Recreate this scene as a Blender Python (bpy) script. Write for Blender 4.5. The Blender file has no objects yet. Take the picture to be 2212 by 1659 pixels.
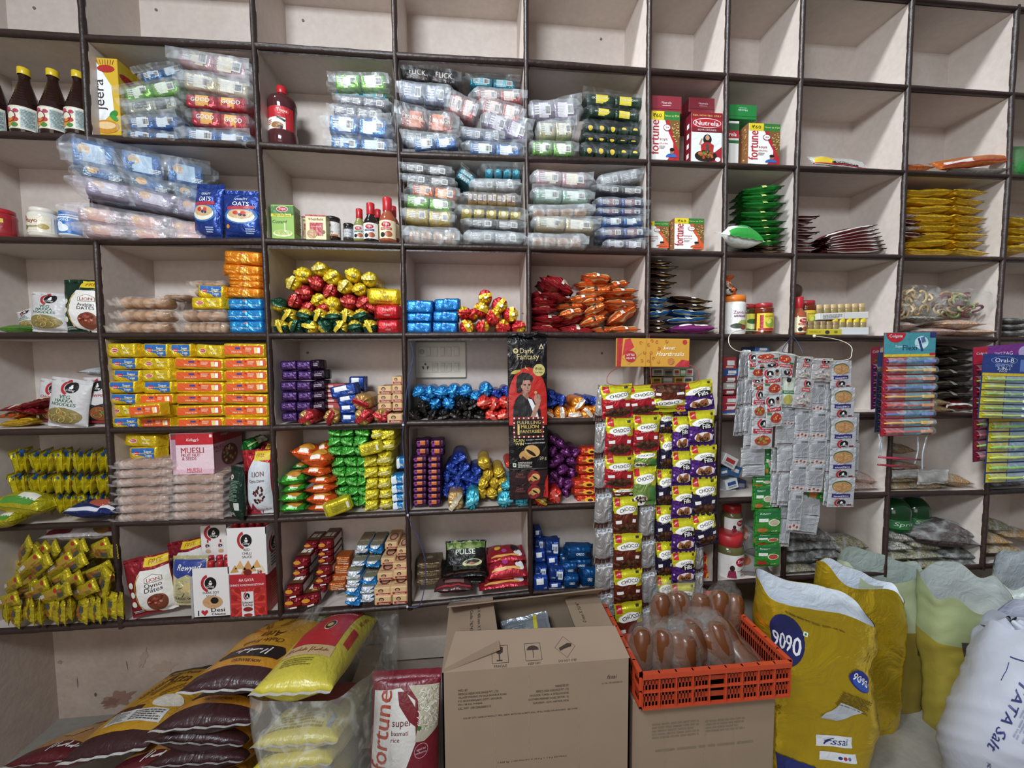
import bpy, math, random
import numpy as np
from mathutils import Vector, Matrix, Euler
from mathutils.geometry import tessellate_polygon
PI = math.pi
rnd = random.Random(7)
C = bpy.context.scene.collection

# ---------------------------------------------------------------- camera
CAMP = Vector((0.0, -1.34, 1.34))
RX = Vector((0.9957261, -0.0921012, -0.00684816))
UP = Vector((0.0120871, 0.05644553, 0.99833251))
FW = Vector((0.09156107, 0.99414852, -0.05731753))
FPX = 839.79
cam_d = bpy.data.cameras.new('camera'); cam = bpy.data.objects.new('camera', cam_d); C.objects.link(cam)
cam_d.sensor_width = 36; cam_d.lens = FPX / 2212 * 36; cam_d.clip_start = 0.02
cam.matrix_world = Matrix(((RX.x, UP.x, -FW.x, CAMP.x), (RX.y, UP.y, -FW.y, CAMP.y), (RX.z, UP.z, -FW.z, CAMP.z), (0, 0, 0, 1)))
bpy.context.scene.camera = cam

# ---------------------------------------------------------------- world, lights, exposure
vs = bpy.context.scene.view_settings
vs.view_transform = 'Standard'; vs.look = 'None'; vs.gamma = 1; vs.use_curve_mapping = False
vs.exposure = -0.12
world = bpy.data.worlds.new('world'); bpy.context.scene.world = world; world.use_nodes = True
wn = world.node_tree; wn.nodes.clear()
wo = wn.nodes.new('ShaderNodeOutputWorld'); wb = wn.nodes.new('ShaderNodeBackground'); wr = wn.nodes.new('ShaderNodeValToRGB')
wt = wn.nodes.new('ShaderNodeTexCoord'); wx = wn.nodes.new('ShaderNodeSeparateXYZ'); wm = wn.nodes.new('ShaderNodeMapRange')
wn.links.new(wt.outputs['Generated'], wx.inputs[0]); wn.links.new(wx.outputs['Z'], wm.inputs['Value'])
wm.inputs['From Min'].default_value = -1; wm.inputs['From Max'].default_value = 1
wn.links.new(wm.outputs[0], wr.inputs[0]); wn.links.new(wr.outputs[0], wb.inputs[0]); wn.links.new(wb.outputs[0], wo.inputs[0])
wr.color_ramp.elements[0].position = 0.30; wr.color_ramp.elements[0].color = (0.30, 0.25, 0.22, 1)
wr.color_ramp.elements[1].position = 0.62; wr.color_ramp.elements[1].color = (0.88, 0.93, 1.0, 1)
e_ = wr.color_ramp.elements.new(0.5); e_.color = (0.60, 0.56, 0.53, 1)
wb.inputs['Strength'].default_value = 0.31

def area(name, loc, target, sx, sy, power, col, spread=PI):
    d = bpy.data.lights.new(name, 'AREA'); d.shape = 'RECTANGLE'; d.size = sx; d.size_y = sy; d.energy = power; d.color = col; d.spread = spread
    o = bpy.data.objects.new(name, d); C.objects.link(o); o.location = loc
    o.rotation_euler = (Vector(target) - Vector(loc)).to_track_quat('-Z', 'Y').to_euler(); return o
area('window_light', (-0.70, -2.0, 2.62), (0.35, 0, 1.3), 0.7, 0.35, 62, (0.84, 0.93, 1.0))
area('door_light', (-0.7, -2.9, 1.5), (0.1, 0, 0.9), 1.6, 1.3, 19, (1.0, 0.93, 0.86))
sd = bpy.data.lights.new('upper_left_spot', 'SPOT'); sd.energy = 1500; sd.shadow_soft_size = .35; sd.spot_size = math.radians(42); sd.spot_blend = 1; sd.color = (0.88, 0.95, 1.0)  # unseen spot added for the right-wall light; cone shaped to fade lower rows
so = bpy.data.objects.new('upper_left_spot', sd); C.objects.link(so); so.location = (-2.4, -2.1, 5.6)
so.rotation_euler = (Vector((1.3, 0, 2.15)) - so.location).to_track_quat('-Z', 'Y').to_euler()

# ---------------------------------------------------------------- helpers
def px(x, y, Y=0.0):
    d = RX * ((x - 1106) / FPX) + UP * ((829.5 - y) / FPX) + FW
    return CAMP + d * ((Y - CAMP.y) / d.y)

def lin(h):
    h = h.lstrip('#'); r = [int(h[i:i + 2], 16) / 255 for i in (0, 2, 4)]
    g = sum(r) / 3; r = [c * .9 + g * .1 for c in r]
    return tuple(c / 12.92 if c <= 0.04045 else ((c + 0.055) / 1.055) ** 2.4 for c in r) + (1,)

_M = {}
def mat(col, kind='plastic', **kw):
    """kind: plastic, foil, paper, card, matte, metal, print, clear, glass"""
    key = (col, kind, tuple(sorted(kw.items())))
    if key in _M: return _M[key]
    m = bpy.data.materials.new(kind + '_' + col.strip('#')); m.use_nodes = True; n = m.node_tree; b = n.nodes['Principled BSDF']
    b.inputs['Base Color'].default_value = lin(col); m.diffuse_color = lin(col)
    R = {'plastic': .32, 'foil': .27, 'paper': .6, 'card': .75, 'matte': .8, 'metal': .3, 'print': .38, 'glass': .08, 'gloss': .12, 'gold': .22}.get(kind, .5)
    b.inputs['Roughness'].default_value = kw.get('rough', R)
    bump = kw.get('bump', {'plastic': .35, 'foil': .7, 'gold': 1.0, 'paper': .08, 'card': .05, 'print': .3}.get(kind, 0)); sc = kw.get('scale', 8 if kind == 'gold' else 22)
    if kind == 'foil': b.inputs['Metallic'].default_value = kw.get('metal', .45)
    if kind == 'gold': b.inputs['Metallic'].default_value = .72
    if kind == 'metal': b.inputs['Metallic'].default_value = 1
    if kind == 'glass': b.inputs['Transmission Weight'].default_value = kw.get('trans', .6)
    if bump:
        t = n.nodes.new('ShaderNodeTexCoord'); no = n.nodes.new('ShaderNodeTexNoise'); bp = n.nodes.new('ShaderNodeBump')
        no.inputs['Scale'].default_value = sc; no.inputs['Detail'].default_value = 4; no.inputs['Distortion'].default_value = 1.6
        bp.inputs['Strength'].default_value = bump; bp.inputs['Distance'].default_value = .012
        n.links.new(t.outputs['Object'], no.inputs['Vector']); n.links.new(no.outputs['Fac'], bp.inputs['Height']); n.links.new(bp.outputs[0], b.inputs['Normal'])
    if kind in ('card', 'paper', 'matte') and kw.get('mottle', 1):
        t = n.nodes.new('ShaderNodeTexCoord'); no = n.nodes.new('ShaderNodeTexNoise'); cr = n.nodes.new('ShaderNodeMixRGB'); cr.blend_type = 'MULTIPLY'
        mr = n.nodes.new('ShaderNodeMapRange'); mr.inputs['To Min'].default_value = .86; mr.inputs['To Max'].default_value = 1.06
        no.inputs['Scale'].default_value = 9; no.inputs['Detail'].default_value = 6; cr.inputs[0].default_value = 1; cr.inputs[1].default_value = lin(col)
        n.links.new(t.outputs['Object'], no.inputs['Vector']); n.links.new(no.outputs['Fac'], mr.inputs[0]); n.links.new(mr.outputs[0], cr.inputs[2]); n.links.new(cr.outputs[0], b.inputs['Base Color'])
    if kind == 'clear':                                        # cloudy polythene film: mostly see-through, wrinkles catch light
        n.nodes.remove(b); out = n.nodes['Material Output']
        tr = n.nodes.new('ShaderNodeBsdfTransparent'); pr = n.nodes.new('ShaderNodeBsdfPrincipled'); mx = n.nodes.new('ShaderNodeMixShader')
        pr.inputs['Base Color'].default_value = lin(col); pr.inputs['Roughness'].default_value = kw.get('rough', .16)
        t = n.nodes.new('ShaderNodeTexCoord'); no = n.nodes.new('ShaderNodeTexNoise'); no.inputs['Scale'].default_value = kw.get('scale', 11); no.inputs['Detail'].default_value = 1.5; no.inputs['Distortion'].default_value = 1.8
        bp = n.nodes.new('ShaderNodeBump'); bp.inputs['Strength'].default_value = .55; bp.inputs['Distance'].default_value = .02
        n2 = n.nodes.new('ShaderNodeTexNoise'); n2.inputs['Scale'].default_value = 16; n2.inputs['Detail'].default_value = 2; n2.inputs['Distortion'].default_value = 2.2
        mr = n.nodes.new('ShaderNodeMapRange'); a = kw.get('alpha', .25); mr.inputs['From Min'].default_value = .48; mr.inputs['From Max'].default_value = .74
        mr.inputs['To Min'].default_value = a; mr.inputs['To Max'].default_value = min(.95, a + kw.get('haze', .45))
        for q in (no, n2): n.links.new(t.outputs['Object'], q.inputs['Vector'])
        n.links.new(no.outputs['Fac'], bp.inputs['Height']); n.links.new(bp.outputs[0], pr.inputs['Normal']); n.links.new(n2.outputs['Fac'], mr.inputs[0])
        n.links.new(mr.outputs[0], mx.inputs[0]); n.links.new(tr.outputs[0], mx.inputs[1]); n.links.new(pr.outputs[0], mx.inputs[2]); n.links.new(mx.outputs[0], out.inputs[0])
    _M[key] = m; return m

class MB:
    """collects shapes, then links them as one mesh object"""
    def __init__(s): s.v = []; s.f = []; s.m = []; s.mats = []; s.sm = []
    def mi(s, m):
        if m not in s.mats: s.mats.append(m)
        return s.mats.index(m)
    def add(s, V, Fs, m, smooth=True):
        k = len(s.v); V = np.asarray(V, float); s.v.extend(V.tolist()); mi = s.mi(m)
        for f in Fs: s.f.append([k + i for i in f])
        s.m.extend([mi] * len(Fs)); s.sm.extend([smooth] * len(Fs))
    def grid(s, fn, us, vs_, m, smooth=True, close=False):
        """m is a material or a function (u, v) -> material"""
        us = np.asarray(us, float); vs_ = np.asarray(vs_, float)
        U, V = np.meshgrid(us, vs_, indexing='ij'); P = np.stack(fn(U.ravel(), V.ravel()), -1)
        nu, nv = len(us), len(vs_); k = len(s.v); s.v.extend(P.tolist())
        for i in range(nu - (0 if close else 1)):
            i2 = (i + 1) % nu
            for j in range(nv - 1):
                s.f.append([k + i * nv + j, k + i2 * nv + j, k + i2 * nv + j + 1, k + i * nv + j + 1])
                mm = m((us[i] + us[min(i + 1, nu - 1)]) / 2, (vs_[j] + vs_[j + 1]) / 2) if callable(m) else m
                s.m.append(s.mi(mm)); s.sm.append(smooth)
    def box(s, x0, x1, y0, y1, z0, z1, m, smooth=False):
        s.add([(x0, y0, z0), (x1, y0, z0), (x1, y1, z0), (x0, y1, z0), (x0, y0, z1), (x1, y0, z1), (x1, y1, z1), (x0, y1, z1)],
              [(0, 3, 2, 1), (4, 5, 6, 7), (0, 1, 5, 4), (1, 2, 6, 5), (2, 3, 7, 6), (3, 0, 4, 7)], m, smooth)
    def tube(s, pts, r, m, n=8, caps=True):
        pts = [Vector(p) for p in pts]; V = []; F_ = []
        for i, p in enumerate(pts):
            t = (pts[min(i + 1, len(pts) - 1)] - pts[max(i - 1, 0)]).normalized()
            a = t.orthogonal().normalized() if i == 0 else (pa - t * pa.dot(t)).normalized()
            pa = a; b = t.cross(a); rr = r[i] if isinstance(r, (list, tuple)) else r
            for k in range(n):
                q = 2 * PI * k / n; V.append(p + (a * math.cos(q) + b * math.sin(q)) * rr)
        for i in range(len(pts) - 1):
            for k in range(n): F_.append((i * n + k, i * n + (k + 1) % n, (i + 1) * n + (k + 1) % n, (i + 1) * n + k))
        if caps: F_.append(tuple(range(n - 1, -1, -1))); F_.append(tuple((len(pts) - 1) * n + k for k in range(n)))
        s.add([tuple(v) for v in V], F_, m)
    def lathe(s, prof, m, n=28, cx=0, cy=0, a0=0, a1=2 * PI):
        full = a1 - a0 > 6.28; V = []; F_ = []; k = len(prof); N = n if full else n + 1
        for i in range(N):
            a = a0 + (a1 - a0) * i / n
            for (r, z) in prof: V.append((cx + r * math.cos(a), cy + r * math.sin(a), z))
        for i in range(n):
            i2 = (i + 1) % N
            for j in range(k - 1): F_.append((i * k + j, i2 * k + j, i2 * k + j + 1, i * k + j + 1))
        s.add(V, F_, m)
    def build(s, name, parent=None, label=None):
        me = bpy.data.meshes.new(name); me.from_pydata(s.v, [], s.f)
        for m in s.mats: me.materials.append(m)
        me.polygons.foreach_set('material_index', s.m); me.polygons.foreach_set('use_smooth', s.sm); me.update()
        o = bpy.data.objects.new(name, me); C.objects.link(o)
        if parent: o.parent = parent
        if label: o['label'] = label
        return o

def tag(o, label, cat, group=None, kind=None):
    if label: o['label'] = label
    if cat: o['category'] = cat
    if group: o['group'] = group
    if kind: o['kind'] = kind
    return o
def empty(name, loc=(0, 0, 0)):
    o = bpy.data.objects.new(name, None); C.objects.link(o); o.location = loc; o.empty_display_size = .02; return o
def copy_tree(o, parent=None):
    c = o.copy(); C.objects.link(c)
    if parent: c.parent = parent
    for k in ('label', 'group'):
        if parent is None and k in c: del c[k]
    for ch in list(o.children): copy_tree(ch, c)
    return c

# ---- flat print shapes laid on a surface: (N x 2 points, faces)
def d_rect(cx, cy, w, h, rot=0, nx=2, ny=2):
    X, Y = np.meshgrid(np.linspace(-w / 2, w / 2, nx + 1), np.linspace(-h / 2, h / 2, ny + 1), indexing='ij')
    P = np.stack([X.ravel(), Y.ravel()], -1); c, s = math.cos(rot), math.sin(rot); P = P @ np.array([[c, s], [-s, c]]) + (cx, cy)
    return P, [(i * (ny + 1) + j, (i + 1) * (ny + 1) + j, (i + 1) * (ny + 1) + j + 1, i * (ny + 1) + j + 1) for i in range(nx) for j in range(ny)]
def d_ell(cx, cy, rx, ry, rot=0, n=22, rings=2, a0=0, a1=2 * PI, wob=0):
    P = [(0, 0)]; F_ = []
    for k in range(1, rings + 1):
        for i in range(n):
            a = a0 + (a1 - a0) * i / (n if a1 - a0 > 6.28 else n - 1); w = 1 + wob * math.sin(5 * a + 1) * .5 + wob * math.sin(9 * a) * .5
            P.append((rx * w * k / rings * math.cos(a), ry * w * k / rings * math.sin(a)))
    m = n if a1 - a0 > 6.28 else n - 1
    for i in range(m):
        F_.append((0, 1 + i, 1 + (i + 1) % n))
        for k in range(rings - 1): F_.append((1 + k * n + i, 1 + (k + 1) * n + i, 1 + (k + 1) * n + (i + 1) % n, 1 + k * n + (i + 1) % n))
    P = np.array(P); c, s = math.cos(rot), math.sin(rot)
    return P @ np.array([[c, s], [-s, c]]) + (cx, cy), F_
def d_ring(cx, cy, r0, r1, a0=0, a1=2 * PI, n=24, sy=1):
    A = np.linspace(a0, a1, n + 1); P = np.concatenate([np.stack([cx + r * np.cos(A), cy + r * sy * np.sin(A)], -1) for r in (r0, r1)])
    return P, [(i, n + 1 + i, n + 2 + i, i + 1) for i in range(n)]
def d_poly(pts, sub=1):
    P = [Vector((a, b, 0)) for a, b in pts]; T = [tuple(t) for t in tessellate_polygon([P])]; Q = [(a, b) for a, b in pts]
    for _ in range(sub):
        T2 = []; mid = {}
        def md(a, b):
            k = (min(a, b), max(a, b))
            if k not in mid: mid[k] = len(Q); Q.append(((Q[a][0] + Q[b][0]) / 2, (Q[a][1] + Q[b][1]) / 2))
            return mid[k]
        for a, b, c in T:
            x, y, z = md(a, b), md(b, c), md(c, a); T2 += [(a, x, z), (x, b, y), (z, y, c), (x, y, z)]
        T = T2
    return np.array(Q), T
_T = {}
def d_text(txt, cx, cy, w=None, h=None, rot=0, bold=0, shear=0, flip=False, sx=1):
    k = (txt, bold, shear)
    if k not in _T:
        cu = bpy.data.curves.new('t', 'FONT'); cu.body = txt; cu.size = 1; cu.resolution_u = 2; cu.shear = shear
        ob = bpy.data.objects.new('t', cu); me = bpy.data.meshes.new_from_object(ob)
        P = np.array([v.co[:2] for v in me.vertices]); Fs = [tuple(p.vertices) for p in me.polygons]
        if len(P) == 0: P = np.zeros((1, 2)); Fs = []
        lo, hi = P.min(0), P.max(0); P = P - (lo + hi) / 2
        if bold: b_ = bold * .3; nP = len(P); P = np.concatenate([P + (b_, 0), P - (b_, 0)]); Fs = Fs + [tuple(i + nP for i in f) for f in Fs]
        bpy.data.objects.remove(ob); bpy.data.curves.remove(cu); bpy.data.meshes.remove(me); _T[k] = (P, Fs, hi - lo)
    P, Fs, sz = _T[k]; fx = fy = 1
    if w and h: fx, fy = w / sz[0], h / sz[1]
    elif w: fx = fy = w / sz[0]
    elif h: fx = fy = h / sz[1]
    P = P * (fx * sx, fy); 
    if flip: P = -P
    c, s = math.cos(rot), math.sin(rot)
    P = P @ np.array([[c, s], [-s, c]]) + (cx, cy)
    return (P, Fs, len(P) // 2) if bold and len(Fs) else (P, Fs)
def d_lines(cx, cy, w, h, n, rot=0, seed=1, fill=.55):
    """rows of small print"""
    r = random.Random(seed); P = []; F_ = []; dy = h / n
    for i in range(n):
        y = h / 2 - dy * (i + .5); x = -w / 2; end = w / 2 * (r.uniform(.4, 1) if i % 3 == 2 else 1)
        while x < end:
            l = r.uniform(.06, .2) * w; x1 = min(x + l, end); k = len(P)
            P += [(x, y - dy * fill / 2), (x1, y - dy * fill / 2), (x1, y + dy * fill / 2), (x, y + dy * fill / 2)]; F_.append((k, k + 1, k + 2, k + 3)); x = x1 + .025 * w
    P = np.array(P); c, s = math.cos(rot), math.sin(rot)
    return P @ np.array([[c, s], [-s, c]]) + (cx, cy), F_
def d_bars(cx, cy, w, h, n=14, seed=3, rot=0):
    r = random.Random(seed); P = []; F_ = []; x = -w / 2; dx = w / n
    for i in range(n):
        ww = dx * r.uniform(.25, .75); k = len(P); P += [(x, -h / 2), (x + ww, -h / 2), (x + ww, h / 2), (x, h / 2)]; F_.append((k, k + 1, k + 2, k + 3)); x += dx
    P = np.array(P); c, s = math.cos(rot), math.sin(rot)
    return P @ np.array([[c, s], [-s, c]]) + (cx, cy), F_
def d_xf(shape, rot=0, cx=0, cy=0, s=1):
    c, q = math.cos(rot), math.sin(rot); return shape[0] * s @ np.array([[c, q], [-q, c]]) + (cx, cy), shape[1]

def _subdiv(P, Fs):
    T = []
    for f in Fs: T += [(f[0], f[i], f[i + 1]) for i in range(1, len(f) - 1)]
    Q = [tuple(p) for p in P]; mid = {}; out = []
    def md(a, b):
        k = (a, b) if a < b else (b, a)
        if k not in mid: mid[k] = len(Q); Q.append(((Q[a][0] + Q[b][0]) / 2, (Q[a][1] + Q[b][1]) / 2))
        return mid[k]
    for a, b, c in T:
        x, y, z = md(a, b), md(b, c), md(c, a); out += [(a, x, z), (x, b, y), (z, y, c), (x, y, z)]
    return np.array(Q), out
def decal(mb, fn, shape, m, off=.0006):
    """lay a flat printed shape on surface fn(u, v) -> x, y, z, refined where the surface curves"""
    if len(shape) > 2:                                          # bold lettering: two shifted copies, one a hair above the other
        P, Fs, k = shape; n = len(Fs) // 2; decal(mb, fn, (P[:k], Fs[:n]), m, off); return decal(mb, fn, (P[k:], [tuple(i - k for i in f) for f in Fs[n:]]), m, off + .00016)
    P, Fs = shape
    if not len(Fs): return
    for _ in range(3):
        if len(Fs) > 900: break
        A = np.array([(f[i], f[(i + 1) % len(f)]) for f in Fs for i in range(len(f))]); Mi = (P[A[:, 0]] + P[A[:, 1]]) / 2
        S3 = np.stack(fn(P[:, 0], P[:, 1]), -1); Sm = np.stack(fn(Mi[:, 0], Mi[:, 1]), -1)
        if np.linalg.norm((S3[A[:, 0]] + S3[A[:, 1]]) / 2 - Sm, axis=1).max() < .00045: break
        P, Fs = _subdiv(P, Fs)
    u, v = P[:, 0], P[:, 1]; e = 1e-4
    p = np.stack(fn(u, v), -1); du = np.stack(fn(u + e, v), -1) - np.stack(fn(u - e, v), -1); dv = np.stack(fn(u, v + e), -1) - np.stack(fn(u, v - e), -1)
    nn = np.cross(du, dv); L = np.linalg.norm(nn, axis=1, keepdims=True); L[L < 1e-14] = 1; mb.add(p + nn / L * off, Fs, m, True)

def sgnpow(a, p): return np.sign(a) * np.abs(a) ** p
class Noise:
    """cheap smooth wrinkle field"""
    def __init__(s, seed, n=7, f=30, k=1.7):
        r = np.random.RandomState(seed); s.w = r.randn(n, 2) * f; s.p = r.rand(n) * 6.28; s.a = 1 / (1 + np.arange(n) * .3)
    def __call__(s, u, v): return sum(a * np.sin(w[0] * u + w[1] * v + p + 1.3 * np.sin(w[1] * u * .7 - w[0] * v * .6)) for w, p, a in zip(s.w, s.p, s.a)) / 2.6
# ================================================================ the room and the built-in shelving
ZO=-0.13
NOD=[[(-1.1651,2.454),(-0.6784,2.4624),(-0.2479,2.4603),(0.1787,2.465),(0.6015,2.4618),(0.8836,2.4617),(1.1622,2.4613),(1.585,2.461),(2.0167,2.4592)],[(-1.1692,2.1613),(-0.6775,2.1619),(-0.2422,2.1513),(0.1788,2.1534),(0.6059,2.158),(0.8878,2.1579),(1.1595,2.1585),(1.5888,2.1594),(2.026,2.1601)],[(-1.1672,1.8512),(-0.6733,1.8631),(-0.2369,1.8573),(0.1838,1.8565),(0.6085,1.8521),(0.8906,1.8492),(1.1616,1.8491),(1.5928,1.8516),(2.0243,1.8504)],[(-1.171,1.5604),(-0.6721,1.5601),(-0.2391,1.5614),(0.1841,1.5643),(0.6073,1.5592),(0.8892,1.5557),(1.1601,1.5537),(1.5864,1.5481),(2.023,1.543)],[(-1.166,1.26),(-0.6722,1.2562),(-0.2409,1.2624),(0.1844,1.2597),(0.6073,1.2591),(0.8881,1.2585),(1.1601,1.2588),(1.5852,1.2583),(2.0216,1.2449)],[(-1.1683,0.9557),(-0.6704,0.9461),(-0.2418,0.9489),(0.1847,0.9521),(0.6074,0.9499),(0.8847,0.9482),(1.1601,0.9474),(1.5838,0.9463),(2.0203,0.9352)],[(-1.1679,0.6174),(-0.6696,0.6112),(-0.2395,0.6182),(0.1868,0.638),(0.6074,0.631),(0.8853,0.6291),(1.1601,0.6313),(1.585,0.6315),(2.0202,0.6317)]]
DEP=0.204;XL=-1.59;XR=2.46
G=[[(XL+.006,r[0][1]+ZO)]+[(x,z+ZO)for x,z in r]+[(XR,r[-1][1]+ZO)]for r in NOD]
G.insert(0,[(x,z+.305)for x,z in G[0]])
def paint_mat(name,col,dirt=.9,rough=.55,bump=.12):
 m=bpy.data.materials.new(name);m.use_nodes=True;n=m.node_tree;b=n.nodes['Principled BSDF'];b.inputs['Roughness'].default_value=rough
 t=n.nodes.new('ShaderNodeTexCoord');a=n.nodes.new('ShaderNodeTexNoise');a.inputs['Scale'].default_value=2.3;a.inputs['Detail'].default_value=9;a.inputs['Roughness'].default_value=.65
 c=n.nodes.new('ShaderNodeTexNoise');c.inputs['Scale'].default_value=55;c.inputs['Detail'].default_value=4
 r=n.nodes.new('ShaderNodeValToRGB');r.color_ramp.elements[0].position=.3;r.color_ramp.elements[1].position=.62
 lo=[v*dirt for v in lin(col)[:3]];r.color_ramp.elements[0].color=(lo[0],lo[1]*.98,lo[2]*.95,1);r.color_ramp.elements[1].color=lin(col)
 mx=n.nodes.new('ShaderNodeMixRGB');mx.blend_type='MULTIPLY';mx.inputs[0].default_value=.5
 mr=n.nodes.new('ShaderNodeMapRange');mr.inputs['To Min'].default_value=.7;mr.inputs['To Max'].default_value=1.2
 bp=n.nodes.new('ShaderNodeBump');bp.inputs['Strength'].default_value=bump;bp.inputs['Distance'].default_value=.004
 for q in(a,c):n.links.new(t.outputs['Object'],q.inputs['Vector'])
 n.links.new(a.outputs['Fac'],r.inputs[0]);n.links.new(r.outputs[0],mx.inputs[1]);n.links.new(c.outputs['Fac'],mr.inputs[0]);n.links.new(mr.outputs[0],mx.inputs[2])
 n.links.new(mx.outputs[0],b.inputs['Base Color']);n.links.new(c.outputs['Fac'],bp.inputs['Height']);n.links.new(bp.outputs[0],b.inputs['Normal']);return m
M_CREAM=paint_mat('cream_shelf_paint','#CDC0B7',.86)
M_BACK=paint_mat('cream_back_paint','#CBBDB5',.84)
M_BROWN=paint_mat('brown_edge_paint','#36241F',.5,.42,.5)
M_WALL=paint_mat('dirty_cream_wall','#B5A193',.72,.7,.3)
M_FLOOR=paint_mat('grey_stone_floor','#8E8A82',.7,.5,.3)
shelving=empty('shelving_unit',(0.4,0,0))
tag(shelving,'built-in cream wall shelving with dark brown edges, open square compartments','shelving',kind='thing')
def sh(mb,name,par=None):
 o=mb.build(name,par or shelving)
 if par is None:o.matrix_parent_inverse=Matrix.Translation((-0.4,0,0))
 return o
TB=.009
for j in range(8):
 mb=MB();eb=MB();row=G[j]
 for i in range(10):
  (x0,z0),(x1,z1)=row[i],row[i+1]
  mb.add([(x0,.004,z0-TB),(x1,.004,z1-TB),(x1,DEP,z1-TB),(x0,DEP,z0-TB),(x0,.004,z0+TB),(x1,.004,z1+TB),(x1,DEP,z1+TB),(x0,DEP,z0+TB)],[(0,3,2,1),(4,5,6,7),(0,1,5,4),(2,3,7,6)],M_CREAM,False)
 nz=Noise(j+40,8,60)
 A=np.linspace(-PI/2,PI/2,9);xs=np.linspace(row[0][0],row[-1][0],260);zs=np.interp(xs,[p[0]for p in row],[p[1]for p in row])
 def f(u,a,xs=xs,zs=zs,nz=nz):
  w=nz(u,a*0)*.0008
  return u,.006-np.cos(a)*(.0115+w),np.interp(u,xs,zs)+np.sin(a)*(.0104+w)
 eb.grid(f,xs,A,M_BROWN)
 eb.grid(lambda u,v,xs=xs,zs=zs:(u,.006+v*0+.001,np.interp(u,xs,zs)+v),[xs[0],xs[-1]],[-.0103,.0103],M_BROWN)
 s_=sh(mb,'shelf');e2=sh(eb,'edge_strip',s_)
for i in range(11):
 mb=MB();eb=MB();col=[G[j][i]for j in range(8)]
 for j in range(7):
  (x0,z0),(x1,z1)=col[j],col[j+1]
  mb.add([(x0-TB,.004,z0),(x0+TB,.004,z0),(x0+TB,DEP,z0),(x0-TB,DEP,z0),(x1-TB,.004,z1),(x1+TB,.004,z1),(x1+TB,DEP,z1),(x1-TB,DEP,z1)],[(0,1,5,4),(1,2,6,5),(3,0,4,7)],M_CREAM,False)
 nz=Noise(i+80,8,60);zs_=np.array([p[1]for p in col])[::-1];xs_=np.array([p[0]for p in col])[::-1]
 Z=np.linspace(zs_[0]-.011,zs_[-1]+.011,200);A=np.linspace(-PI/2,PI/2,9)
 def f(v,a):
  w=nz(v,a*0)*.0008
  return np.interp(v,zs_,xs_)+np.sin(a)*(.0092+w),.005-np.cos(a)*(.0125+w),v
 eb.grid(lambda v,a:f(v,-a),Z,A,M_BROWN)
 s_=sh(mb,'divider');sh(eb,'edge_strip',s_)
mb=MB();mb.box(XL,XR+.01,DEP,DEP+.008,G[7][0][1]-.01,G[0][0][1]+.01,M_BACK)
r=random.Random(5);screws=[(655,45),(1028,35),(1298,85),(338,22),(75,18),(627,247),(352,398),(665,762),(822,272),(1108,940),(1770,60),(2098,40),(1300,763)]
for(a,b)in screws:
 p=px(a,b,DEP);mb.lathe([(.0,.0),(.003,0),(.0045,.001),(.0045,.004)],mat('#7A675F','matte'),12)
 k=12*4;mb.v[-k:]=[[p.x+q[0],DEP-.004+q[2]*1.0,p.z+q[1]]for q in mb.v[-k:]]
sh(mb,'back_panel')
def struct(name,mb,label=None):
 o=mb.build(name);o['kind']='structure'
 if label:o['label']=label
 return o
mb=MB();mb.box(XL-.3,3.2,DEP+.008,DEP+.12,-.02,3.1,M_WALL)
def stain(x,y,rx,ry,col,rot=0,sd=0):
 p=px(x,y,DEP+.008);s_=d_ell(p.x,p.z,rx,ry,rot,40,2,wob=.35);mb.add([(a,DEP+.0068-sd*.0002,b)for a,b in s_[0]],[f[::-1]for f in s_[1]],mat(col,'matte'))
stain(255,1510,.055,.028,'#8E6A58',.3,1);stain(240,1516,.03,.014,'#7A5849',.2,2);stain(310,1422,.035,.012,'#A58F7D',1.2,1);stain(355,1440,.04,.02,'#A9937F',.1,1)
stain(207,1500,.004,.007,'#5b4a40',0,2);stain(168,1475,.0015,.02,'#77655a',0,2);stain(275,1437,.0015,.018,'#77655a',0.1,2);stain(130,1430,.008,.006,'#93806f',0,2)
struct('wall_back',mb,'dirty cream plaster wall behind and below the shelving')
mb=MB();mb.box(XL-.12,XL,-3.2,DEP+.008,-.02,3.1,M_WALL);struct('wall_left',mb,'dirty cream side wall left of the shelving')
mb=MB();mb.box(XL-.3,3.4,-3.2,DEP+.12,-.08,0,M_FLOOR);struct('floor',mb,'grey stone floor below the shelving')
mb=MB();p=px(870,1420,DEP)
mb.box(-.62,0.5,DEP-.008,DEP+.008,p.z-.004,p.z+.075,paint_mat('plaster_ledge','#C6B6A8',.9,.7,.2))
struct('trim_1',mb,'thin raised plaster band low on the back wall')
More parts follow.
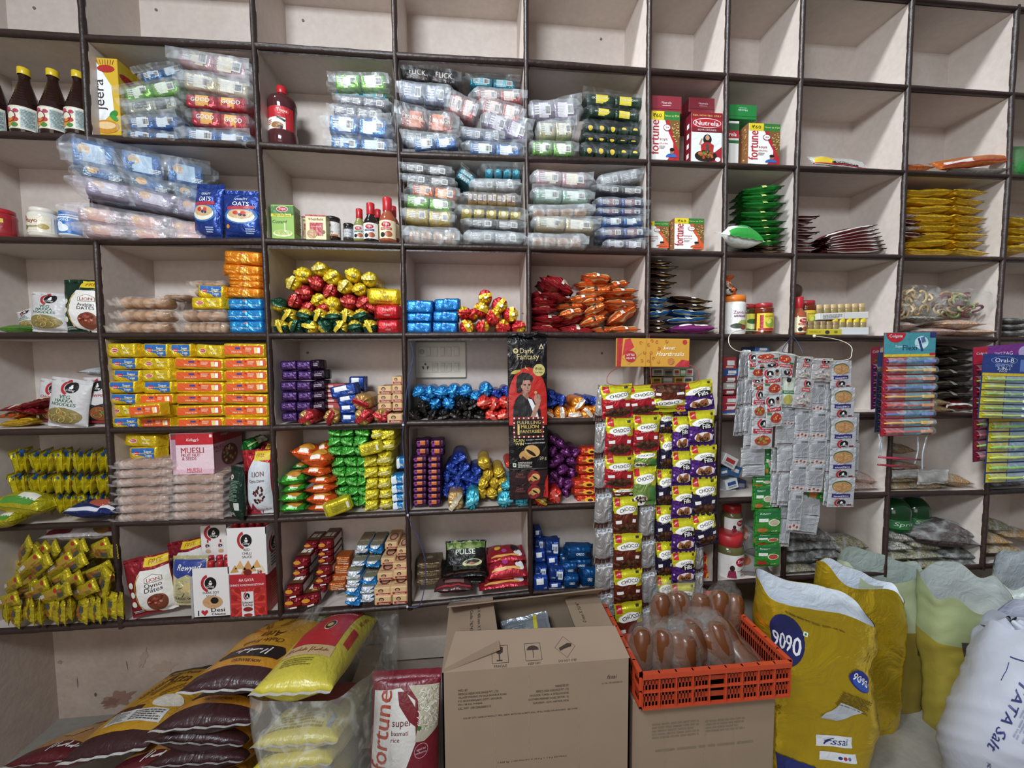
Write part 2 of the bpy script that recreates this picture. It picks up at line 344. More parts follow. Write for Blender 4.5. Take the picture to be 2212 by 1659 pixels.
# ================================================================ builders for packets, bags, boxes, jars
def clampp(x):return np.clip(x,0,None)
def pillow_fn(w,h,t,seal=.012,seed=1,wr=1.0,pinch=.05,side=0.0,bend=0.0,sag=0.0):
 """sealed pouch standing in x-z, front facing -y; u = x in [-w/2, w/2], v = z in [0, h]. returns fn(side)"""
 nz=Noise(seed,7,5.5/max(w,.05));nf=Noise(seed+9,6,14/max(w,.05))
 def mk(sgn):
  def f(u,v):
   a=clampp(1-np.abs(2*u/w)**2.4)**.62
   q=np.clip((v-seal)/max(h-2*seal,1e-6),0,1);b=clampp(4*q*(1-q))**.42
   skew=1+sag*(.5-q);T=t/2*a*b*skew
   inner=np.clip(a*b*3,0,1)
   T=T+wr*(nz(u,v+sgn)*.0016+nf(u,v)*.0007)*inner
   seal_z=(q<=0)|(q>=1)
   y=-sgn*clampp(T)-sgn*.0003
   y=y+np.where(seal_z,.0008*np.sin(u*2*PI/max(w/5,.004)),0)*wr
   x=u*(1-pinch*b*(1 if pinch else 0))+nz(v,u)*.0012*wr*np.abs(2*u/w)
   y=y+bend*np.sin(PI*v/h)
   return x,y,v+nz(u*1.3,v*0)*.0012*wr
  return f
 return mk
def pillow_into(mb,w,h,t,front,back=None,seal=.012,seed=1,wr=1.0,pinch=.05,nu=16,nv=20,bend=0,sag=0):
 mk=pillow_fn(w,h,t,seal,seed,wr,pinch,bend=bend,sag=sag);f,g=mk(1),mk(-1)
 us=np.sin(np.linspace(-PI/2,PI/2,nu+1))*w/2
 vs_=np.unique(np.concatenate([[0,seal*.5,seal],seal+(h-2*seal)*(1-np.cos(np.linspace(0,PI,nv)))/2,[h-seal,h-seal*.5,h]]))
 mb.grid(f,us,vs_,front);mb.grid(lambda u,v:g(u,v),us,vs_,back or front)
 return f,g
def wrap_fn(L,A,B,n=5,fin=.02,seed=1,wr=1.0,endw=1.0):
 """wrapped block lying along x (length L without fins), height A (z 0..A), depth B (y 0..-B at the front ... centred), ends pinched to fins"""
 nz=Noise(seed,7,60)
 def ring(s):
  a=np.abs(s);e=np.clip((a-L/2)/fin,0,1)
  k=np.clip((a-(L/2-.006))/.010,0,1)
  hA=A/2*(1-.30*e*(2-e)*0)*np.where(a>L/2,1-.12*np.sin(e*PI),1);hB=B/2*np.where(a>L/2,np.maximum((1-e)**1.3,.03),1)
  return hA,hB,e
 def f(s,th):
  hA,hB,e=ring(s);c,q=np.cos(th),np.sin(th);p=2/n
  y=-hB*sgnpow(c,p);z=A/2+hA*sgnpow(q,p)
  w=wr*(nz(s,th*A*.6)*.0011+np.where(e>0,np.sin(th*9+seed)*.0016*(1-e),0))
  y=y*(1+w/(B/2));z=A/2+(z-A/2)*(1+w/(A/2));z=z+e*0
  return s+0*th,y,z
 def front(u,v):
  q=np.clip((v-A/2)/(A/2),-.999,.999);hA,hB,e=ring(u)
  w=wr*nz(u,v*0)*.0011
  return u,-(hB*(1-np.abs(q)**n)**(1/n))*(1+w/(B/2))-.0004,v
 def top(u,v):
  q=np.clip(v/(B/2),-.999,.999);hA,hB,e=ring(u)
  w=wr*nz(u,v*0+A*.9)*.0011
  return u,v,A/2+hA*(1-np.abs(q)**n)**(1/n)*(1+w/(A/2))+.0004
 return f,front,top
def wrap_into(mb,L,A,B,m,n=5,fin=.02,seed=1,wr=1.0,nt=28):
 f,front,top=wrap_fn(L,A,B,n,fin,seed,wr)
 body=np.linspace(-L/2,L/2,13);e=np.linspace(0,1,6)[1:]*fin
 ss=np.concatenate([-(L/2+e)[::-1],body,L/2+e])
 th=np.linspace(0,2*PI,nt+1)
 mb.grid(lambda th_,s_:f(s_,th_),th,ss,(lambda a,b:m(b,a))if callable(m)else m)
 return front,top
def roll_into(mb,R,L,m,mend=None,seed=1,wr=1.0,nt=26,fold=True,mark=None):
 """round biscuit roll lying along y, front end at y = 0 facing -y; crumpled folded end with a fin across it"""
 nz=Noise(seed,7,70);rr=random.Random(seed);n1=rr.choice([7,9,8]);ph=rr.uniform(0,6)
 ys=np.concatenate([[0,.15,.4,.7,1,],[1.0]]);
 prof=[(0.03,.004),(.28,-.001),(.52,.002),(.78,.0035),(.93,.009),(1.0,.018),(1.0,L*.35),(1.0,L*.7),(1.0,L),(.7,L+.004),(.05,L+.002)]
 th=np.linspace(0,2*PI,nt+1)
 T=np.arange(len(prof),dtype=float);PR=np.array([p[0]for p in prof]);PY=np.array([p[1]for p in prof])
 def f(a,t):
  r=np.interp(t,T,PR)*R;y=np.interp(t,T,PY);e=np.where(t<5,np.sin(t/5*PI),0)
  ple=np.sin(a*n1+ph+2*np.sin(a*2+ph));y=y-e*.0040*ple*wr;r=r*(1+.03*ple*np.where(t<6,1,.35)*wr)+nz(a*.02,y)*.0008*wr
  return r*np.cos(a),y,R+r*np.sin(a)
 mb.grid(f,th,np.linspace(0,len(prof)-1,21),(lambda a,t:(mend or m)(a,t)if callable(mend or m)else(m if t>4.6 else(mend or m))))
 if fold:
  a0=rr.uniform(-.9,.9);nn=Noise(seed+5,5,120);me_=m if not callable(m)else m(0,0)
  c,s=math.cos(a0),math.sin(a0)
  def g(u,v):
   x=u*R*.93;z=v*R*.34*(1-.3*np.abs(u));y=-.0035-.004*(1-u*u)-nn(u*.02,v*.02)*.0025*wr
   return x*c-z*s,y,R+x*s+z*c
  mm=mend if mend and not callable(mend)else me_
  mb.grid(g,np.linspace(-1,1,11),np.linspace(-1,1,5),mark or mm)
def carton_into(mb,w,h,d,m,side=None,top=None,bev=.0012):
 """box: front face at y = 0 facing -y, x centred, z from 0, depth to +d"""
 b=bev;m2=side or m;m3=top or m
 X,Y,Z=w/2,d,h
 V=[]
 for(x,y,z)in[(-1,0,0),(1,0,0),(1,1,0),(-1,1,0),(-1,0,1),(1,0,1),(1,1,1),(-1,1,1)]:V.append((x*X,y*Y,z*Z))
 def face(cs,m_,n_):
  c=Vector((0,0,0))
  for q in cs:c+=Vector(V[q])/4
  P=[]
  for q in cs:
   v=Vector(V[q]);dlt=c-v;dlt=Vector([math.copysign(b,k)if abs(k)>1e-6 else 0 for k in dlt]);P.append(tuple(v+dlt))
  mb.add(P,[(0,1,2,3)],m_,False);return P
 Ff=face((0,1,5,4),m,0);Fr=face((1,2,6,5),m2,0);Fb=face((2,3,7,6),m,0);Fl=face((3,0,4,7),m2,0);Ft=face((4,5,6,7),m3,0);Fo=face((0,3,2,1),m3,0)
 def q(a,b_,c,d_):mb.add([a,b_,c,d_],[(0,1,2,3)],m,True)
 q(Ff[1],Fr[0],Fr[3],Ff[2]);q(Fr[1],Fb[0],Fb[3],Fr[2]);q(Fb[1],Fl[0],Fl[3],Fb[2]);q(Fl[1],Ff[0],Ff[3],Fl[2])
 q(Ff[3],Ff[2],Ft[1],Ft[0]);q(Fr[3],Fr[2],Ft[2],Ft[1]);q(Fb[3],Fb[2],Ft[3],Ft[2]);q(Fl[3],Fl[2],Ft[0],Ft[3])
 q(Fo[0],Fo[3],Ff[1],Ff[0]);q(Fo[3],Fo[2],Fr[1],Fr[0]);q(Fo[2],Fo[1],Fb[1],Fb[0]);q(Fo[1],Fo[0],Fl[1],Fl[0])
 for cs in((Ff[2],Fr[3],Ft[1]),(Fr[2],Fb[3],Ft[2]),(Fb[2],Fl[3],Ft[3]),(Fl[2],Ff[3],Ft[0])):mb.add(cs,[(0,1,2)],m,True)
 front=lambda u,v:(u,v*0,v);right=lambda u,v:(u*0+X,u,v);left=lambda u,v:(u*0-X,-u+Y,v);topf=lambda u,v:(u,v,u*0+Z)
 return front,right,left,topf
def bag_into(mb,w,h,d,m,seed=1,flap=.02,nu=14,nv=10):
 """loose clear bag around a block w x h x d (block front at y = 0 .. d); pointed corners and a folded flap on the front"""
 nz=Noise(seed,8,34);n2=Noise(seed+3,6,80);rr=random.Random(seed)
 L=w+.014;A=h+.006;B=d+.012
 cs=[rr.uniform(.006,flap)for _ in range(2)];dr=[rr.uniform(-.25,.25)*h for _ in range(2)]
 def f(th,s):
  a=np.abs(s);e=np.clip((a-.9)/.10,0,1);sd=(s>0)*1
  ext=np.where(s>0,cs[0],cs[1]);x=s*L/2+np.sign(s)*e*ext;hz=A/2*(1-.72*e**1.5);hy=B/2*(1-.25*e)
  c,q=np.cos(th),np.sin(th);p=.5
  wv=(nz(x,th*h*.7)*.0024+n2(x,th*h)*.0007)
  y=d/2-(hy+wv)*sgnpow(c,p);z=h/2+(hz+wv)*sgnpow(q,p)+e*np.where(s>0,dr[0],dr[1])*.8-.001
  return x,y,np.maximum(z,.0003)
 mb.grid(f,np.linspace(0,2*PI,27),np.linspace(-1,1,nu*2+1),m)
 zc=h*rr.uniform(.35,.65);sl=rr.uniform(-.25,.25)*h
 def g(u,v):
  x=u*L*.5*1.03;z=zc+sl*u+v*h*.22+nz(x,v*.01)*.003
  return x,-.0085-.004*(v+1)-n2(x,v*.02)*.002,z
 mb.grid(g,np.linspace(-1,1,15),np.linspace(-1,1,3),m)
def jar_profile(R,H,neck=.8,shoulder=.82):
 return[(0.0,0),(R*.9,0),(R,.004),(R,H*shoulder*.98),(R*.97,H*shoulder),(R*neck,H*.92),(R*neck,H*.93)]
def cyl_fn(R,cx=0,cy=0):
 """print surface on a round body: u = arc length from the front (-y) towards +x, v = z"""
 return lambda u,v:(cx+R*np.sin(u/R),cy-R*np.cos(u/R),v)
ORD=['bottom','second from bottom','third from bottom','fourth from bottom','fifth from bottom','sixth from bottom','seventh from bottom','eighth from bottom','ninth from bottom','tenth from bottom','eleventh from bottom','twelfth from bottom']
def ordn(i,n):
 if n==1:return 'only one'
 if i==n-1:return 'topmost'
 if i==n-2 and n>3:return 'second from top'
 if i==n-3 and n>6:return 'third from top'
 return ORD[i]
LR=['first','second','third','fourth','fifth','sixth','seventh','eighth','ninth','tenth','eleventh','twelfth','thirteenth','fourteenth','fifteenth','sixteenth']
_USED={}
PROTO={}
def inst(key,make):
 """first use builds the thing, later uses copy it with its parts"""
 if key not in PROTO:PROTO[key]=make();return PROTO[key]
 return copy_tree(PROTO[key])
def put(o,size,box,Y,label,cat,group=None,tilt=0,yaw=0,pitch=0,dy=1.0,keep=False):
 """stand a thing of real size (w, h) so that its front face at distance Y fills the given place; tilt = roll in the wall plane (deg)"""
 x0,y0,x1,y1=box;a=px((x0+x1)/2,y1,Y);l=px(x0,(y0+y1)/2,Y);r_=px(x1,(y0+y1)/2,Y);t=px((x0+x1)/2,y0,Y)
 W_,H_=(r_-l).length,(t-a).length
 sx,sz=W_/size[0],H_/size[1]
 if keep:sx=sz=(sx+sz)/2
 o.scale=(sx,dy,sz);c=(l+r_)/2;loc=Vector((c.x,Y,a.z))
 if tilt:
  q=math.radians(tilt);R_=Matrix.Rotation(q,3,'Y');mid=Vector((c.x,Y,(a.z+t.z)/2));loc=mid+R_@Vector((0,0,-H_/2))
 o.location=loc;o.rotation_euler=(math.radians(pitch),math.radians(tilt),math.radians(yaw))
 tag(o,label,cat,group);return o
def spx(v,Y=0):return v/FPX*(1.34+Y)
# ================================================================ kinds of goods
ZF={'A':(0,0,3.0717),'B':(540,60,3.3177),'C':(1100,120,3.5677),'D':(1660,150,2.7194),'E':(0,500,3.6867),'F':(570,520,3.8138),'G':(0,900,3.4567),'H':(570,900,3.5111),'I':(1060,520,3.4563),'J':(1060,900,3.1906),'K':(1540,680,2.7649),'L':(0,1300,2.6976),'M':(780,1260,3.0722),'N':(1400,1200,2.7241),'O':(1280,810,5.53),'P':(0,940,3.7692),'Q':(1900,880,4.3654),'R':(1560,700,4.147),'T':(590,1130,7.1355),'U':(1380,540,8.295),'W':(1090,720,4.48),'X':(0,0,1)}
def zb(k,x0,y0,x1,y1):
 a,b,s=ZF[k];return(a+x0/s,b+y0/s,a+x1/s,b+y1/s)
def xf(mb,fn):mb.v=[list(fn(*v))for v in mb.v]
def shift_y(mb,d):mb.v=[[a,b+d,c]for a,b,c in mb.v]
KIND={}
def kind(key,size,make):KIND[key]=(size,make)
def item(key,z,box,Y,label,cat,group=None,**kw):
 size,make=KIND[key];o=inst(key,make);return put(o,size,zb(z,*box),Y,label,cat,group,**kw)
def one(name,mb):
 return mb.build(name)
W_=lambda c='#F4F2EE':mat(c,'print')
# ---- wrapped bricks seen from the long side (L along x)
def brick(key,name,base,end,L=.10,A=.042,B=.07,fin=.012,deco=None,knd='foil',n=6,seed=1,wr=1,tops=None):
 def make():
  mb=MB();bm,em=mat(base,knd),mat(end,knd)
  fr,tp=wrap_into(mb,L,A,B,lambda s,th:em if abs(s)>L/2-.004 else bm,n,fin,seed,wr)
  if deco:deco(mb,fr,L,A)
  if tops:tops(mb,tp,L,B)
  shift_y(mb,B/2);return one(name,mb)
 kind(key,(L+fin*1.4,A),make)
def de(mb,f,s,c,k='print',off=.0006):decal(mb,f,s,mat(c,k),off)
def oval(mb,f,x,y,s,c='#C8202A',txt=None):
 de(mb,f,d_ell(x,y,s,s*.62),'#F2E9DD');de(mb,f,d_ell(x,y,s*.86,s*.5),c,off=.0009)
 if txt:de(mb,f,d_text(txt,x,y,w=s*1.2,bold=.02),'#F4F2EE',off=.0012)
def dA(mb,f,L,A):
 de(mb,f,d_poly([(-.036,A*.47),(.036,A*.47),(.036,-A*0+A*.12),(.012,A*.06),(.0,A*.3),(-.016,A*.38)][::1]),'#1F63B4')
 de(mb,f,d_rect(.0,A*.72,.072,A*.36,0,8,2),'#1F63B4',off=.0007);oval(mb,f,-.02,A*.52,.011,txt='Bakers')
 de(mb,f,d_text('Super',.016,A*.62,w=.026,bold=.03),'#F3EFD8',off=.001);de(mb,f,d_text('Toast',.017,A*.33,w=.024,bold=.03),'#F3EFD8',off=.001)
def dB(mb,f,L,A):
 oval(mb,f,-.02,A*.5,.011,txt='Bakers');de(mb,f,d_text('Butter',.016,A*.64,w=.024,bold=.03),'#F5EFC0');de(mb,f,d_text('Bake',.017,A*.36,w=.02,bold=.03),'#F5EFC0')
def dC(mb,f,L,A):
 de(mb,f,d_rect(0,A*.52,L*.96,A*.62,0,10,3),'#E4571C');de(mb,f,d_text('MILK RUSK',-.022,A*.38,w=.034,bold=.02),'#F3DFC0',off=.001)
 de(mb,f,d_rect(-.02,A*.64,.016,A*.16),'#3B3F8C',off=.001);de(mb,f,d_lines(.016,A*.55,.02,A*.3,3),'#F0C0A0',off=.001)
 de(mb,f,d_rect(.039,A*.5,.010,A*.42,.1),'#F1D080',off=.001);de(mb,f,d_rect(.049,A*.5,.009,A*.4),'#F6F2EC',off=.001);de(mb,f,d_ell(.0,A*.68,.004,.003),'#C22A24',off=.001)
brick('bA','biscuit_pack','#E8C51C','#E3BD18',.085,.042,.06,.018,dA)
brick('bB','biscuit_pack','#E8C51C','#E3BD18',.085,.042,.06,.018,dB,seed=2)
brick('bC','rusk_pack','#EFC416','#E8C41A',.13,.042,.06,.012,dC,seed=3,wr=.6)
def dFo(c1,c2):
 def d(mb,f,L,A):
  de(mb,f,d_rect(L*.08,A*.5,L*.12,A*.5),c1);de(mb,f,d_rect(-L*.22,A*.55,L*.3,A*.3),c2);oval(mb,f,.0,A*.5,.009)
 return d
brick('orange_foil','cream_wafer_pack','#E98714','#E27B10',.115,.05,.06,.02,lambda mb,f,L,A:(de(mb,f,d_rect(L*.06,A*.5,.018,A*.8),'#F2A93A','foil'),oval(mb,f,0,A*.8,.007)),seed=4,wr=1.8,n=4)
brick('blue_foil','cream_wafer_pack','#1C86CE','#1A79C2',.105,.05,.06,.014,lambda mb,f,L,A:(de(mb,f,d_rect(0,A*.4,L*.95,.003,0,8,1),'#A9CBE6','foil'),oval(mb,f,.0,A*.8,.006,'#B6404A')),seed=5,wr=1.4,n=5)
brick('blue_brick','sandwich_biscuit_pack','#1674C4','#126BBB',.09,.05,.06,.006,lambda mb,f,L,A:de(mb,f,d_ell(.0,A*.9,.008,.004),'#B9B9D8'),seed=6,wr=1.2,n=5,tops=lambda mb,f,L,B:de(mb,f,d_ell(0,-B*.25,.011,.008),'#C4C4DC'))
brick('purple_brick','chocolate_biscuit_pack','#43205F','#391A52',.052,.046,.06,.006,lambda mb,f,L,A:de(mb,f,d_text('cream',0,A*.5,w=.022),'#8E6FA8'),seed=7,wr=1.5,n=5)
brick('maroon_side','chocolate_biscuit_pack','#2C1430','#221025',.07,.046,.06,.008,lambda mb,f,L,A:de(mb,f,d_lines(0,A*.5,.04,.014,2),'#B9A6B8'),seed=8,wr=1.5,n=5)
brick('yellow_long','milk_biscuit_roll','#EAC81A','#E2BE18',.15,.052,.05,.02,lambda mb,f,L,A:(de(mb,f,d_text('MARIE',.01,A*.45,w=.04,bold=.02),'#B48A20'),de(mb,f,d_lines(.0,A*.18,.09,.006,1),'#B43A24'),de(mb,f,d_text('Biscuits',.0,A*.7,w=.03,shear=.3),'#8A5A1A')),n=2.6,seed=9)
brick('red_long','cookie_roll','#CC2028','#BE1C24',.12,.052,.05,.02,lambda mb,f,L,A:(de(mb,f,d_text('Digestive',0,A*.6,w=.05,shear=.3),'#E8B4AC'),de(mb,f,d_text('COOKIES',0,A*.25,w=.035),'#E8C4BC')),n=2.8,seed=10)
brick('pb_brick','wafer_bar_pack','#4A1B48','#35122F',.062,.026,.06,.005,lambda mb,f,L,A:(de(mb,f,d_rect(.0,A*.62,.024,A*.5),'#C8641E'),de(mb,f,d_rect(-.018,A*.4,.012,A*.35),'#8A2A8C')),seed=11,wr=1.2,n=5)
brick('redorange','salted_biscuit_pack','#D23A1C','#C6321A',.085,.036,.06,.010,lambda mb,f,L,A:(de(mb,f,d_ell(.01,A*.55,.022,A*.3),'#E9A21C'),de(mb,f,d_ell(.014,A*.5,.012,A*.16),'#4B1A12',off=.001),de(mb,f,d_text('TIGER',-.02,A*.5,w=.02,bold=.03),'#F0D86A',off=.001)),seed=12,n=5)
brick('white_blue','washing_soap_bar','#2A8ACF','#D8E2EA',.07,.042,.06,.01,lambda mb,f,L,A:(de(mb,f,d_rect(-.02,A*.5,.03,A*.8,.3),'#DCE6EE'),de(mb,f,d_text('RIN',.012,A*.4,w=.02,bold=.03),'#F2F4F8')),seed=13,n=5)
brick('navy_brick','biscuit_pack','#183C84','#16306E',.07,.046,.06,.01,lambda mb,f,L,A:(de(mb,f,d_rect(.012,A*.55,.03,A*.55),'#C9CFD8'),de(mb,f,d_bars(.012,A*.55,.024,A*.3),'#30344A',off=.001),de(mb,f,d_text('Crispy',-.018,A*.4,w=.02),'#D8DDE8')),seed=14,wr=1.6,n=4)
brick('navy_box','biscuit_pack','#2247A0','#1D3C8C',.07,.046,.06,.006,lambda mb,f,L,A:(de(mb,f,d_rect(-.006,A*.72,.036,A*.38),'#E5E6EA'),de(mb,f,d_text('milk',.02,A*.3,w=.014),'#E8C66A')),seed=15,wr=.9,n=6)
brick('bluedark','chocolate_cookie_pack','#0F4A86','#0C3C70',.085,.042,.06,.014,lambda mb,f,L,A:(de(mb,f,d_text('OREO',0,A*.5,w=.03,bold=.04),'#E9EDF2'),de(mb,f,d_ell(.03,A*.5,.008,.008),'#1C1412')),seed=16,wr=1.6,n=4)
# ---- square packets and round rolls seen from their folded ends (length along y)
def endpack(key,name,cols,R=.025,L=.12,n=2.0,ax=1.0,az=1.0,seed=1,wr=1.0,knd='foil',mark=None,split=None,top=None):
 """cols: (body, end, fin); split: colour of the second half of the folded end"""
 def make():
  mb=MB();bm,em,fm=[mat(c,knd)for c in cols];e=em
  if split:
   s2=mat(split,knd);e=lambda a,t:(s2 if math.cos(a+seed)>.1 else em)
   roll_into(mb,R,L,lambda a,t:(e(a,t)),None,seed,wr,mark=fm)
  else:roll_into(mb,R,L,bm,em,seed,wr,mark=fm)
  if n>2.1:
   def sq(x,y,z):
    a=math.atan2(z-R,x);r=math.hypot(x,z-R);c,q=math.cos(a),math.sin(a)
    k=1/max((abs(c)**n+abs(q)**n)**(1/n),.3);return x*k*ax,y,R*az+(z-R)*k*az
   xf(mb,sq)
  if mark:mark(mb)
  if top:top(mb)
  return one(name,mb)
 kind(key,(2*R*ax,2*R*az),make)
def mk_sticker(x,z,w,h,c,t=None,y=-.008):
 def f(mb):
  g=lambda u,v:(u,u*0+y,v);de(mb,g,d_rect(x,z,w,h,.2),c)
  if t:de(mb,g,d_text(t,x,z,w=w*.8),'#7a2a20',off=.001)
 return f
endpack('roll_y','biscuit_roll',('#E4BE16','#EDCB1E','#E6C21C'),.0245,.13,seed=21,mark=mk_sticker(.008,.02,.012,.007,'#8E7420'))
endpack('roll_y2','biscuit_roll',('#E4BE16','#EDCB1E','#E3CE62'),.0245,.13,seed=26)
endpack('roll_r','biscuit_roll',('#9E1B22','#A81E24','#C43A30'),.0245,.13,seed=22)
endpack('roll_g','biscuit_roll',('#163F2B','#18462F','#E2C02A'),.0245,.13,seed=23,split='#DDBB2A')
endpack('roll_g2','biscuit_roll',('#163F2B','#18462F','#1A4A32'),.0245,.13,seed=27,split='#DDBB2A')
endpack('tw_ry','toffee_biscuit_roll',('#C81E24','#CF2228','#E6B61E'),.0245,.12,seed=24,split='#E8BC22',mark=mk_sticker(0,.03,.010,.009,'#EDE8DC'),wr=1.4)
endpack('tw_ry2','toffee_biscuit_roll',('#C81E24','#CF2228','#CE2A26'),.0245,.12,seed=29,split='#E8BC22',wr=1.5)
endpack('tw_blue','cream_biscuit_roll',('#1870B8','#1C7EC8','#2A8CD2'),.023,.12,seed=31,wr=1.7)
endpack('tw_black','cream_biscuit_roll',('#15120F','#1B1715','#2A2522'),.023,.12,seed=32,wr=1.7)
endpack('tw_red','cream_biscuit_roll',('#DB2A20','#E2352A','#EA5A4A'),.024,.12,seed=33,wr=1.6,mark=mk_sticker(0,.028,.012,.004,'#E9D8D0'))
endpack('tw_navy','cream_biscuit_roll',('#152C7C','#1A3490','#2342A4'),.023,.12,seed=34,wr=1.7)
endpack('tw_orange','cream_biscuit_roll',('#E26A12','#EA8A1E','#F0E2D0'),.0235,.12,seed=35,wr=1.2)
endpack('tw_gold','butter_cookie_roll',('#B8843A','#C39652','#A82026'),.029,.13,seed=36,wr=1.5)
endpack('tw_gold2','butter_cookie_roll',('#B8843A','#C39652','#B4222A'),.029,.13,seed=37,wr=1.5,split='#B02A30')
endpack('tw_cyan','coconut_biscuit_pack',('#2B9CB8','#3BAFC8','#57BFD4'),.024,.12,seed=38,wr=2.2,n=2.4,az=1.25)
endpack('tw_goldsm','cookie_roll',('#D3AC22','#DDB82C','#C29A20'),.017,.12,seed=39,wr=1)
endpack('tw_purple','chocolate_roll',('#4C1448','#5A1A58','#6A2468'),.02,.12,seed=40,wr=1.7)
endpack('tw_brown','butter_cookie_roll',('#A87C46','#C8A066','#E8D8B8'),.024,.12,seed=41,n=4,az=1.2,wr=1.5)
endpack('sq_green','milk_biscuit_pack',('#3C9A34','#48AE3C','#5CBE4C'),.0215,.11,n=6,az=.85,seed=42,wr=1)
endpack('sq_green2','milk_biscuit_pack',('#3C9A34','#48AE3C','#6AC45A'),.0215,.11,n=6,az=.85,seed=45,wr=1.3)
endpack('sq_yellow','butter_biscuit_pack',('#DCC81A','#E6D424','#EFE04A'),.0215,.13,n=6,az=.85,seed=43,wr=1)
endpack('sq_yellow2','butter_biscuit_pack',('#DCC81A','#E6D424','#E8DC80'),.0215,.13,n=6,az=.85,seed=46,wr=1.4)
def top_maroon(mb):
 g=lambda u,v:(u,v,u*0+.0437)
 de(mb,g,d_rect(0,.07,.045,.1,0,3,4),'#5C3A1C');de(mb,g,d_rect(-.006,.055,.018,.03),'#E9E4DC',off=.0012);de(mb,g,d_rect(.012,.055,.010,.03),'#E9E4DC',off=.0012)
 g2=lambda u,v:(u,u*0-.0075,v);de(mb,g2,d_ell(-.008,.03,.012,.008),'#D8932A');de(mb,g2,d_rect(.004,.01,.02,.006,.2),'#E2D8D4')
 g3=lambda u,v:(u*0+.0256,u,v);de(mb,g3,d_rect(.06,.022,.08,.028),'#CFCBC6')
endpack('sq_maroon','cashew_biscuit_pack',('#6A1520','#8A1A24','#A0222C'),.025,.11,n=7,az=.86,seed=47,wr=.8,top=top_maroon)
def top_blue(mb):
 g=lambda u,v:(u,v,u*0+.0437);de(mb,g,d_rect(0,.06,.046,.11,0,3,4),'#7E7658');de(mb,g,d_text('SWEET',0,.06,w=.036,bold=.02),'#B04A40',off=.0012);de(mb,g,d_text('SALTY',0,.036,w=.036,bold=.02),'#C4CCDA',off=.0012)
 g3=lambda u,v:(u*0-.0256,u,v);de(mb,g3,d_rect(.06,.022,.08,.028),'#CFD3D6')
endpack('sq_blue','salted_biscuit_pack',('#1E7CC8','#2A8AD6','#D4DCE4'),.025,.11,n=7,az=.86,seed=48,wr=1.2,split='#DCE3EA',top=top_blue)
endpack('sq_blue2','salted_biscuit_pack',('#1E7CC8','#2A8AD6','#2A8AD6'),.025,.11,n=7,az=.86,seed=54,wr=1.5,split='#DCE3EA',top=top_blue)
def glucose():
 mb=MB();w,h,d=.052,.04,.12;c=mat('#DDB580','paper');fr,ri,le,tp=carton_into(mb,w,h,d,c,bev=.004)
 de(mb,fr,d_rect(.003,.011,.044,.010),'#9C1C20');de(mb,fr,d_text('Glucose',.003,.011,w=.03,bold=.02),'#F2E6D8',off=.001);de(mb,fr,d_ell(-.004,.027,.008,.008),'#3A221C');de(mb,fr,d_ell(-.004,.0255,.0052,.006),'#C08A68',off=.001)
 de(mb,tp,d_ell(.002,.05,.018,.03),'#7C3A34');de(mb,tp,d_ell(.002,.05,.012,.022),'#C9987A',off=.001);de(mb,tp,d_text('Glucose',.0,.02,w=.036),'#9C2A2A',off=.001);de(mb,tp,d_lines(0,.09,.04,.03,4),'#8A6A58');de(mb,le,d_lines(-.06+.12-.0,.02,.08,.02,3),'#9C6A50')
 return one('glucose_biscuit_pack',mb)
kind('glucose',(.052,.04),glucose)
# ---- flat pouches lying down, long axis along x (seen from the edge)
def lying(key,name,base,side=None,w=.10,h=.14,t=.022,deco=None,seed=1,wr=1.2,knd='foil',seal=.008,pinch=.06,front=False,back=None,nv=20,sag=0):
 def make():
  mb=MB();f,g=pillow_into(mb,w,h,t,mat(base,knd),mat(back or side or base,knd),seal,seed,wr,pinch,nu=12,nv=nv,sag=sag)
  if deco:deco(mb,f,g,w,h)
  if front:xf(mb,lambda x,y,z:(x,z,-y+t/2))
  else:xf(mb,lambda x,y,z:(z-h/2,-x+w/2,-y+t/2))
  return one(name,mb)
 kind(key,((w if front else h),t),make)
def dlines(c,edge=None,sticker=None):
 """print that shows on the front rim of a lying pouch: u near the +w/2 rim faces the viewer"""
 def d(mb,f,g,w,h):
  if edge:
   de(mb,f,d_rect(w*.40,h*.5,.006,h*.9,0,1,10),edge);de(mb,g,d_rect(w*.42,h*.5,.006,h*.9,0,1,10),edge,off=-.0006)
  if sticker:de(mb,f,d_rect(w*.40,h*.55,.03,.012,0,4,2),sticker,off=.0012)
  if c:de(mb,f,d_rect(w*.1,h*.5,w*.4,h*.5,0,4,4),c)
 return d
lying('yl_pouch','corn_puff_pouch','#D9AE1C',w=.12,h=.17,t=.03,seed=51,wr=1.6,deco=dlines('#B4801A','#E2BE3A'))
lying('yl_pouch2','corn_puff_pouch','#D6A81A',w=.12,h=.17,t=.03,seed=52,wr=2.0,deco=dlines('#8A2A1A','#DFB630'))
lying('nd_red','noodle_packet','#A01C24',w=.10,h=.13,t=.028,seed=53,wr=2.0,deco=dlines('#C4B08A','#B8262E','#CFC6B8'))
lying('nd_red2','noodle_packet','#8E1A22',w=.10,h=.13,t=.028,seed=54,wr=2.2,deco=dlines('#D8C48C','#9C1E26'))
lying('nd_or','noodle_packet','#DE6420',w=.10,h=.13,t=.028,seed=55,wr=2.0,deco=dlines('#C8B48A','#C2A878','#3A2A22'))
lying('nd_or2','noodle_packet','#D85A1C',w=.10,h=.13,t=.028,seed=56,wr=2.4,deco=dlines('#7A2018','#B89868','#D8D4CC'))
lying('coffee','coffee_sachet_pack','#3A1E1C',w=.10,h=.11,t=.02,seed=57,wr=1.6,deco=dlines(None,'#B89A5A','#D8D6D4'))
lying('coffee_b','coffee_sachet_pack','#1A5EA4',w=.10,h=.11,t=.024,seed=58,wr=1.5,deco=dlines(None,'#B8B06A','#D8DAE0'))
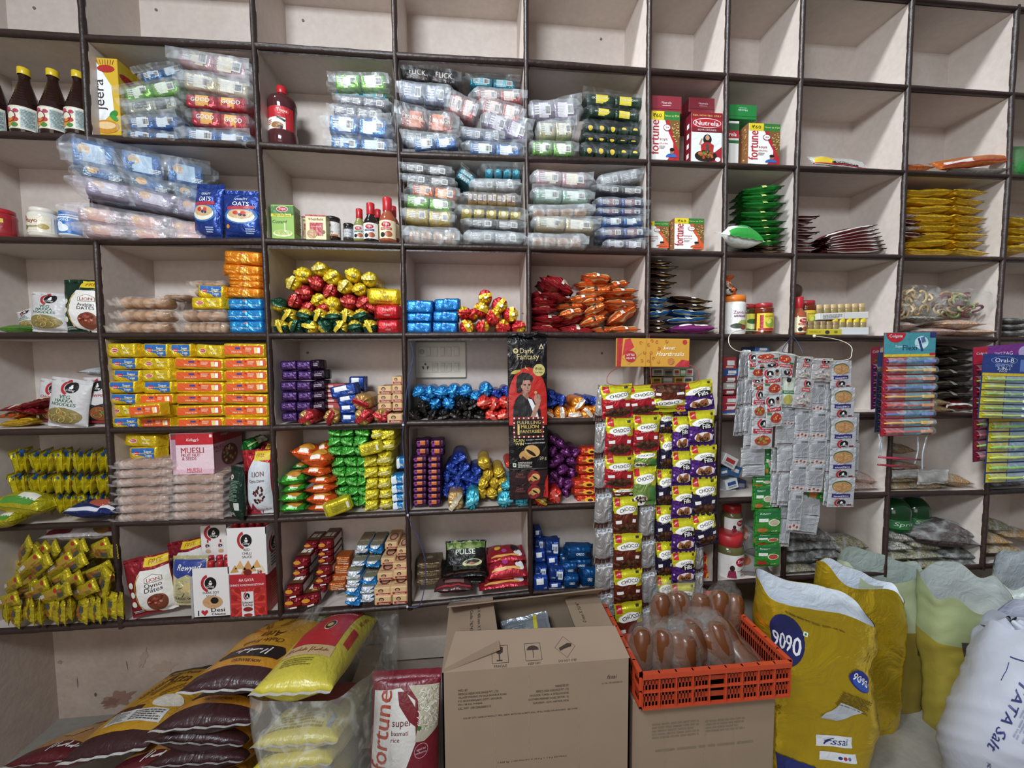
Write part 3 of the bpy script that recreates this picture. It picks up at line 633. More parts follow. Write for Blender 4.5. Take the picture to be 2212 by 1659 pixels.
lying('grn_pouch','vermicelli_packet','#1E7A2A',w=.11,h=.12,t=.026,seed=59,wr=1.6,deco=dlines('#C8CCB8','#1F7F2C','#B6BE6A'))
lying('wine_thin','spice_pouch','#6A1A1A',w=.10,h=.10,t=.014,seed=60,wr=1.4,deco=dlines(None,'#D8D4CE'))
lying('tan_lentil','lentil_bag','#A98B5E',w=.12,h=.13,t=.03,seed=61,wr=1.6,knd='plastic')
lying('pink_lentil','lentil_bag','#B08070',w=.12,h=.13,t=.03,seed=62,wr=1.6,knd='plastic')
lying('grey_bag','seed_bag','#57524C',w=.12,h=.13,t=.03,seed=63,wr=2.4,knd='plastic')
lying('olive_bag','pulse_bag','#7C7256',w=.12,h=.13,t=.03,seed=64,wr=2.2,knd='plastic')
lying('dark_flat','spice_brick_pack','#2E2A22',w=.11,h=.13,t=.026,seed=65,wr=2,knd='foil',deco=dlines(None,'#4A4436','#8A8478'))
lying('gr_snack','wafer_pouch','#3EA02C',w=.09,h=.085,t=.034,seed=66,wr=2,deco=lambda mb,f,g,w,h:(de(mb,f,d_ell(.02,h*.5,.02,.025),'#C8852A'),de(mb,f,d_rect(.04,h*.5,.006,.025,0,1,4),'#E8EEE0')))
lying('or_snack','wafer_pouch','#E2561C',w=.09,h=.095,t=.034,seed=67,wr=2,deco=lambda mb,f,g,w,h:(de(mb,f,d_ell(.02,h*.5,.02,.025),'#D8922A'),de(mb,f,d_rect(.04,h*.5,.008,.03,0,1,4),'#EEE6DA')))
# ---- clear bags: two packs inside a cloudy bag
def bagged(key,c1,c2,word=None,wc='#F0EEEA',seed=1,alpha=.12,haze=.38,label2='#DAD8D2',nin=2,n=5,lump=False,w=.19,h=.05,d=.12,knd='foil',tint='#D9DFE3'):
 def make():
  root=empty('biscuit_bag')
  L=(w-.012)/nin
  for i in range(nin):
   mb=MB();cc=c1 if i%2==0 or lump else c1
   if lump:
    f,fr,tp=wrap_fn(L*.78,h*.86,d*.8,2.4,L*.11,seed+i,1.6)
    front,top=wrap_into(mb,L*.78,h*.86,d*.8,mat(c1,knd),2.4,L*.11,seed+i,1.6)
    de(mb,front,d_ell(0,h*.45,L*.2,h*.2),c2)
   else:
    front,top=wrap_into(mb,L*.93,h*.92,d*.92,mat(c1,knd),n,L*.05,seed+i,1.5)
    A=h*.92
    de(mb,front,d_rect(-L*.12 if i else L*.05,A*.5,L*.42,A*.7,0,4,3),c2)
    if word:de(mb,front,d_text(word,0,A*.55,w=L*.62,bold=.02),wc,off=.0011)
    else:
     de(mb,front,d_rect(L*.22,A*.5,L*.26,A*.5),label2,off=.001);de(mb,front,d_bars(L*.22,A*.5,L*.2,A*.35,seed=seed+i),'#333038',off=.0014);de(mb,front,d_lines(-L*.2,A*.5,L*.3,A*.5,4,seed=seed),'#D8D6D0',off=.001)
    de(mb,top,d_rect(0,0,L*.6,d*.4,0,4,3),c2)
   xf(mb,lambda x,y,z,i=i:(x-w/2+.006+L*(i+.5),y+d*.5+.003,z+.003));mb.build('inner_pack',root)
  mb=MB();bag_into(mb,w,h,d,mat(tint,'clear',alpha=round(alpha*.62,3),haze=round(haze*.62,3)),seed,.026);mb.build('clear_bag',root)
  return root
 kind(key,(w+.03,h+.006),make)
bagged('g_blue','#2F66A6','#A9C4DE',seed=70)
bagged('g_blue2','#3468AE','#D2DDE6',seed=71,alpha=.16)
bagged('g_green','#6EAE3E','#D8E6C8',seed=72)
bagged('g_red','#B42430','#E0A03A','GOOD',seed=73,alpha=.05,haze=.2)
bagged('g_pink','#B98088','#E2D2B0',seed=74,alpha=.28,haze=.5)
bagged('g_white','#A8A4A4','#3A3A3A',seed=75,alpha=.26)
bagged('g_whitetxt','#B9BDA8','#2A2A28','food','#202020',seed=76,alpha=.22)
bagged('g_silver','#8B8690','#4E4458',seed=77,alpha=.16)
bagged('g_navy','#3E4A6C','#6F7A96',seed=78,alpha=.25)
bagged('g_black','#1E1715','#4A3630','FLICK','#D8D2C8',seed=79,alpha=.03,haze=.16)
bagged('g_blk2','#33292B','#7F7A78',seed=80,alpha=.16)
bagged('g_bourbon','#6A3528','#C4683A','BOURBON','#EBDCD0',seed=81,alpha=.14)
bagged('g_teal','#1C8CA4','#66B8C8',seed=82,alpha=.06,haze=.2)
bagged('g_redp','#A8423E','#E0B8A8',seed=83,alpha=.24)
bagged('g_orange','#C45C2A','#E6A878',seed=84,alpha=.14)
bagged('g_tan','#B08A58','#6E3A2E',seed=85,nin=5,alpha=.16)
bagged('g_yellow','#CDB22A','#E8DC9A',seed=86,nin=5,lump=True,alpha=.14)
bagged('g_yel2','#C9B040','#A88A2A',seed=87,alpha=.2)
bagged('g_grey','#8E9091','#6E7072',seed=88,alpha=.34)
bagged('g_mint','#8FB8A4','#CFE0D6',seed=89,alpha=.24)
bagged('g_cookie','#C8A07A','#8E5A3A',seed=90,nin=4,lump=True,alpha=.3,haze=.5)
bagged('g_cream','#C9B88E','#E6DEC8',seed=91,alpha=.28)
bagged('g_violet','#6C5478','#C9C0CC',seed=92,alpha=.24)
bagged('g_bluev','#3E4A86','#7C4A58',seed=93,alpha=.16)
bagged('g_gy','#1E3A2A','#D8B42A',seed=94,nin=5,lump=True,alpha=.03,haze=.14)
bagged('g_gy2','#1F3B2B','#D8C42A','GOOD DAY','#D8D8C0',seed=95,alpha=.03,haze=.14)
bagged('g_tealr','#1E93B0','#4CB4CC',seed=96,nin=4,lump=True,alpha=.06,haze=.2)
def bunbag(key,nb,w,h,d,col='#BF8E62',seed=1,rows=1,disc=False):
 def make():
  root=empty('bun_bag');rr=random.Random(seed);L=(w-.01)/nb
  for i in range(nb):
   mb=MB()
   if disc:mb_prof=[(0,-L*.34),(h*.36,-L*.34),(h*.46,-L*.2),(h*.47,L*.2),(h*.36,L*.34),(0,L*.34)]
   r0=h*.47;nz=Noise(seed+i,5,60)
   def f(a,t):
    r=np.interp(t,[0,.25,1,2,2.75,3],[0,.7,1,1,.7,0])*r0;x=np.interp(t,[0,.25,1,2,2.75,3],[-.49,-.46,-.3,.3,.46,.49])*L*(1 if disc else .98)
    return x,r*np.cos(a)*(d/h if not disc else 1)*.92,h/2+r*np.sin(a)+nz(a*.02,t*.01)*.001
   mb.grid(f,np.linspace(0,2*PI,19),np.linspace(0,3,13),mat(col,'matte',scale=40))
   xf(mb,lambda x,y,z,i=i:(x-w/2+.005+L*(i+.5),y+d/2,z));mb.build('bun',root)
  mb=MB();bag_into(mb,w,h,d,mat('#EAD8C8','clear',alpha=.08,haze=.42,rough=.08),seed,.008);mb.build('clear_film',root);return root  # film haze also stands in for whitish highlights on the plastic
 kind(key,(w+.02,h+.001),make)
bunbag('bun4',4,.155,.042,.08,'#B98658',101);bunbag('bun3',3,.13,.042,.08,'#AD7C55',102);bunbag('bun5',6,.13,.042,.08,'#B0845C',103,disc=True)
def rusk():
 root=empty('rusk_bag');w,h,d=.16,.034,.13;mb=MB();nz=Noise(5,8,55)
 def f(th,s):
  hz=h/2*np.where(np.abs(s)>.97,.6,1);hy=d/2*np.where(np.abs(s)>.97,.9,1);w_=nz(s*w,th*.03)*.001
  return s*w/2,d/2-(hy+w_)*sgnpow(np.cos(th),.4),h/2+(hz+w_)*sgnpow(np.sin(th),.4)
 mb.grid(f,np.linspace(0,2*PI,25),np.linspace(-1,1,30),mat('#A37A62','matte',scale=60));mb.build('rusk_block',root)
 mb=MB();bag_into(mb,w+.006,h+.003,d,mat('#F0E4DE','clear',alpha=.10,haze=.5,rough=.1),8,.018);mb.build('clear_film',root);return root
kind('rusk',(.175,.036),rusk)
def grain(key,name,c1,c2,w=.12,h=.14,t=.034,seed=1,sc=90,alpha=.06,haze=.35):
 def make():
  m=bpy.data.materials.new('grain_'+key);m.use_nodes=True;n=m.node_tree;b=n.nodes['Principled BSDF'];b.inputs['Roughness'].default_value=.6
  t_=n.nodes.new('ShaderNodeTexCoord');v=n.nodes.new('ShaderNodeTexVoronoi');v.inputs['Scale'].default_value=sc*2.6;r=n.nodes.new('ShaderNodeValToRGB');r.color_ramp.elements[0].color=lin(c1);r.color_ramp.elements[1].color=lin(c2)
  bp=n.nodes.new('ShaderNodeBump');bp.inputs['Strength'].default_value=.7;bp.inputs['Distance'].default_value=.004
  n.links.new(t_.outputs['Object'],v.inputs['Vector']);sx=n.nodes.new('ShaderNodeSeparateColor');n.links.new(v.outputs['Color'],sx.inputs[0]);n.links.new(sx.outputs[0],r.inputs[0]);n.links.new(r.outputs[0],b.inputs['Base Color'])
  n.links.new(v.outputs['Distance'],bp.inputs['Height']);n.links.new(bp.outputs[0],b.inputs['Normal'])
  root=empty(name);mb=MB();pillow_into(mb,w*.94,h*.92,t*.92,m,None,.006,seed,1.2,.05,12,16);xf(mb,lambda x,y,z:(z-h*.46,-x+w/2,-y+t/2));mb.build('contents',root)
  mb=MB();pillow_into(mb,w,h*1.04,t,mat('#DDE0DE','clear',alpha=alpha,haze=haze,rough=.12),None,.012,seed+2,1.8,.04,12,16);xf(mb,lambda x,y,z:(z-h*.52,-x+w/2,-y+t/2+.0012));mb.build('clear_bag',root);return root
 kind(key,(h,t),make)
grain('gr_tan','lentil_bag','#7E6238','#C2A06A',seed=110)
grain('gr_brown','vermicelli_bag','#6A4A2E','#B48A5E',seed=111,sc=60)
grain('gr_olive','pulse_bag','#4A4630','#A89C70',seed=112)
grain('gr_bw','bean_bag','#1E1C1A','#C8C2B0',seed=113,sc=70)
grain('gr_grey','seed_bag','#2E2A28','#6E6660',seed=114,haze=.45)
grain('gr_wine','raisin_bag','#2A1C1C','#5E4844',seed=115,haze=.4)
grain('gr_pink','lentil_bag','#9A6A5A','#C69A88',seed=116,alpha=.14)
grain('gr_peach','lentil_bag','#B07A56','#DDB08C',seed=117,alpha=.1)
grain('gr_gold','pulse_bag','#8A6230','#C8984E',seed=118,alpha=.06)
# ================================================================ rows 1 and 2 (upper shelves)
def bottle(key,name,prof,body_m,cap_prof,cap_m,labels,capname='cap'):
 """labels: list of (R, z0, z1, half_angle, material, deco fn)"""
 H=max(p[1]for p in cap_prof);Rm=max(p[0]for p in prof)
 def make():
  root=empty(name);mb=MB();mb.lathe(prof,body_m,30);xf(mb,lambda x,y,z:(x,y+Rm,z));mb.build('body',root)
  mb=MB();mb.lathe(cap_prof,cap_m,24);xf(mb,lambda x,y,z:(x,y+Rm,z));mb.build(capname,root)
  for(R,z0,z1,ha,m,deco)in labels:
   mb=MB();f=cyl_fn(R,0,Rm);mb.grid(f,np.linspace(-ha*R,ha*R,17),[z0,(z0+z1)/2,z1],m)
   if deco:deco(mb,f)
   mb.build('label',root)
  return root
 kind(key,(2*Rm,H),make)
def up(key,z,box,Y,label,cat,group=None,**kw):
 size,make=KIND[key];o=inst(key,make);b=zb(z,*box);o=put(o,size,b,Y,label,cat,group,**kw)
 s=o.scale[2];o.scale=(s,s,s);R_=size[0]/2*s;o.location.x=px((b[0]+b[2])/2,(b[1]+b[3])/2,Y+R_).x;return o
def cap(r,z0,z1):return[(r*.96,z0),(r,z0+.001),(r,z1-.002),(r*.92,z1),(0,z1)]
syr=mat('#2A1512','gloss',bump=.0)
def syl(mb,f):
 de(mb,f,d_rect(.0,.052,.10,.07,0,12,1),'#E6DFC8');de(mb,f,d_rect(.034,.052,.036,.064,0,6,1),'#9FB0AE',off=.001)
 for i,(x,z,r,c)in enumerate([(-.03,.075,.012,'#C43A6A'),(-.018,.078,.01,'#C8486E'),(-.026,.044,.012,'#D8392E'),(-.01,.04,.012,'#D88A2A'),(.002,.046,.010,'#C23A30'),(-.02,.03,.010,'#D8A02A'),(.0,.028,.01,'#4E8A3A'),(-.034,.03,.01,'#8A3A5A'),(.006,.074,.008,'#B03A5A')]):de(mb,f,d_ell(x,z,r,r*.8),c,off=.0012)
 de(mb,f,d_ring(-.014,.056,.017,.020),'#7A2A2A',off=.0013);de(mb,f,d_lines(.034,.052,.03,.056,12),'#5A6A6A',off=.0013)
rp=[(0,0),(.038,0),(.041,.004),(.041,.098),(.0385,.104)]
for k in range(9):z=.108+k*.0098;R=.0375-.0235*(k/8.5)**.9;rp+=[(R,z),(R-.0011,z+.0075),(R-.0016,z+.0085)]
rp+=[(.0135,.205),(.0135,.222)]
bottle('syrup','syrup_bottle',rp,syr,cap(.0165,.214,.238),mat('#E3C21E','plastic',bump=0),[(.0414,.016,.092,1.35,mat('#DAD5C4','paper'),syl)])
for i,(x0,x1,Y,lb)in enumerate([(-72,-8,.05,'dark syrup bottle cut by the photo edge, leftmost of the yellow-capped bottles'),(66,275,.045,'second of four dark syrup bottles with yellow caps'),(265,455,.05,'third of four dark syrup bottles with yellow caps'),(452,600,.055,'rightmost dark syrup bottle, partly behind the shelf divider')]):
 up('syrup','A',(x0,393+12*i,x1,884),Y,lb,'bottle','syrup bottles with yellow caps')
def jeera():
 mb=MB();w,h,d=.10,.25,.10;fr,ri,le,tp=carton_into(mb,w,h,d,mat('#D9AE22','card',rough=.4))
 de(mb,fr,d_poly([(-.05,.0),(-.05,.25),(-.03,.25),(.0,.2),(.026,.16),(.03,.08),(.0,.05),(-.03,.02)]),'#E9EAEC');de(mb,fr,d_ell(.01,.215,.03,.012),'#B4261E',off=.001)
 for i in range(7):de(mb,fr,d_rect(-.018+i*.009,.236,.0015,.016,(i-3)*-.12),'#8E3A1E',off=.0012)
 de(mb,fr,d_text('jeera',-.012,.13,w=.10,rot=PI/2,bold=.01),'#3C2C2C',off=.0012);de(mb,fr,d_ell(.028,.068,.016,.010,.6),'#2E8A34',off=.0014);de(mb,fr,d_ell(.03,.055,.014,.008,-.5),'#3C9A3C',off=.0015)
 de(mb,fr,d_ell(.0,.026,.045,.022),'#C8861E',off=.0012);de(mb,fr,d_ell(.0,.03,.034,.012),'#E4C08A',off=.0015);de(mb,fr,d_rect(-.04,.243,.016,.012),'#7C1A2A',off=.0012)
 de(mb,ri,d_ell(.04,.2,.035,.014),'#A8261E');de(mb,ri,d_poly([(.02,.12),(.09,.15),(.09,.1),(.02,.08)]),'#E0E0DE');return one('cumin_drink_box',mb)
kind('jeera',(.10,.25),jeera)
item('jeera','A',(600,385,790,893),.03,'tall yellow and white carton lettered jeera, beside the syrup bottles','box')
gB='clear bags of biscuits on the upper shelves'
def bags(z,lst,group=gB):
 for(k,box,tilt,Y,lb,*r)in lst:
  kw={}
  if r:kw=r[0]
  item(k,z,box,Y,lb,'biscuit bag',group,tilt=tilt,**kw)
bags('A',[('g_blue',(880,420,1235,510),-17,.07,'cloudy bag with a pale blue pack, topmost of the leaning left stack'),('g_green',(752,515,1215,640),-13,.035,'tilted clear bag of pale green biscuit packs beside the jeera carton'),('g_whitetxt',(785,625,1190,735),-9,.025,'tilted clear bag with big black letters on white packs'),('g_blue2',(795,735,1200,850),-4,.015,'clear bag of pale blue packs under the black-lettered bag'),('g_blue',(790,845,1205,942),2,.0,'clear bag of dark blue packs, lowest of the leaning left stack'),('g_pink',(1110,300,1680,470),12,.02,'large cloudy bag of pink packs, topmost of the right stack'),('g_cream',(1150,470,1680,610),7,.015,'cloudy bag of cream packs above the red biscuit bags'),('g_red',(1165,600,1670,718),2,.01,'clear bag of bright red biscuit packs, upper of the two red ones'),('g_red',(1210,710,1675,845),4,.005,'clear bag of bright red biscuit packs, lower of the two red ones'),('g_blue2',(1165,835,1685,955),4,.0,'light blue bagged packs beneath the two red biscuit bags'),])
def longbag(key,c1,c2,seed,alpha,h=.06,tint='#D5DDE6'):
 def make():
  root=empty('snack_bag');w,d=.34,.15;mb=MB()
  for i in range(3):
   front,top=wrap_into(mb,.098,h*.86,d*.9,mat(c1,'foil'),4,.008,seed+i,1.3);A=h*.86;k=len(mb.v)
  for i in range(3):
   m2=MB();front,top=wrap_into(m2,.094,h*.86,d*.9,mat(c1,'foil'),4,.008,seed+i,1.3)
   de(m2,front,d_rect(.0,A*.5,.05,A*.6,0,4,3),c2);de(m2,front,d_ell(-.02,A*.6,.014,.010),'#D8A04A');de(m2,top,d_rect(0,0,.05,.06,0,3,3),c2);de(m2,front,d_lines(.03,A*.3,.03,.01,3),'#E8E8E8')
   xf(m2,lambda x,y,z,i=i:(x-.112+.112*i,y+d/2,z+.003));m2.build('inner_pack',root)
  mb=MB();bag_into(mb,w,h,d,mat(tint,'clear',alpha=round(alpha*.6,3),haze=.28),seed,.05,18);mb.build('clear_bag',root);return root
 kind(key,(.40,h),make)
longbag('lb_blue','#3A6AA8','#A9C6DE',120,.14,.07);longbag('lb_lilac','#9890AC','#C8C0D0',121,.24,.05,'#DCD6E4');longbag('lb_pink','#B89CA0','#D08A70',122,.26,.05,'#E2DCE2');longbag('lb_dark','#5E7284','#2A5C94',123,.14,.05)
for(k,x,y,Y,yaw,hpx,tl,lb)in[('lb_blue',145,352,-.10,33,66,-1,'big blue biscuit bag jutting out of the shelf above the long bags'),('lb_dark',162,386,-.085,30,36,3,'long bag with a blue stripe just below the jutting blue bag'),('lb_lilac',172,424,-.075,28,40,4,'long lilac-grey bag in the middle of the jutting stack'),('lb_dark',210,440,-.03,22,22,2,'thin flattened grey bag squeezed inside the jutting stack'),('lb_pink',156,482,-.07,26,42,2,'long pale pink bag, second from bottom of the jutting stack'),('lb_pink',172,508,-.05,20,34,-1,'long pale pink bag, lowest of the jutting stack')]:
 o=inst(k,KIND[k][1]);p=px(x,y,Y);sz=spx(hpx,Y)/KIND[k][0][1];s=.92
 a=math.radians(yaw);o.scale=(s,.8,sz);o.rotation_euler=(0,math.radians(tl),a);off=Matrix.Rotation(a,3,'Z')@Vector((.17*s,0,0));o.location=p+off;tag(o,lb,'snack bag','long bags jutting from the shelf')
def pouch(key,name,w,h,t,base,deco,seed=1,back=None,knd='foil',seal=.014,wr=1.5,sag=.5,pinch=.03):
 def make():
  b_=(lambda u,v:mat(base(u,v),knd))if callable(base)else mat(base,knd);mb=MB();f,g=pillow_into(mb,w,h,t,b_,mat(back,knd)if back else b_,seal,seed,wr,pinch,18,22,sag=sag);deco(mb,f)
  shift_y(mb,t/2);return one(name,mb)
 kind(key,(w,h),make)
def berries(mb,f,x,z,s,off=.0012):
 for(a,b,r,c)in[(-.5,.3,.3,'#C8302A'),(.35,.35,.3,'#D8463A'),(0,-.05,.22,'#2A3A6A'),(.5,-.15,.18,'#22305A'),(-.1,.55,.18,'#E8D8B0')]:de(mb,f,d_ell(x+a*s,z+b*s*.6,r*s,r*s*.8),c,off=off)
def d_oats(mb,f):
 de(mb,f,d_ell(.0,.085,.055,.032),'#2E6EB4');de(mb,f,d_ell(.0,.082,.046,.024),'#E9DFC6',off=.001);de(mb,f,d_ell(.0,.09,.042,.018),'#C9A878',off=.0014);berries(mb,f,0,.088,.03,.0018)
 de(mb,f,d_text('QUALITY',.0,.148,w=.045,bold=.02),'#EEF0F4');de(mb,f,d_text('OATS',.0,.13,w=.056,bold=.04),'#F2F2F4');de(mb,f,d_poly([(-.045,.118),(.045,.124),(.045,.112),(-.045,.106)]),'#B42A3A',off=.001)
 de(mb,f,d_ell(-.045,.045,.007,.007),'#DD8A1E');de(mb,f,d_lines(.03,.03,.03,.02,3),'#A9B8DC')
pouch('oats','oats_pouch',.135,.185,.05,'#1C3B92',d_oats,130)
item('oats','A',(1455,1245,1725,1582),.0,'royal blue oats pouch with a bowl, facing straight out','pouch','blue oats pouches')
item('oats','A',(1225,1205,1470,1578),.02,'royal blue oats pouch turned and slumped beside the grey bags','pouch','blue oats pouches',tilt=6,yaw=-18)
def jl_white(mb,f):
 de(mb,f,d_rect(0,.045,.10,.05,0,12,1),'#E8DCC0');de(mb,f,d_text('Mayo',-.006,.052,w=.045,bold=.03),'#8A3A2A',off=.001);de(mb,f,d_ell(-.03,.066,.010,.006),'#C43A7A',off=.001);de(mb,f,d_ell(.03,.034,.014,.010),'#B49A4A',off=.001);de(mb,f,d_ell(-.03,.03,.016,.008),'#4E7A2E',off=.001);de(mb,f,d_lines(.0,.032,.03,.008,2),'#5A4A3A',off=.001)
jp=[(0,0),(.036,0),(.041,.005),(.042,.02),(.041,.066),(.043,.075),(.04,.085),(.034,.09)]
bottle('jar_white','mayonnaise_jar',jp,mat('#E2DCD0','gloss',bump=0),cap(.036,.09,.106),mat('#E6DED0','plastic',bump=0),[(.0422,.012,.07,1.4,mat('#E6DFD0','print'),jl_white)],'lid')
bottle('jar_red','jam_jar',jp,mat('#A8242A','gloss',bump=0),cap(.038,.088,.104),mat('#B8242C','plastic',bump=0),[(.0422,.012,.066,1.4,mat('#9E1F28','print'),lambda mb,f:(de(mb,f,d_rect(0,.058,.08,.014,0,10,1),'#E2C23A'),de(mb,f,d_text('Extra',.014,.058,w=.03,bold=.02),'#7A1A1A',off=.001)))],'lid')
bottle('jar_blue','milk_powder_jar',jp,mat('#DCE2EA','gloss',bump=0),cap(.038,.088,.104),mat('#1E6CC0','plastic',bump=0),[(.0422,.008,.082,1.5,mat('#2A72C4','print'),lambda mb,f:(de(mb,f,d_ell(0,.03,.02,.016),'#E8EEF4'),de(mb,f,d_ell(-.01,.045,.012,.012),'#DCE6F0'),de(mb,f,d_text('Gold',.0,.066,w=.04,bold=.03),'#F0F2F6')))],'lid')
up('jar_red','A',(-70,1368,80,1560),.04,'red-lidded jar cut by the left edge of the photo','jar')
up('jar_white','A',(203,1365,380,1560),.03,'cream-lidded jar with a cream and brown label','jar')
up('jar_blue','A',(410,1392,545,1558),.05,'blue-lidded jar behind the lowest jutting bag','jar')
# ---- compartment three, rows one and two
sauce=mat('#4E2426','gloss',bump=0);kp=[(0,0),(.048,0),(.052,.008),(.052,.05),(.049,.06),(.049,.14),(.052,.15),(.052,.17),(.046,.186),(.03,.198),(.018,.204),(.018,.212)]
def ketl(mb,f):
 de(mb,f,d_rect(.0,.105,.10,.022,0,10,1),'#C0202A');de(mb,f,d_rect(-.01,.075,.08,.045,0,10,1),'#ECE8E0',off=.001);de(mb,f,d_ell(.018,.122,.026,.012),'#D8302E',off=.0012);de(mb,f,d_text('Tops',.018,.122,w=.036,bold=.03),'#F6F2EE',off=.0016)
 de(mb,f,d_poly([(-.0,.102),(.03,.09),(.028,.082),(.0,.094)]),'#1E3A24',off=.0014);de(mb,f,d_ell(.0,.068,.022,.012),'#9A6A3A',off=.0014);de(mb,f,d_ell(.012,.06,.009,.006),'#3A1A14',off=.0018);de(mb,f,d_lines(-.03,.08,.02,.02,3),'#C84A44',off=.0014);de(mb,f,d_rect(0,.05,.10,.010,0,10,1),'#C0202A',off=.0012)
bottle('ketchup','ketchup_bottle',kp,sauce,cap(.019,.208,.236),mat('#C8202A','plastic',bump=0),[(.0496,.045,.14,1.25,mat('#C4222C','print'),ketl)])
up('ketchup','B',(135,365,330,825),.03,'large dark sauce bottle with red cap standing alone in its compartment','bottle')
bags('B',[('g_green',(555,290,1010,440),-3,.01,'clear bag of bright green packs, topmost beside the ketchup bottle compartment wall'),('g_teal',(560,430,1020,485),2,.03,'flat teal pack bag squeezed under the bright green bag'),('g_silver',(590,465,1010,560),3,.01,'clear bag of silver striped packs, third from top of its stack'),('g_silver',(550,535,960,640),4,.005,'clear bag of silver and purple packs, above the two blue bags'),('g_blue2',(505,595,1030,770),3,-.01,'pointed clear bag of blue biscuit packs, upper of two blue'),('g_blue',(520,755,1040,885),2,-.01,'clear bag of blue biscuit packs, lowest in the sauce bottle compartment'),])
bags('B',[('g_black',(1055,250,1530,390),4,.03,'clear bag of black packs printed with white letters, at the top left'),('g_teal',(1535,330,1945,420),2,.04,'shiny clear bag of teal packs at the top right of the compartment'),('g_navy',(1040,355,1450,540),4,.0,'cloudy bag of dusty navy packs below the black-packed bag'),('g_redp',(1590,410,1995,525),0,.0,'cloudy bag of reddish packs directly below the teal packs'),('g_redp',(1400,445,1650,640),18,.01,'small crumpled bag of red packs between the two upper stacks'),('g_redp',(1635,490,1985,655),12,-.005,'cloudy red-packed bag with a loose folded front corner'),('g_violet',(1660,600,2035,775),17,-.01,'greyish bag slanting down to the right over the divider'),('g_bourbon',(1025,550,1515,745),5,-.01,'clear bag of brown chocolate biscuit packs with orange print'),('g_blue',(1120,540,1530,590),3,.03,'dark blue pack bag wedged behind the brown chocolate biscuit bag'),('g_navy',(1065,705,1420,850),4,.01,'cloudy navy bag peeking out left of the pointed blue bag'),('g_blue2',(1130,750,1520,868),-7,-.01,'pointed clear bag of blue packs tilted up to the right'),('g_navy',(1500,700,1835,810),4,.0,'clear bag of navy packs with pale stickers, below the slanting bags'),('g_blue2',(1530,795,1990,915),1,-.01,'clear bag of light blue packs at the lower right corner'),])
bags('B',[('g_blk2',(1060,955,1460,1050),4,.0,'bag of black and silver packs, topmost of the left stack'),('g_blk2',(1065,1035,1480,1130),4,.0,'cloudier bag of black packs, second from top of the left stack'),('g_orange',(1120,1105,1515,1225),6,.0,'clear bag of orange-brown packs in the left stack'),('g_green',(1080,1185,1480,1300),6,.0,'clear bag of light green packs below the orange-brown bag'),('g_yel2',(1070,1275,1480,1400),4,-.01,'cloudy bag of yellow packs, second from bottom of the left stack'),('g_cookie',(1085,1400,1515,1555),2,-.02,'bulging cloudy bag of orange-brown cookies, lowest of the left stack'),('g_teal',(1490,965,1590,1140),-55,.03,'teal pack standing on end between the two stacks'),('g_tealr',(1650,950,1975,1065),-1,.02,'clear bag of rounded teal packs, topmost of the right stack'),('g_grey',(1570,1065,1945,1165),-1,.0,'cloudy grey bag with a folded front, below the rounded teal packs'),('g_tan',(1520,1160,1950,1260),1,.0,'clear bag of brown and yellow striped packs, five side by side'),('g_yellow',(1455,1255,2005,1365),2,-.01,'long clear bag of knotted yellow packs'),('g_blk2',(1525,1350,1990,1445),2,-.005,'clear bag of dark packs above the plain grey bag'),('g_grey',(1525,1435,1980,1550),1,-.015,'plain grey frosted bag, lowest of the right stack'),])
bags('C',[('g_violet',(130,300,565,495),-4,.0,'big cloudy bag of lilac packs, topmost of the pale left stack'),('g_cream',(200,470,525,625),-4,.005,'cloudy bag of cream packs between the lilac and green bags'),('g_green',(145,630,540,768),0,-.01,'cloudy bag of lime green packs with black letters'),('g_gy2',(545,270,1090,385),1,.03,'shiny bag of dark green and yellow packs, topmost of the right stack'),('g_gy2',(580,385,1060,480),3,.02,'shiny bag of dark green packs with yellow sticker, second from top'),('g_gy',(540,480,1080,600),1,.01,'shiny bag of rounded yellow and green packs, third from top'),('g_gy',(545,595,1060,665),1,.02,'flattened shiny bag of yellow and green packs, second from bottom'),('g_gy',(530,655,1080,780),1,-.005,'shiny bag of yellow and green packs, lowest of the right stack'),])
bags('C',[('g_pink',(165,860,655,1005),2,-.01,'cloudy white and pink bag with a dark printed badge, topmost'),('g_mint',(160,1000,665,1125),1,-.01,'cloudy mint green bag with a taped front fold'),('g_cookie',(130,1125,670,1240),-3,-.01,'cloudy bag of tan biscuits below the mint green bag'),('g_cream',(160,1225,715,1345),2,-.01,'cloudy bag of golden packs, second from bottom of the left stack'),('g_cookie',(130,1345,620,1490),0,-.02,'white crumpled bag of orange biscuits drooping over the shelf edge'),('g_grey',(680,870,1040,990),-12,.01,'empty-looking pale blue bag tilted up at the top right'),('g_blk2',(655,985,1085,1065),2,.01,'clear bag of black packs with white stickers, second from top'),('g_bluev',(660,1075,1085,1165),-1,.0,'clear bag of violet-blue packs with pale labels, upper of two'),('g_bluev',(660,1160,1080,1225),-1,.0,'clear bag of violet-blue packs, lower and flatter of two'),('g_blue2',(700,1225,1075,1310),-2,.0,'cloudy pale blue bag in the lower right stack'),('g_bluev',(680,1305,1100,1400),-2,-.01,'cloudy blue and lilac bag above the lowest silver bag'),('g_violet',(740,1400,1070,1490),1,-.01,'silver-violet bag, lowest of the right stack'),])
def box(key,name,w,h,d,base,deco,top=None,side=None):
 def make():
  mb=MB();F4=carton_into(mb,w,h,d,mat(base,'card',rough=.4,mottle=0),mat(side or base,'card',rough=.4,mottle=0),mat(top or base,'card',rough=.4,mottle=0));deco(mb,*F4);return one(name,mb)
 kind(key,(w,h),make)
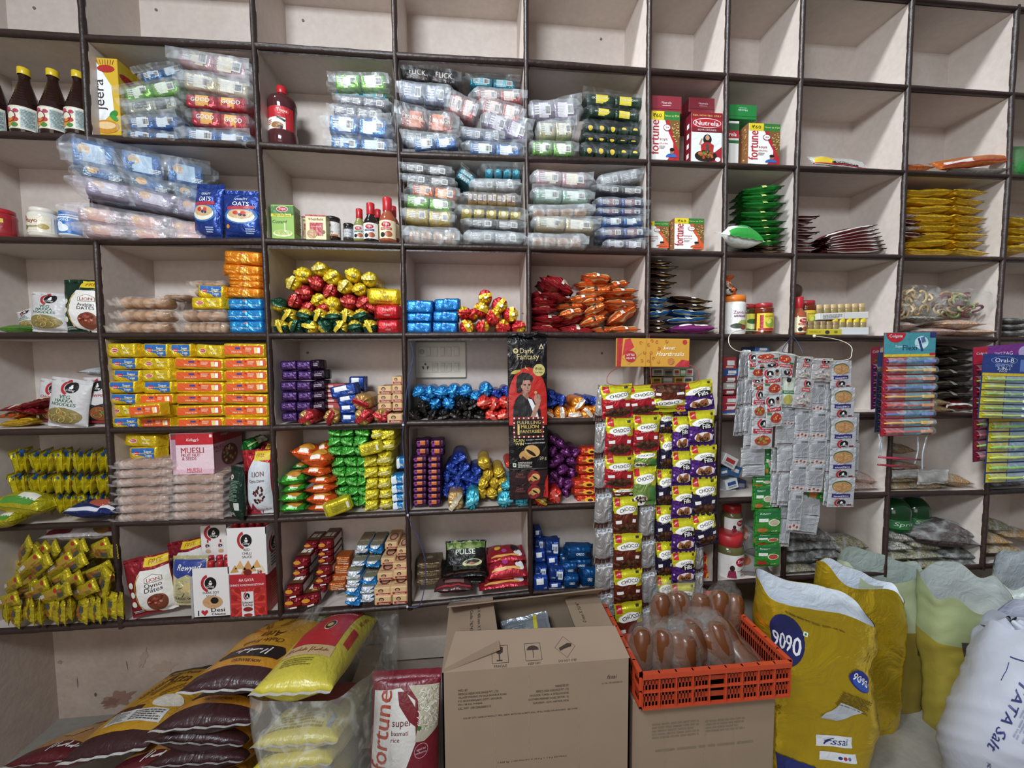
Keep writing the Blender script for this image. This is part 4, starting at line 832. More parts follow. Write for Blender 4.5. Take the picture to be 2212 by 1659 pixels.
def c_cust(mb,fr,ri,le,tp):
 de(mb,fr,d_rect(0,.096,.078,.03),'#3E7A24');de(mb,fr,d_ell(.0,.1,.02,.010),'#E8E2DC',off=.001);de(mb,fr,d_ell(.0,.1,.018,.0085),'#B8242A',off=.0013);de(mb,fr,d_text('Tops',0,.1,w=.024,bold=.02),'#F6F2EE',off=.0017)
 de(mb,fr,d_rect(-.004,.079,.07,.010),'#D8D22A',off=.001);de(mb,fr,d_text('FREE 20% Extra',-.002,.079,w=.056,bold=.01),'#4A5A1A',off=.0013);de(mb,fr,d_text('Custard',-.01,.058,w=.05,shear=.3),'#2E5A1E',off=.001)
 de(mb,fr,d_ell(.0,.018,.034,.012),'#D8DCA0',off=.001);de(mb,fr,d_ell(.0,.021,.028,.008),'#A9B85A',off=.0013);de(mb,fr,d_rect(.008,.038,.004,.03),'#E8E6B8',off=.0014);de(mb,ri,d_lines(.03,.06,.04,.08,10),'#3E5A1E')
box('custard','custard_powder_box',.078,.115,.05,'#8EB84A',c_cust,'#5E8A2E','#7EA43E')
item('custard','B',(153,1268,315,1512),.02,'small green custard powder box with a red oval badge','box')
def c_corn(mb,fr,ri,le,tp):
 de(mb,fr,d_rect(.002,.040,.046,.05),'#B8262C');de(mb,fr,d_text('Weikfield',.0,.078,w=.052,bold=.03),'#8A2A2A',off=.001);de(mb,fr,d_text('Corn Starch',.002,.050,w=.036),'#F2E8DC',off=.001);de(mb,fr,d_ell(-.014,.022,.017,.017),'#B88A5A',off=.0012);de(mb,fr,d_ell(.026,.03,.007,.007),'#8A5A2A',off=.0012);de(mb,fr,d_rect(0,.092,.07,.006),'#B4282C',off=.001)
box('corn','corn_starch_box',.072,.095,.05,'#DAD49A',c_corn,'#D0C88A','#C9C082')
item('corn','B',(398,1340,545,1518),.015,'cream corn starch box with a red square panel','box')
item('corn','B',(372,1352,440,1512),.085,'second cream box mostly hidden behind the corn starch box','box')
tin=[(0,0),(.034,0),(.036,.004),(.036,.09),(.034,.094)]
bottle('tin','chutney_jar',tin,mat('#2A201E','gloss',bump=0),cap(.035,.092,.106),mat('#1A1716','plastic',bump=0),[(.0364,.016,.08,1.4,mat('#E2DED8','print'),lambda mb,f:(de(mb,f,d_ell(-.008,.062,.012,.012),'#1E1A1A'),de(mb,f,d_text('curry',0,.032,w=.03,bold=.03),'#A83A24'),de(mb,f,d_rect(.02,.02,.03,.008),'#C86A2A')))],'lid')
up('tin','B',(545,1345,638,1515),.05,'black-lidded white-label jar just right of the corn starch box','jar')
bottle('tin2','spice_jar',[(0,0),(.026,0),(.028,.004),(.028,.06),(.025,.068)],mat('#3A302C','gloss',bump=0),cap(.026,.066,.086),mat('#161412','plastic',bump=0),[(.0283,.012,.056,1.4,mat('#7E8288','print'),lambda mb,f:de(mb,f,d_lines(0,.034,.036,.036,6),'#E6E6E6'))],'lid')
up('tin2','B',(672,1395,745,1518),.04,'small grey-label spice jar with black lid between jar and sauce bottles','jar')
sb=[(0,0),(.026,0),(.028,.004),(.028,.07),(.024,.084),(.015,.1),(.013,.112)]
def saucel(cc,t):
 def d(mb,f):
  de(mb,f,d_ell(.0,.054,.016,.009),'#B8202A');de(mb,f,d_text('Tops',0,.054,w=.02,bold=.02),'#F6F2EE',off=.001);de(mb,f,d_rect(.0,.040,.038,.008,0,6,1),cc);de(mb,f,d_text(t,0,.040,w=.03),'#F2F0EC',off=.001);de(mb,f,d_ell(.008,.022,.013,.010),'#A8502A');de(mb,f,d_ell(-.012,.02,.008,.008),'#22181A',off=.001)
 return d
def sbottle(key,col,cc,t,lab='#E9E6E0'):
 bottle(key,'sauce_bottle',sb,mat(col,'gloss',bump=0),cap(.0155,.105,.15),mat('#C21C26','plastic',bump=0),[(.0284,.008,.068,1.45,mat(lab,'print'),saucel(cc,t))])
sbottle('sc_green','#8A8A4A','#4A7A2A','GREEN CHILLI','#D8DCD8');sbottle('sc_dark','#1E1614','#2A2A6A','DARK SOYA');sbottle('sc_orange','#A04A2E','#B82A20','RED CHILLI','#E4DAB0')
for(k,b,Y,lb)in[('sc_green',(745,1285,825,1520),.04,'olive green sauce bottle, leftmost of the red-capped bottles'),('sc_dark',(895,1290,940,1500),.10,'red-capped sauce bottle half hidden behind the dark soya bottle'),('sc_dark',(812,1240,920,1524),.01,'dark soya sauce bottle with red cap, in front'),('sc_orange',(938,1198,1033,1524),.015,'orange-red chilli sauce bottle, tallest, with a white tape seal'),('sc_orange',(1005,1265,1045,1515),.09,'red-capped sauce bottle hidden at the right divider')]:
 up(k,'B',b,Y,lb,'bottle','red-capped sauce bottles')
 # ---- soya chunk boxes
def foodpile(mb,f,cx,cz,rx,rz,c=('#B98A4A','#C89E5E','#8E5E2A','#D8B070'),n=26,seed=4,off=.0014,extra=('#4E8A3A','#C8401E')):
 r=random.Random(seed)
 for i in range(n):
  a,q=r.uniform(0,2*PI),math.sqrt(r.random());s=rx*.2
  de(mb,f,d_ell(cx+q*rx*math.cos(a),cz+q*rz*math.sin(a),s*r.uniform(.7,1.1),s*.8,r.uniform(0,3),9,1),r.choice(c)if r.random()>.12 else r.choice(extra),off=off+i*.00002)
def c_fort(price,word,flash):
 def d(mb,fr,ri,le,tp):
  de(mb,fr,d_rect(-.024,.153,.042,.03),'#E2C81E');de(mb,fr,d_rect(.021,.153,.048,.03),'#2E7A34');de(mb,fr,d_text('₹60',-.024,.153,w=.026,bold=.03),'#4A3A20',off=.001);de(mb,fr,d_text('Now at ₹'+price,.021,.153,w=.043,bold=.02),'#E9E27A',off=.001)
  de(mb,fr,d_poly([(.0,.138),(.045,.138),(.045,.0),(.008,.0),(.026,.03),(.026,.06),(.012,.095)]),flash);de(mb,fr,d_poly([(.012,.138),(.045,.138),(.045,.03),(.034,.05),(.03,.08),(.016,.11)]),'#7E5428',off=.001);foodpile(mb,fr,.033,.1,.012,.036,n=40,seed=6)
  de(mb,fr,d_ring(.006,.112,.0095,.0115),'#8A3A3A',off=.0018);de(mb,fr,d_ell(.006,.112,.0098,.0098),'#F2F0EE',off=.0017);de(mb,fr,d_text('15X',.006,.112,w=.013,bold=.02),'#8A2A2A',off=.002)
  de(mb,fr,d_text('fortune',-.032,.078,w=.118,rot=PI/2,bold=.03),'#C0202C',off=.001);de(mb,fr,d_text('soya',-.004,.070,w=.024,bold=.01),'#A0252E',off=.001);de(mb,fr,d_text(word,-.004,.058,w=.026,bold=.01),'#A0252E',off=.001);de(mb,fr,d_lines(-.008,.044,.018,.012,3),'#8A7A7A',off=.001)
  de(mb,fr,d_ell(.02,.010,.017,.013,0,16,1,0,PI),'#2A62B4' if flash=='#B8202A' else '#C8502A',off=.0016);de(mb,fr,d_ell(.022,.030,.0065,.009),'#9A6A4E',off=.0018);de(mb,fr,d_ell(.022,.036,.0072,.006),'#1E1614',off=.002)
  de(mb,le,d_rect(.025,.085,.05,.17),'#8A5A34');foodpile(mb,le,.025,.09,.018,.07,seed=9,n=20,off=.001)
 return d
box('fort50','soya_chunk_box',.09,.168,.05,'#ECE9E6',c_fort('50','chunks','#B8202A'),'#C9C6C0','#B0A08A')
box('fort47','soya_granule_box',.09,.168,.05,'#ECE9E6',c_fort('47','granules','#D8542A'),'#C9C6C0','#B0A08A')
def c_nut(mb,fr,ri,le,tp):
 de(mb,fr,d_rect(0,.165,.094,.022),'#8E1A24');de(mb,fr,d_text('₹60/- NOW ₹50/- ONLY',0,.165,w=.086,bold=.02),'#E8C86A',off=.001);de(mb,fr,d_rect(0,.139,.088,.03),'#B8202A',off=.0008);de(mb,fr,d_ell(0,.139,.043,.017),'#E9E4E0',off=.001);de(mb,fr,d_ell(0,.139,.041,.015),'#B8202A',off=.0013)
 de(mb,fr,d_text('Nutrela',0,.138,w=.07,bold=.03),'#F6F4F0',off=.0017);de(mb,fr,d_rect(0,.115,.094,.011),'#7E1A24',off=.001);de(mb,fr,d_text('SOYA CHUNKS',0,.115,w=.056,bold=.02),'#E8DCD8',off=.0014);de(mb,fr,d_rect(.0,.054,.092,.106),'#DCE4E6',off=.0004)
 de(mb,fr,d_ell(.002,.082,.013,.018),'#241A18',off=.001);de(mb,fr,d_ell(.002,.088,.0066,.0088),'#C09070',off=.0013);de(mb,fr,d_poly([(-.016,.04),(-.018,.062),(-.006,.072),(.01,.072),(.022,.062),(.02,.04)]),'#B02A24',off=.0012);de(mb,fr,d_rect(.002,.054,.008,.024),'#4A4444',off=.0015);de(mb,fr,d_rect(-.018,.074,.005,.022,-.3),'#C09070',off=.0014)
 de(mb,fr,d_poly([(.005,.02),(.046,.058),(.046,.0),(-.0,.0)]),'#A81E2A',off=.0007);de(mb,fr,d_ell(-.002,.024,.034,.02),'#2A1C16',off=.0016);foodpile(mb,fr,-.002,.028,.026,.011,('#9A4E22','#B8642C','#7A3A18'),24,8,.0019);de(mb,fr,d_ell(.034,.012,.008,.008),'#F0EEEA',off=.003)
 for i in range(4):de(mb,le,d_rect(.03,.03+.035*i,.014,.016),'#E4DCDA')
box('nutrela','soya_chunk_box',.094,.176,.05,'#8E1C28',c_nut,'#82222E','#741621')
def c_nuttop(mb,fr,ri,le,tp):de(mb,fr,d_text('Nutrela',0,.03,w=.03,bold=.02),'#E0C8CA');de(mb,fr,d_lines(0,.022,.026,.004,1),'#C9A0A4');de(mb,fr,d_rect(0,.012,.092,.001),'#5E141E')
box('nutlie','soya_chunk_box',.094,.05,.16,'#8A2834',c_nuttop,'#923240','#6E1A24')
box('nutlieg','soya_chunk_box',.094,.05,.16,'#1E8038',lambda mb,fr,ri,le,tp:(de(mb,fr,d_text('Nutrela',0,.03,w=.03,rot=PI,bold=.02),'#C8E0CC'),de(mb,fr,d_lines(0,.038,.026,.004,1),'#A0C9A8'),de(mb,fr,d_rect(0,.010,.09,.001),'#145A26')),'#2A9046','#D8D8CC')
gS='soya chunk boxes'
item('fort50','C',(1085,430,1312,805),.015,'white and red soya chunk carton, the one touching the left divider','box',gS)
item('nutlie','C',(1095,310,1330,445),.02,'dark red carton lying flat on top of the white soya carton','box',gS)
item('nutrela','C',(1402,440,1640,828),.005,'dark red soya carton with a woman and a bowl on its front','box',gS)
item('nutlie','C',(1385,325,1606,440),.055,'dark red carton lying flat behind the woman-and-bowl carton','box',gS)
item('nutlieg','C',(1690,378,1908,490),.03,'bright green carton lying on top at the left divider','box',gS)
def c_nutg(mb,fr,ri,le,tp):de(mb,fr,d_rect(0,.15,.094,.03),'#2E5A34');de(mb,fr,d_rect(0,.12,.094,.03),'#B02430');de(mb,fr,d_text('Nutrela',0,.12,w=.07,bold=.03),'#F2EEE8',off=.001);de(mb,fr,d_rect(0,.09,.094,.012),'#2E6A38');de(mb,fr,d_rect(-.03,.03,.03,.05),'#A82430')
box('nutg','soya_chunk_box',.094,.176,.05,'#DAD8D2',c_nutg,'#2E6A38')
item('nutg','C',(1610,500,1770,832),.03,'green-topped soya carton half hidden by the left divider','box',gS)
item('fort50','C',(1845,525,2085,842),.01,'white and red soya chunk carton standing by itself on the right','box',gS)
item('fort47','C',(1275,1255,1500,1492),.005,'white and orange soya granule carton standing in front','box',gS)
item('fort47','C',(1020,1278,1230,1482),.03,'white and orange soya granule carton cut off by the divider','box',gS)
# ---- green packets, flat pouches on the right
gV='green vermicelli packets in a leaning stack'
gp=[(1830,980,2100,1055,-4),(1825,1050,2095,1115,0),(1830,1105,2110,1165,2),(1815,1180,2085,1240,3),(1810,1250,2110,1300,2),(1830,1305,2120,1350,2),(1890,1360,2100,1405,0),(1900,1412,2105,1450,0)]
for i,(a,b,c,d,t)in enumerate(gp):item('grn_pouch','C',(a-20,b,c,d+8),.015,'dark green packet in the leaning green stack, '+ordn(7-i,8),'packet',gV,tilt=t,yaw=-14)
for i in range(2):item('coffee','C',(1880,1450+i*32,2130,1485+i*30),.01,['thin dark packet under the leaning green stack, upper one','thin dark packet under the leaning green stack, lower one'][i],'packet')
lying('suji','semolina_pouch','#DDE6DC',w=.12,h=.15,t=.05,seed=131,front=True,knd='plastic',deco=lambda mb,f,g,w,h:(de(mb,f,d_rect(0,.018,.11,.034,0,8,3),'#2E9A3A'),de(mb,f,d_text('SOOJI',.0,.07,w=.06,bold=.03,rot=PI),'#2A6A3A'),de(mb,f,d_ell(0,.05,.03,.012),'#3AA04A'),de(mb,f,d_ell(-.02,.11,.03,.02),'#D8C88A'),de(mb,f,d_ell(.04,.05,.008,.01),'#D8C82A')))
item('suji','C',(1672,1330,1955,1500),-.035,'white and green pouch hanging over the shelf edge','pouch',tilt=8,pitch=24,dy=.7)
lying('flat_w','snack_pouch','#E0DED8',w=.13,h=.19,t=.03,seed=132,wr=2.6,deco=lambda mb,f,g,w,h:(de(mb,f,d_rect(.02,.04,.06,.06,0,5,5),'#D8B82A'),de(mb,f,d_rect(.045,.11,.03,.09,0,4,6),'#1E1C1C'),de(mb,f,d_rect(.055,h*.5,.008,h*.96,0,2,12),'#B0242C',off=.001),de(mb,f,d_text('MEXICANA',.04,.11,w=.07,rot=-PI/2,bold=.03),'#E8E4DC',off=.0012)))
item('flat_w','D',(245,550,578,592),.012,'lone crumpled white, red and yellow snack pouch lying flat','pouch',tilt=3,pitch=52,dy=.42)
lying('flat_o','snack_pouch','#D8702A',w=.14,h=.22,t=.035,seed=133,wr=2.4,deco=lambda mb,f,g,w,h:(de(mb,f,d_rect(.03,.06,.06,.08,0,5,5),'#DCD6D0'),de(mb,f,d_rect(.055,h*.5,.01,h*.9,0,2,12),'#A8242A',off=.001)))
item('flat_o','D',(985,535,1425,588),.012,'orange and white snack pouch lying against the right side','pouch',tilt=-8,pitch=46,dy=.38)
item('flat_w','D',(1090,555,1415,605),-.005,'white and dark pouch under the orange and white pouch','pouch',tilt=-2)
item('flat_o','D',(815,540,985,592),.01,'small orange pouch against the left divider','pouch')
gW='dark red and white spice pouches'
for i in range(7):
 y=1062-i*31;item('wine_thin','D',(140,y-30,296-(i%3)*12,y),.02+.004*(i%2),'thin dark red pouch in the narrow stack at the divider, '+ordn(i,7),'pouch',gW,yaw=(i%3-1)*8)
for i in range(7):
 item('wine_thin','D',(330+14*(i%3),1040-i*18-6,700-i*9,1077-i*18),.02+.005*i,'dark red and white pouch in the fanned heap, '+ordn(i,7),'pouch',gW,tilt=-3-1.8*i)
gY='yellow puff pouches in two columns'
yr=[(680,740),(735,788),(782,838),(832,892),(882,908),(896,948),(942,995),(985,1040),(1036,1090)]
for i,(a,b)in enumerate(yr):
 item('yl_pouch' if i%2 else 'yl_pouch2','D',(798+(i%3)*6+(60 if 3<i<6 else 0),a,1112,b+4),.01+.004*(i%2),'yellow puff pouch in the left column, '+ordn(8-i,9),'pouch',gY,tilt=(-3,1,-4,0,0,-1,-2,-4,1)[i])
 item('yl_pouch2' if i%2 else 'yl_pouch','D',(1085,a+4,1305-(i%3)*12+(35 if i==8 else 0),b+6),.012,'yellow puff pouch in the right column, '+ordn(8-i,9),'pouch',gY,tilt=(-1,2,3,1,-2,1,-3,-2,3)[i],yaw=6)
for i,(a,b)in enumerate([(838,862),(868,905),(905,940),(945,985)]):item('wine_thin' if i%2 else 'flat_w','D',(790,a,890+12*i,b),-.002,'small red and white pouch squeezed left of the yellow ones, '+ordn(3-i,4),'pouch')
for i,(a,b)in enumerate([(855,915),(920,965),(960,1015),(1015,1075)]):item('yl_pouch','D',(1398,a,1600,b),.01,'yellow pouch at the right edge of the photo, '+ordn(3-i,4),'pouch',None,tilt=8-3*i)
pouch('rim_green','vegetable_bag',.16,.15,.1,'#4E7A4A',lambda mb,f:de(mb,f,d_ell(0,.05,.05,.03),'#2E8A3A'),134,knd='plastic')
item('rim_green','D',(1440,410,1660,645),.0,'green bulging bag cut off at the right edge','bag')
# ================================================================ rows three and four
def noodles(mb,f,cx,cz,rx,rz,off=.0016,cols=('#C9A95E','#B08E4A','#8E7A3A','#D8C084'),n=34,seed=3):
 r=random.Random(seed)
 for i in range(n):
  a=r.uniform(0,6.28);q=math.sqrt(r.random())*.8;x,z=cx+q*rx*math.cos(a),cz+q*rz*math.sin(a);b=r.uniform(0,6);R=rx*r.uniform(.16,.4)
  P,F_=d_ring(x,z,R,R+rx*.06,b,b+2.4,7,.7);de(mb,f,(P,F_),r.choice(cols),off=off+i*.00002)
def chef(mb,f,x,z,s,off=.001):
 de(mb,f,d_ring(x-s*.15,z,s*1.05,s*1.5,1.9,4.4,12),'#B8242C',off=off);de(mb,f,d_ell(x,z,s,s),'#161314',off=off+.0003);de(mb,f,d_ell(x,z+s*.25,s*.16,s*.22),'#E8E6E2',off=off+.0006);de(mb,f,d_ell(x,z-s*.05,s*.3,s*.26),'#E8E6E2',off=off+.0006)
 de(mb,f,d_text('Ching',x,z-s*.55,w=s*1.3,shear=.3,bold=.02),'#E8E6E2',off=off+.0008)
def d_veg(mb,f):
 chef(mb,f,.012,.158,.020);de(mb,f,d_text('VEG',0,.122,w=.034,bold=.03),'#2E6A4A');de(mb,f,d_text('HAKKA',0,.108,w=.056,bold=.03),'#2E6A4A');de(mb,f,d_text('NOODLES',0,.094,w=.075,bold=.03),'#2E6A4A')
 de(mb,f,d_ell(0,.05,.056,.032),'#8A7A42',off=.001);noodles(mb,f,0,.05,.05,.028);de(mb,f,d_poly([(-.065,.02),(.065,.02),(.065,.012),(-.065,.012)]),'#C8C4C4',off=.0008)
def d_chow(mb,f):
 chef(mb,f,.0,.158,.020);de(mb,f,d_text('CHOWMEIN',.0,.122,w=.085,bold=.02,shear=.2),'#B0343A');de(mb,f,d_poly([(-.06,.01),(.06,.01),(.06,.1),(.0,.085),(-.06,.1)]),'#1E1618',off=.0008)
 de(mb,f,d_poly([(-.06,.01),(.06,.01),(.06,.03),(-.06,.024)]),'#A8242A',off=.001);de(mb,f,d_ell(.012,.055,.036,.026),'#8A4A24',off=.0012);noodles(mb,f,.012,.055,.03,.022,.0018,('#C8A04A','#A8582A','#3E7A2E','#C23A2A'));de(mb,f,d_rect(-.042,.04,.014,.02),'#DCD8D8',off=.0014);de(mb,f,d_ell(-.04,.078,.010,.012),'#B07A5A',off=.0014)
pouch('veg','noodle_packet',.13,.19,.05,'#CAC7C7',d_veg,140,knd='plastic');pouch('chow','noodle_packet',.13,.19,.05,'#CAC7C7',d_chow,141,knd='plastic')
item('veg','E',(185,478,490,800),.03,'white noodle packet lettered VEG HAKKA NOODLES, on the higher shelf','packet',tilt=4)
item('veg','E',(95,610,260,790),.09,'white noodle packet lying hidden behind the higher hakka noodle packet','packet',tilt=-20)
lying('grn_small','snack_pouch','#5E9A2E',w=.08,h=.11,t=.03,seed=142,front=False)
item('grn_small','E',(-60,738,165,806),.02,'low green pouch at the left edge of the photo','pouch')
def d_dates(mb,f,c2='#7A2226',word='Arabian',w2='DATES'):
 de(mb,f,d_poly([(-.03,.03),(-.035,.09),(-.028,.15),(-.015,.17),(.065,.17),(.065,.0),(.04,.0),(.0,.01)]),'#E4E0DA');de(mb,f,d_ring(-.0,.09,.036,.0385,2.1,4.2,16,2.1),'#C89A3A',off=.0012)
 de(mb,f,d_rect(.03,.195,.07,.028),'#E2C21E',off=.0009);de(mb,f,d_text('FREE',.03,.195,w=.04,bold=.03),'#A8621A',off=.0012);de(mb,f,d_poly([(-.005,.142),(.02,.156),(.045,.142),(.045,.126),(-.005,.126)]),'#8A7A5A',off=.0011);de(mb,f,d_poly([(-.003,.141),(.02,.154),(.043,.141),(.043,.128),(-.003,.128)]),'#EAE6E0',off=.0013)
 de(mb,f,d_text('LION',.02,.136,w=.036,bold=.04),'#A02630',off=.0016);de(mb,f,d_text(word,.018,.114,w=.048,bold=.01),'#3A2E3A',off=.0012);de(mb,f,d_text(w2,.018,.1,w=.05,bold=.02),'#3A2E3A',off=.0012)
 de(mb,f,d_ell(.022,.05,.03,.034),'#7A3A24',off=.0012);foodpile(mb,f,.022,.062,.024,.018,('#7A1E1E','#8E2A22','#5E1A16','#A8483A'),26,3,.0016,('#C88A6A',))
 for z in(.055,.09,.125):de(mb,f,d_ell(-.048,z,.008,.011),'#D8E0C8',off=.0012)
 de(mb,f,d_lines(-.042,.022,.03,.014,2),'#C8D0C8')
pouch('dates_g','date_pouch',.135,.215,.05,'#20402F',lambda mb,f:d_dates(mb,f),143)
item('dates_g','E',(460,375,800,812),.02,'dark green and white date pouch with a yellow FREE tab','pouch')
pouch('dates_r','date_pouch',.135,.215,.05,'#9E2430',lambda mb,f:d_dates(mb,f,word='Qyno',w2='Dates'),144)
item('veg','E',(330,1175,660,1575),.0,'white noodle packet lettered VEG HAKKA NOODLES, on the lower shelf','packet',tilt=9)
item('chow','E',(235,1190,560,1560),.06,'white and black noodle packet behind the lower hakka packet','packet',tilt=10)
item('chow','E',(615,1165,905,1565),.03,'white and black chowmein packet next to the divider','packet')
lying('wht_ly','noodle_packet','#D0D6DC',w=.12,h=.13,t=.03,seed=145,wr=2)
item('wht_ly','E',(600,1080,850,1160),.05,'silvery white packet lying on top of the chowmein packets','packet','white packets lying on the chowmein')
for i,(k,b,t,l)in enumerate([('nd_red',(-40,1390,150,1440),-8,'dark red noodle packet, upper one at the left edge'),('nd_red2',(110,1345,345,1410),-14,'red noodle packet leaning on the hakka packet'),('nd_red2',(90,1400,280,1470),10,'dark red noodle packet in the middle of the low heap'),('nd_or',(-60,1440,130,1500),-6,'orange-red noodle packet low at the left edge'),('yl_pouch',(-40,1490,240,1568),-6,'yellow packet at the bottom of the low left heap')]):
 item(k,'E',b,.01+.006*i,l,'packet',None,tilt=t)
gBn='clear bags of round buns'
for(k,b,Y,l)in[('bun3',(1260,490,1480,545),.12,'small clear bag of buns at the back of the bun stack'),('bun4',(882,512,1330,612),.02,'clear bag of brown buns, topmost of the left stack'),('bun4',(895,615,1345,715),.01,'clear bag of brown buns, middle of the left stack'),('bun4',(858,715,1330,812),.005,'clear bag of brown buns, bottom of the left stack'),('bun3',(1375,618,1815,716),.01,'clear bag of brown buns beside the blue foil packs, upper one'),('bun5',(1375,716,1810,808),.005,'clear bag of buns standing on edge, lowest beside blue foil packs'),('bun3',(1500,385,1800,450),.09,'clear bag of buns, higher one behind the yellow pack'),('bun3',(1495,445,1790,520),.08,'clear bag of buns, lower one behind the yellow pack')]:item(k,'E',b,Y,l,'bun bag',gBn)
item('bA','E',(1550,425,1805,527),.02,'yellow biscuit pack with blue panel, on top beside the orange foil','biscuit pack',tilt=3)
item('bB','E',(1495,522,1800,616),.01,'plain yellow biscuit pack lying on the bun bag','biscuit pack')
for i,(a,b,c,d,t)in enumerate([(1758,150,2095,262,2),(1748,262,2095,350,3),(1790,340,2095,400,2),(1800,390,2095,452,0),(1775,442,2095,530,3)]):item('orange_foil','E',(a,b,c,d),.012,'orange foil wafer pack in the tall orange stack, '+ordn(4-i,5),'wafer pack','orange foil packs',tilt=t)
for i,(a,b,c,d)in enumerate([(1797,533,2102,622),(1790,622,2108,714),(1808,712,2108,808)]):item('blue_foil','E',(a,b,c,d),.008,'blue foil wafer pack under the orange foil stack, '+('top','middle','bottom')[i]+' one','wafer pack','blue foil packs')
cols=[(848,1122),(1100,1390),(1372,1795),(1765,2145)]
rows=[(890,1003),(1005,1100),(1100,1196),(1192,1290),(1290,1378),(1380,1477),(1478,1572)]
K4=[['bB','bA','bA','bC'],['bA','bB','bC','bC'],['bA','bB','bC','bC'],['bA','bA','bC','bC'],['bA','bC','bC','bC'],['bB','bC','bC','bC'],['bA','bC','bC','bC']]
off4=[(-18,2,-5,0),(0,-12,-5,10),(45,-8,0,10),(-30,20,20,15),(0,0,20,5),(-14,-60,20,0),(40,-30,40,10)]
rw=['top','second','third','fourth','fifth','sixth','bottom'];cw=['far left','inner left','inner right','far right']
for r_ in range(7):
 for c in range(4):
  k=K4[r_][c];o_=off4[r_][c];x0,x1=cols[c]
  if r_==0:x0,x1=[(835,1115),(1112,1360),(1335,1545),(1762,2120)][c]
  ds={'bA':'yellow biscuit pack with blue panel','bB':'all-yellow biscuit pack','bC':'orange and yellow rusk pack'}[k]
  item(k,'E',(x0+o_*.5,rows[r_][0]+(c==2)*2,x1+o_*.5*(c<2),rows[r_][1]),.004+.006*((r_+c)%3),'%s, %s row, %s column of the full compartment'%(ds,rw[r_],cw[c]),'biscuit pack','packs filling the yellow compartment',tilt=(0,2,-1,1,3,-2,0)[(r_*2+c)%7]*.8)
item('bB','E',(1530,900,1800,1003),.01,'all-yellow biscuit pack in the top row, next to the rusk pack','biscuit pack',tilt=3)
item('bC','E',(1010,1372,1290,1482),-.03,'rusk pack sitting crooked in front of the sixth row','biscuit pack',tilt=-4)
def rolls(z,lst,Y=.01,dz=0,cat='biscuit roll',grp=None,tmpl='%s'):
 for i,(k,cx,cy,r,lb,*q)in enumerate(lst):
  t=q[0]if q else 0;y=q[1]if len(q)>1 else Y+.004*(i%3)
  item(k,z,(cx-r,cy-r,cx+r,cy+r),y,tmpl%lb,cat,grp,tilt=t)
gR='biscuit rolls heaped end-on'
nm=lambda col,i:'%s biscuit roll end in the heap, %s %s from the left'%(col,LR[i],{'yellow':'yellow','dark red':'red'}.get(col,''))
Yl=sorted([(310,272,66),(450,225,60),(225,345,62),(550,292,68),(725,275,62),(655,372,62),(862,308,62),(780,395,58),(440,485,60),(555,515,62)])
for i,(x,y,r)in enumerate(Yl):rolls('F',[('roll_y' if i%3 else 'roll_y2',x,y,r,'yellow biscuit roll end in the big heap, %s yellow one from the left'%LR[i],(i*47)%90-45,.02+.008*(i%3))],cat='biscuit roll',grp=gR)
Rl=sorted([(420,342,64),(322,422,66),(535,410,64),(240,492,60),(690,497,66),(812,508,62),(350,552,58),(480,552,50),(880,545,50)])
for i,(x,y,r)in enumerate(Rl):rolls('F',[('roll_r',x,y,r,'dark red biscuit roll end in the big heap, %s red one from the left'%LR[i],(i*67)%110-50,.03+.006*(i%3))],grp=gR)
for i,(x,y,r)in enumerate([(110,520,60),(190,612,60),(320,612,60),(443,612,60),(562,622,60),(672,615,60),(788,615,60)]):rolls('F',[('roll_g' if i%2 else 'roll_g2',x,y,r,'green and yellow roll end, upper green row, %s from the left'%LR[i],(i*83)%180,.012)],grp=gR)
for i,(x,y,r)in enumerate([(130,704,60),(250,704,60),(370,705,60),(494,706,60),(618,706,60),(742,706,60),(864,706,60)]):rolls('F',[('roll_g2' if i%2 else 'roll_g',x,y,r,'green and yellow roll end, lowest row, %s from the left'%LR[i],(i*59+30)%180,.008)],grp=gR)
item('yellow_long','F',(845,385,1118,522),.02,'long yellow biscuit roll lying sideways against the divider','biscuit roll',tilt=3)
item('red_long','F',(905,522,1118,642),.015,'red cookie roll lying sideways, upper one of the two','biscuit roll')
item('red_long','F',(925,648,1118,760),.01,'red cookie roll lying sideways, lower one of the two','biscuit roll')
for i,(a,b,c,d)in enumerate([(1163,488,1398,595),(1402,474,1616,578),(1172,594,1388,668),(1390,580,1605,668),(1168,670,1385,760),(1385,670,1598,760)]):
 item('blue_brick','F',(a,b,c,d),.008,'shiny blue biscuit pack, %s row, %s of the two columns'%(('top','middle','bottom')[i//2],('left','right')[i%2]),'biscuit pack','blue brick packs',tilt=(1,-2,0,1,0,1)[i])
TW=sorted([(1825,455,58),(1945,525,66),(1650,590,55),(1722,600,48),(1790,560,62),(1888,625,64),(2040,605,62),(1672,705,60),(1800,708,58),(1972,706,62),(2100,706,58)])
for i,(x,y,r)in enumerate(TW):rolls('F',[('tw_ry' if i%2 else 'tw_ry2',x,y,r,'red and yellow twisted roll end, %s of eleven from the left'%LR[i],(i*71)%180,.01+.005*(i%3))],grp='red and yellow twisted rolls',cat='biscuit roll')
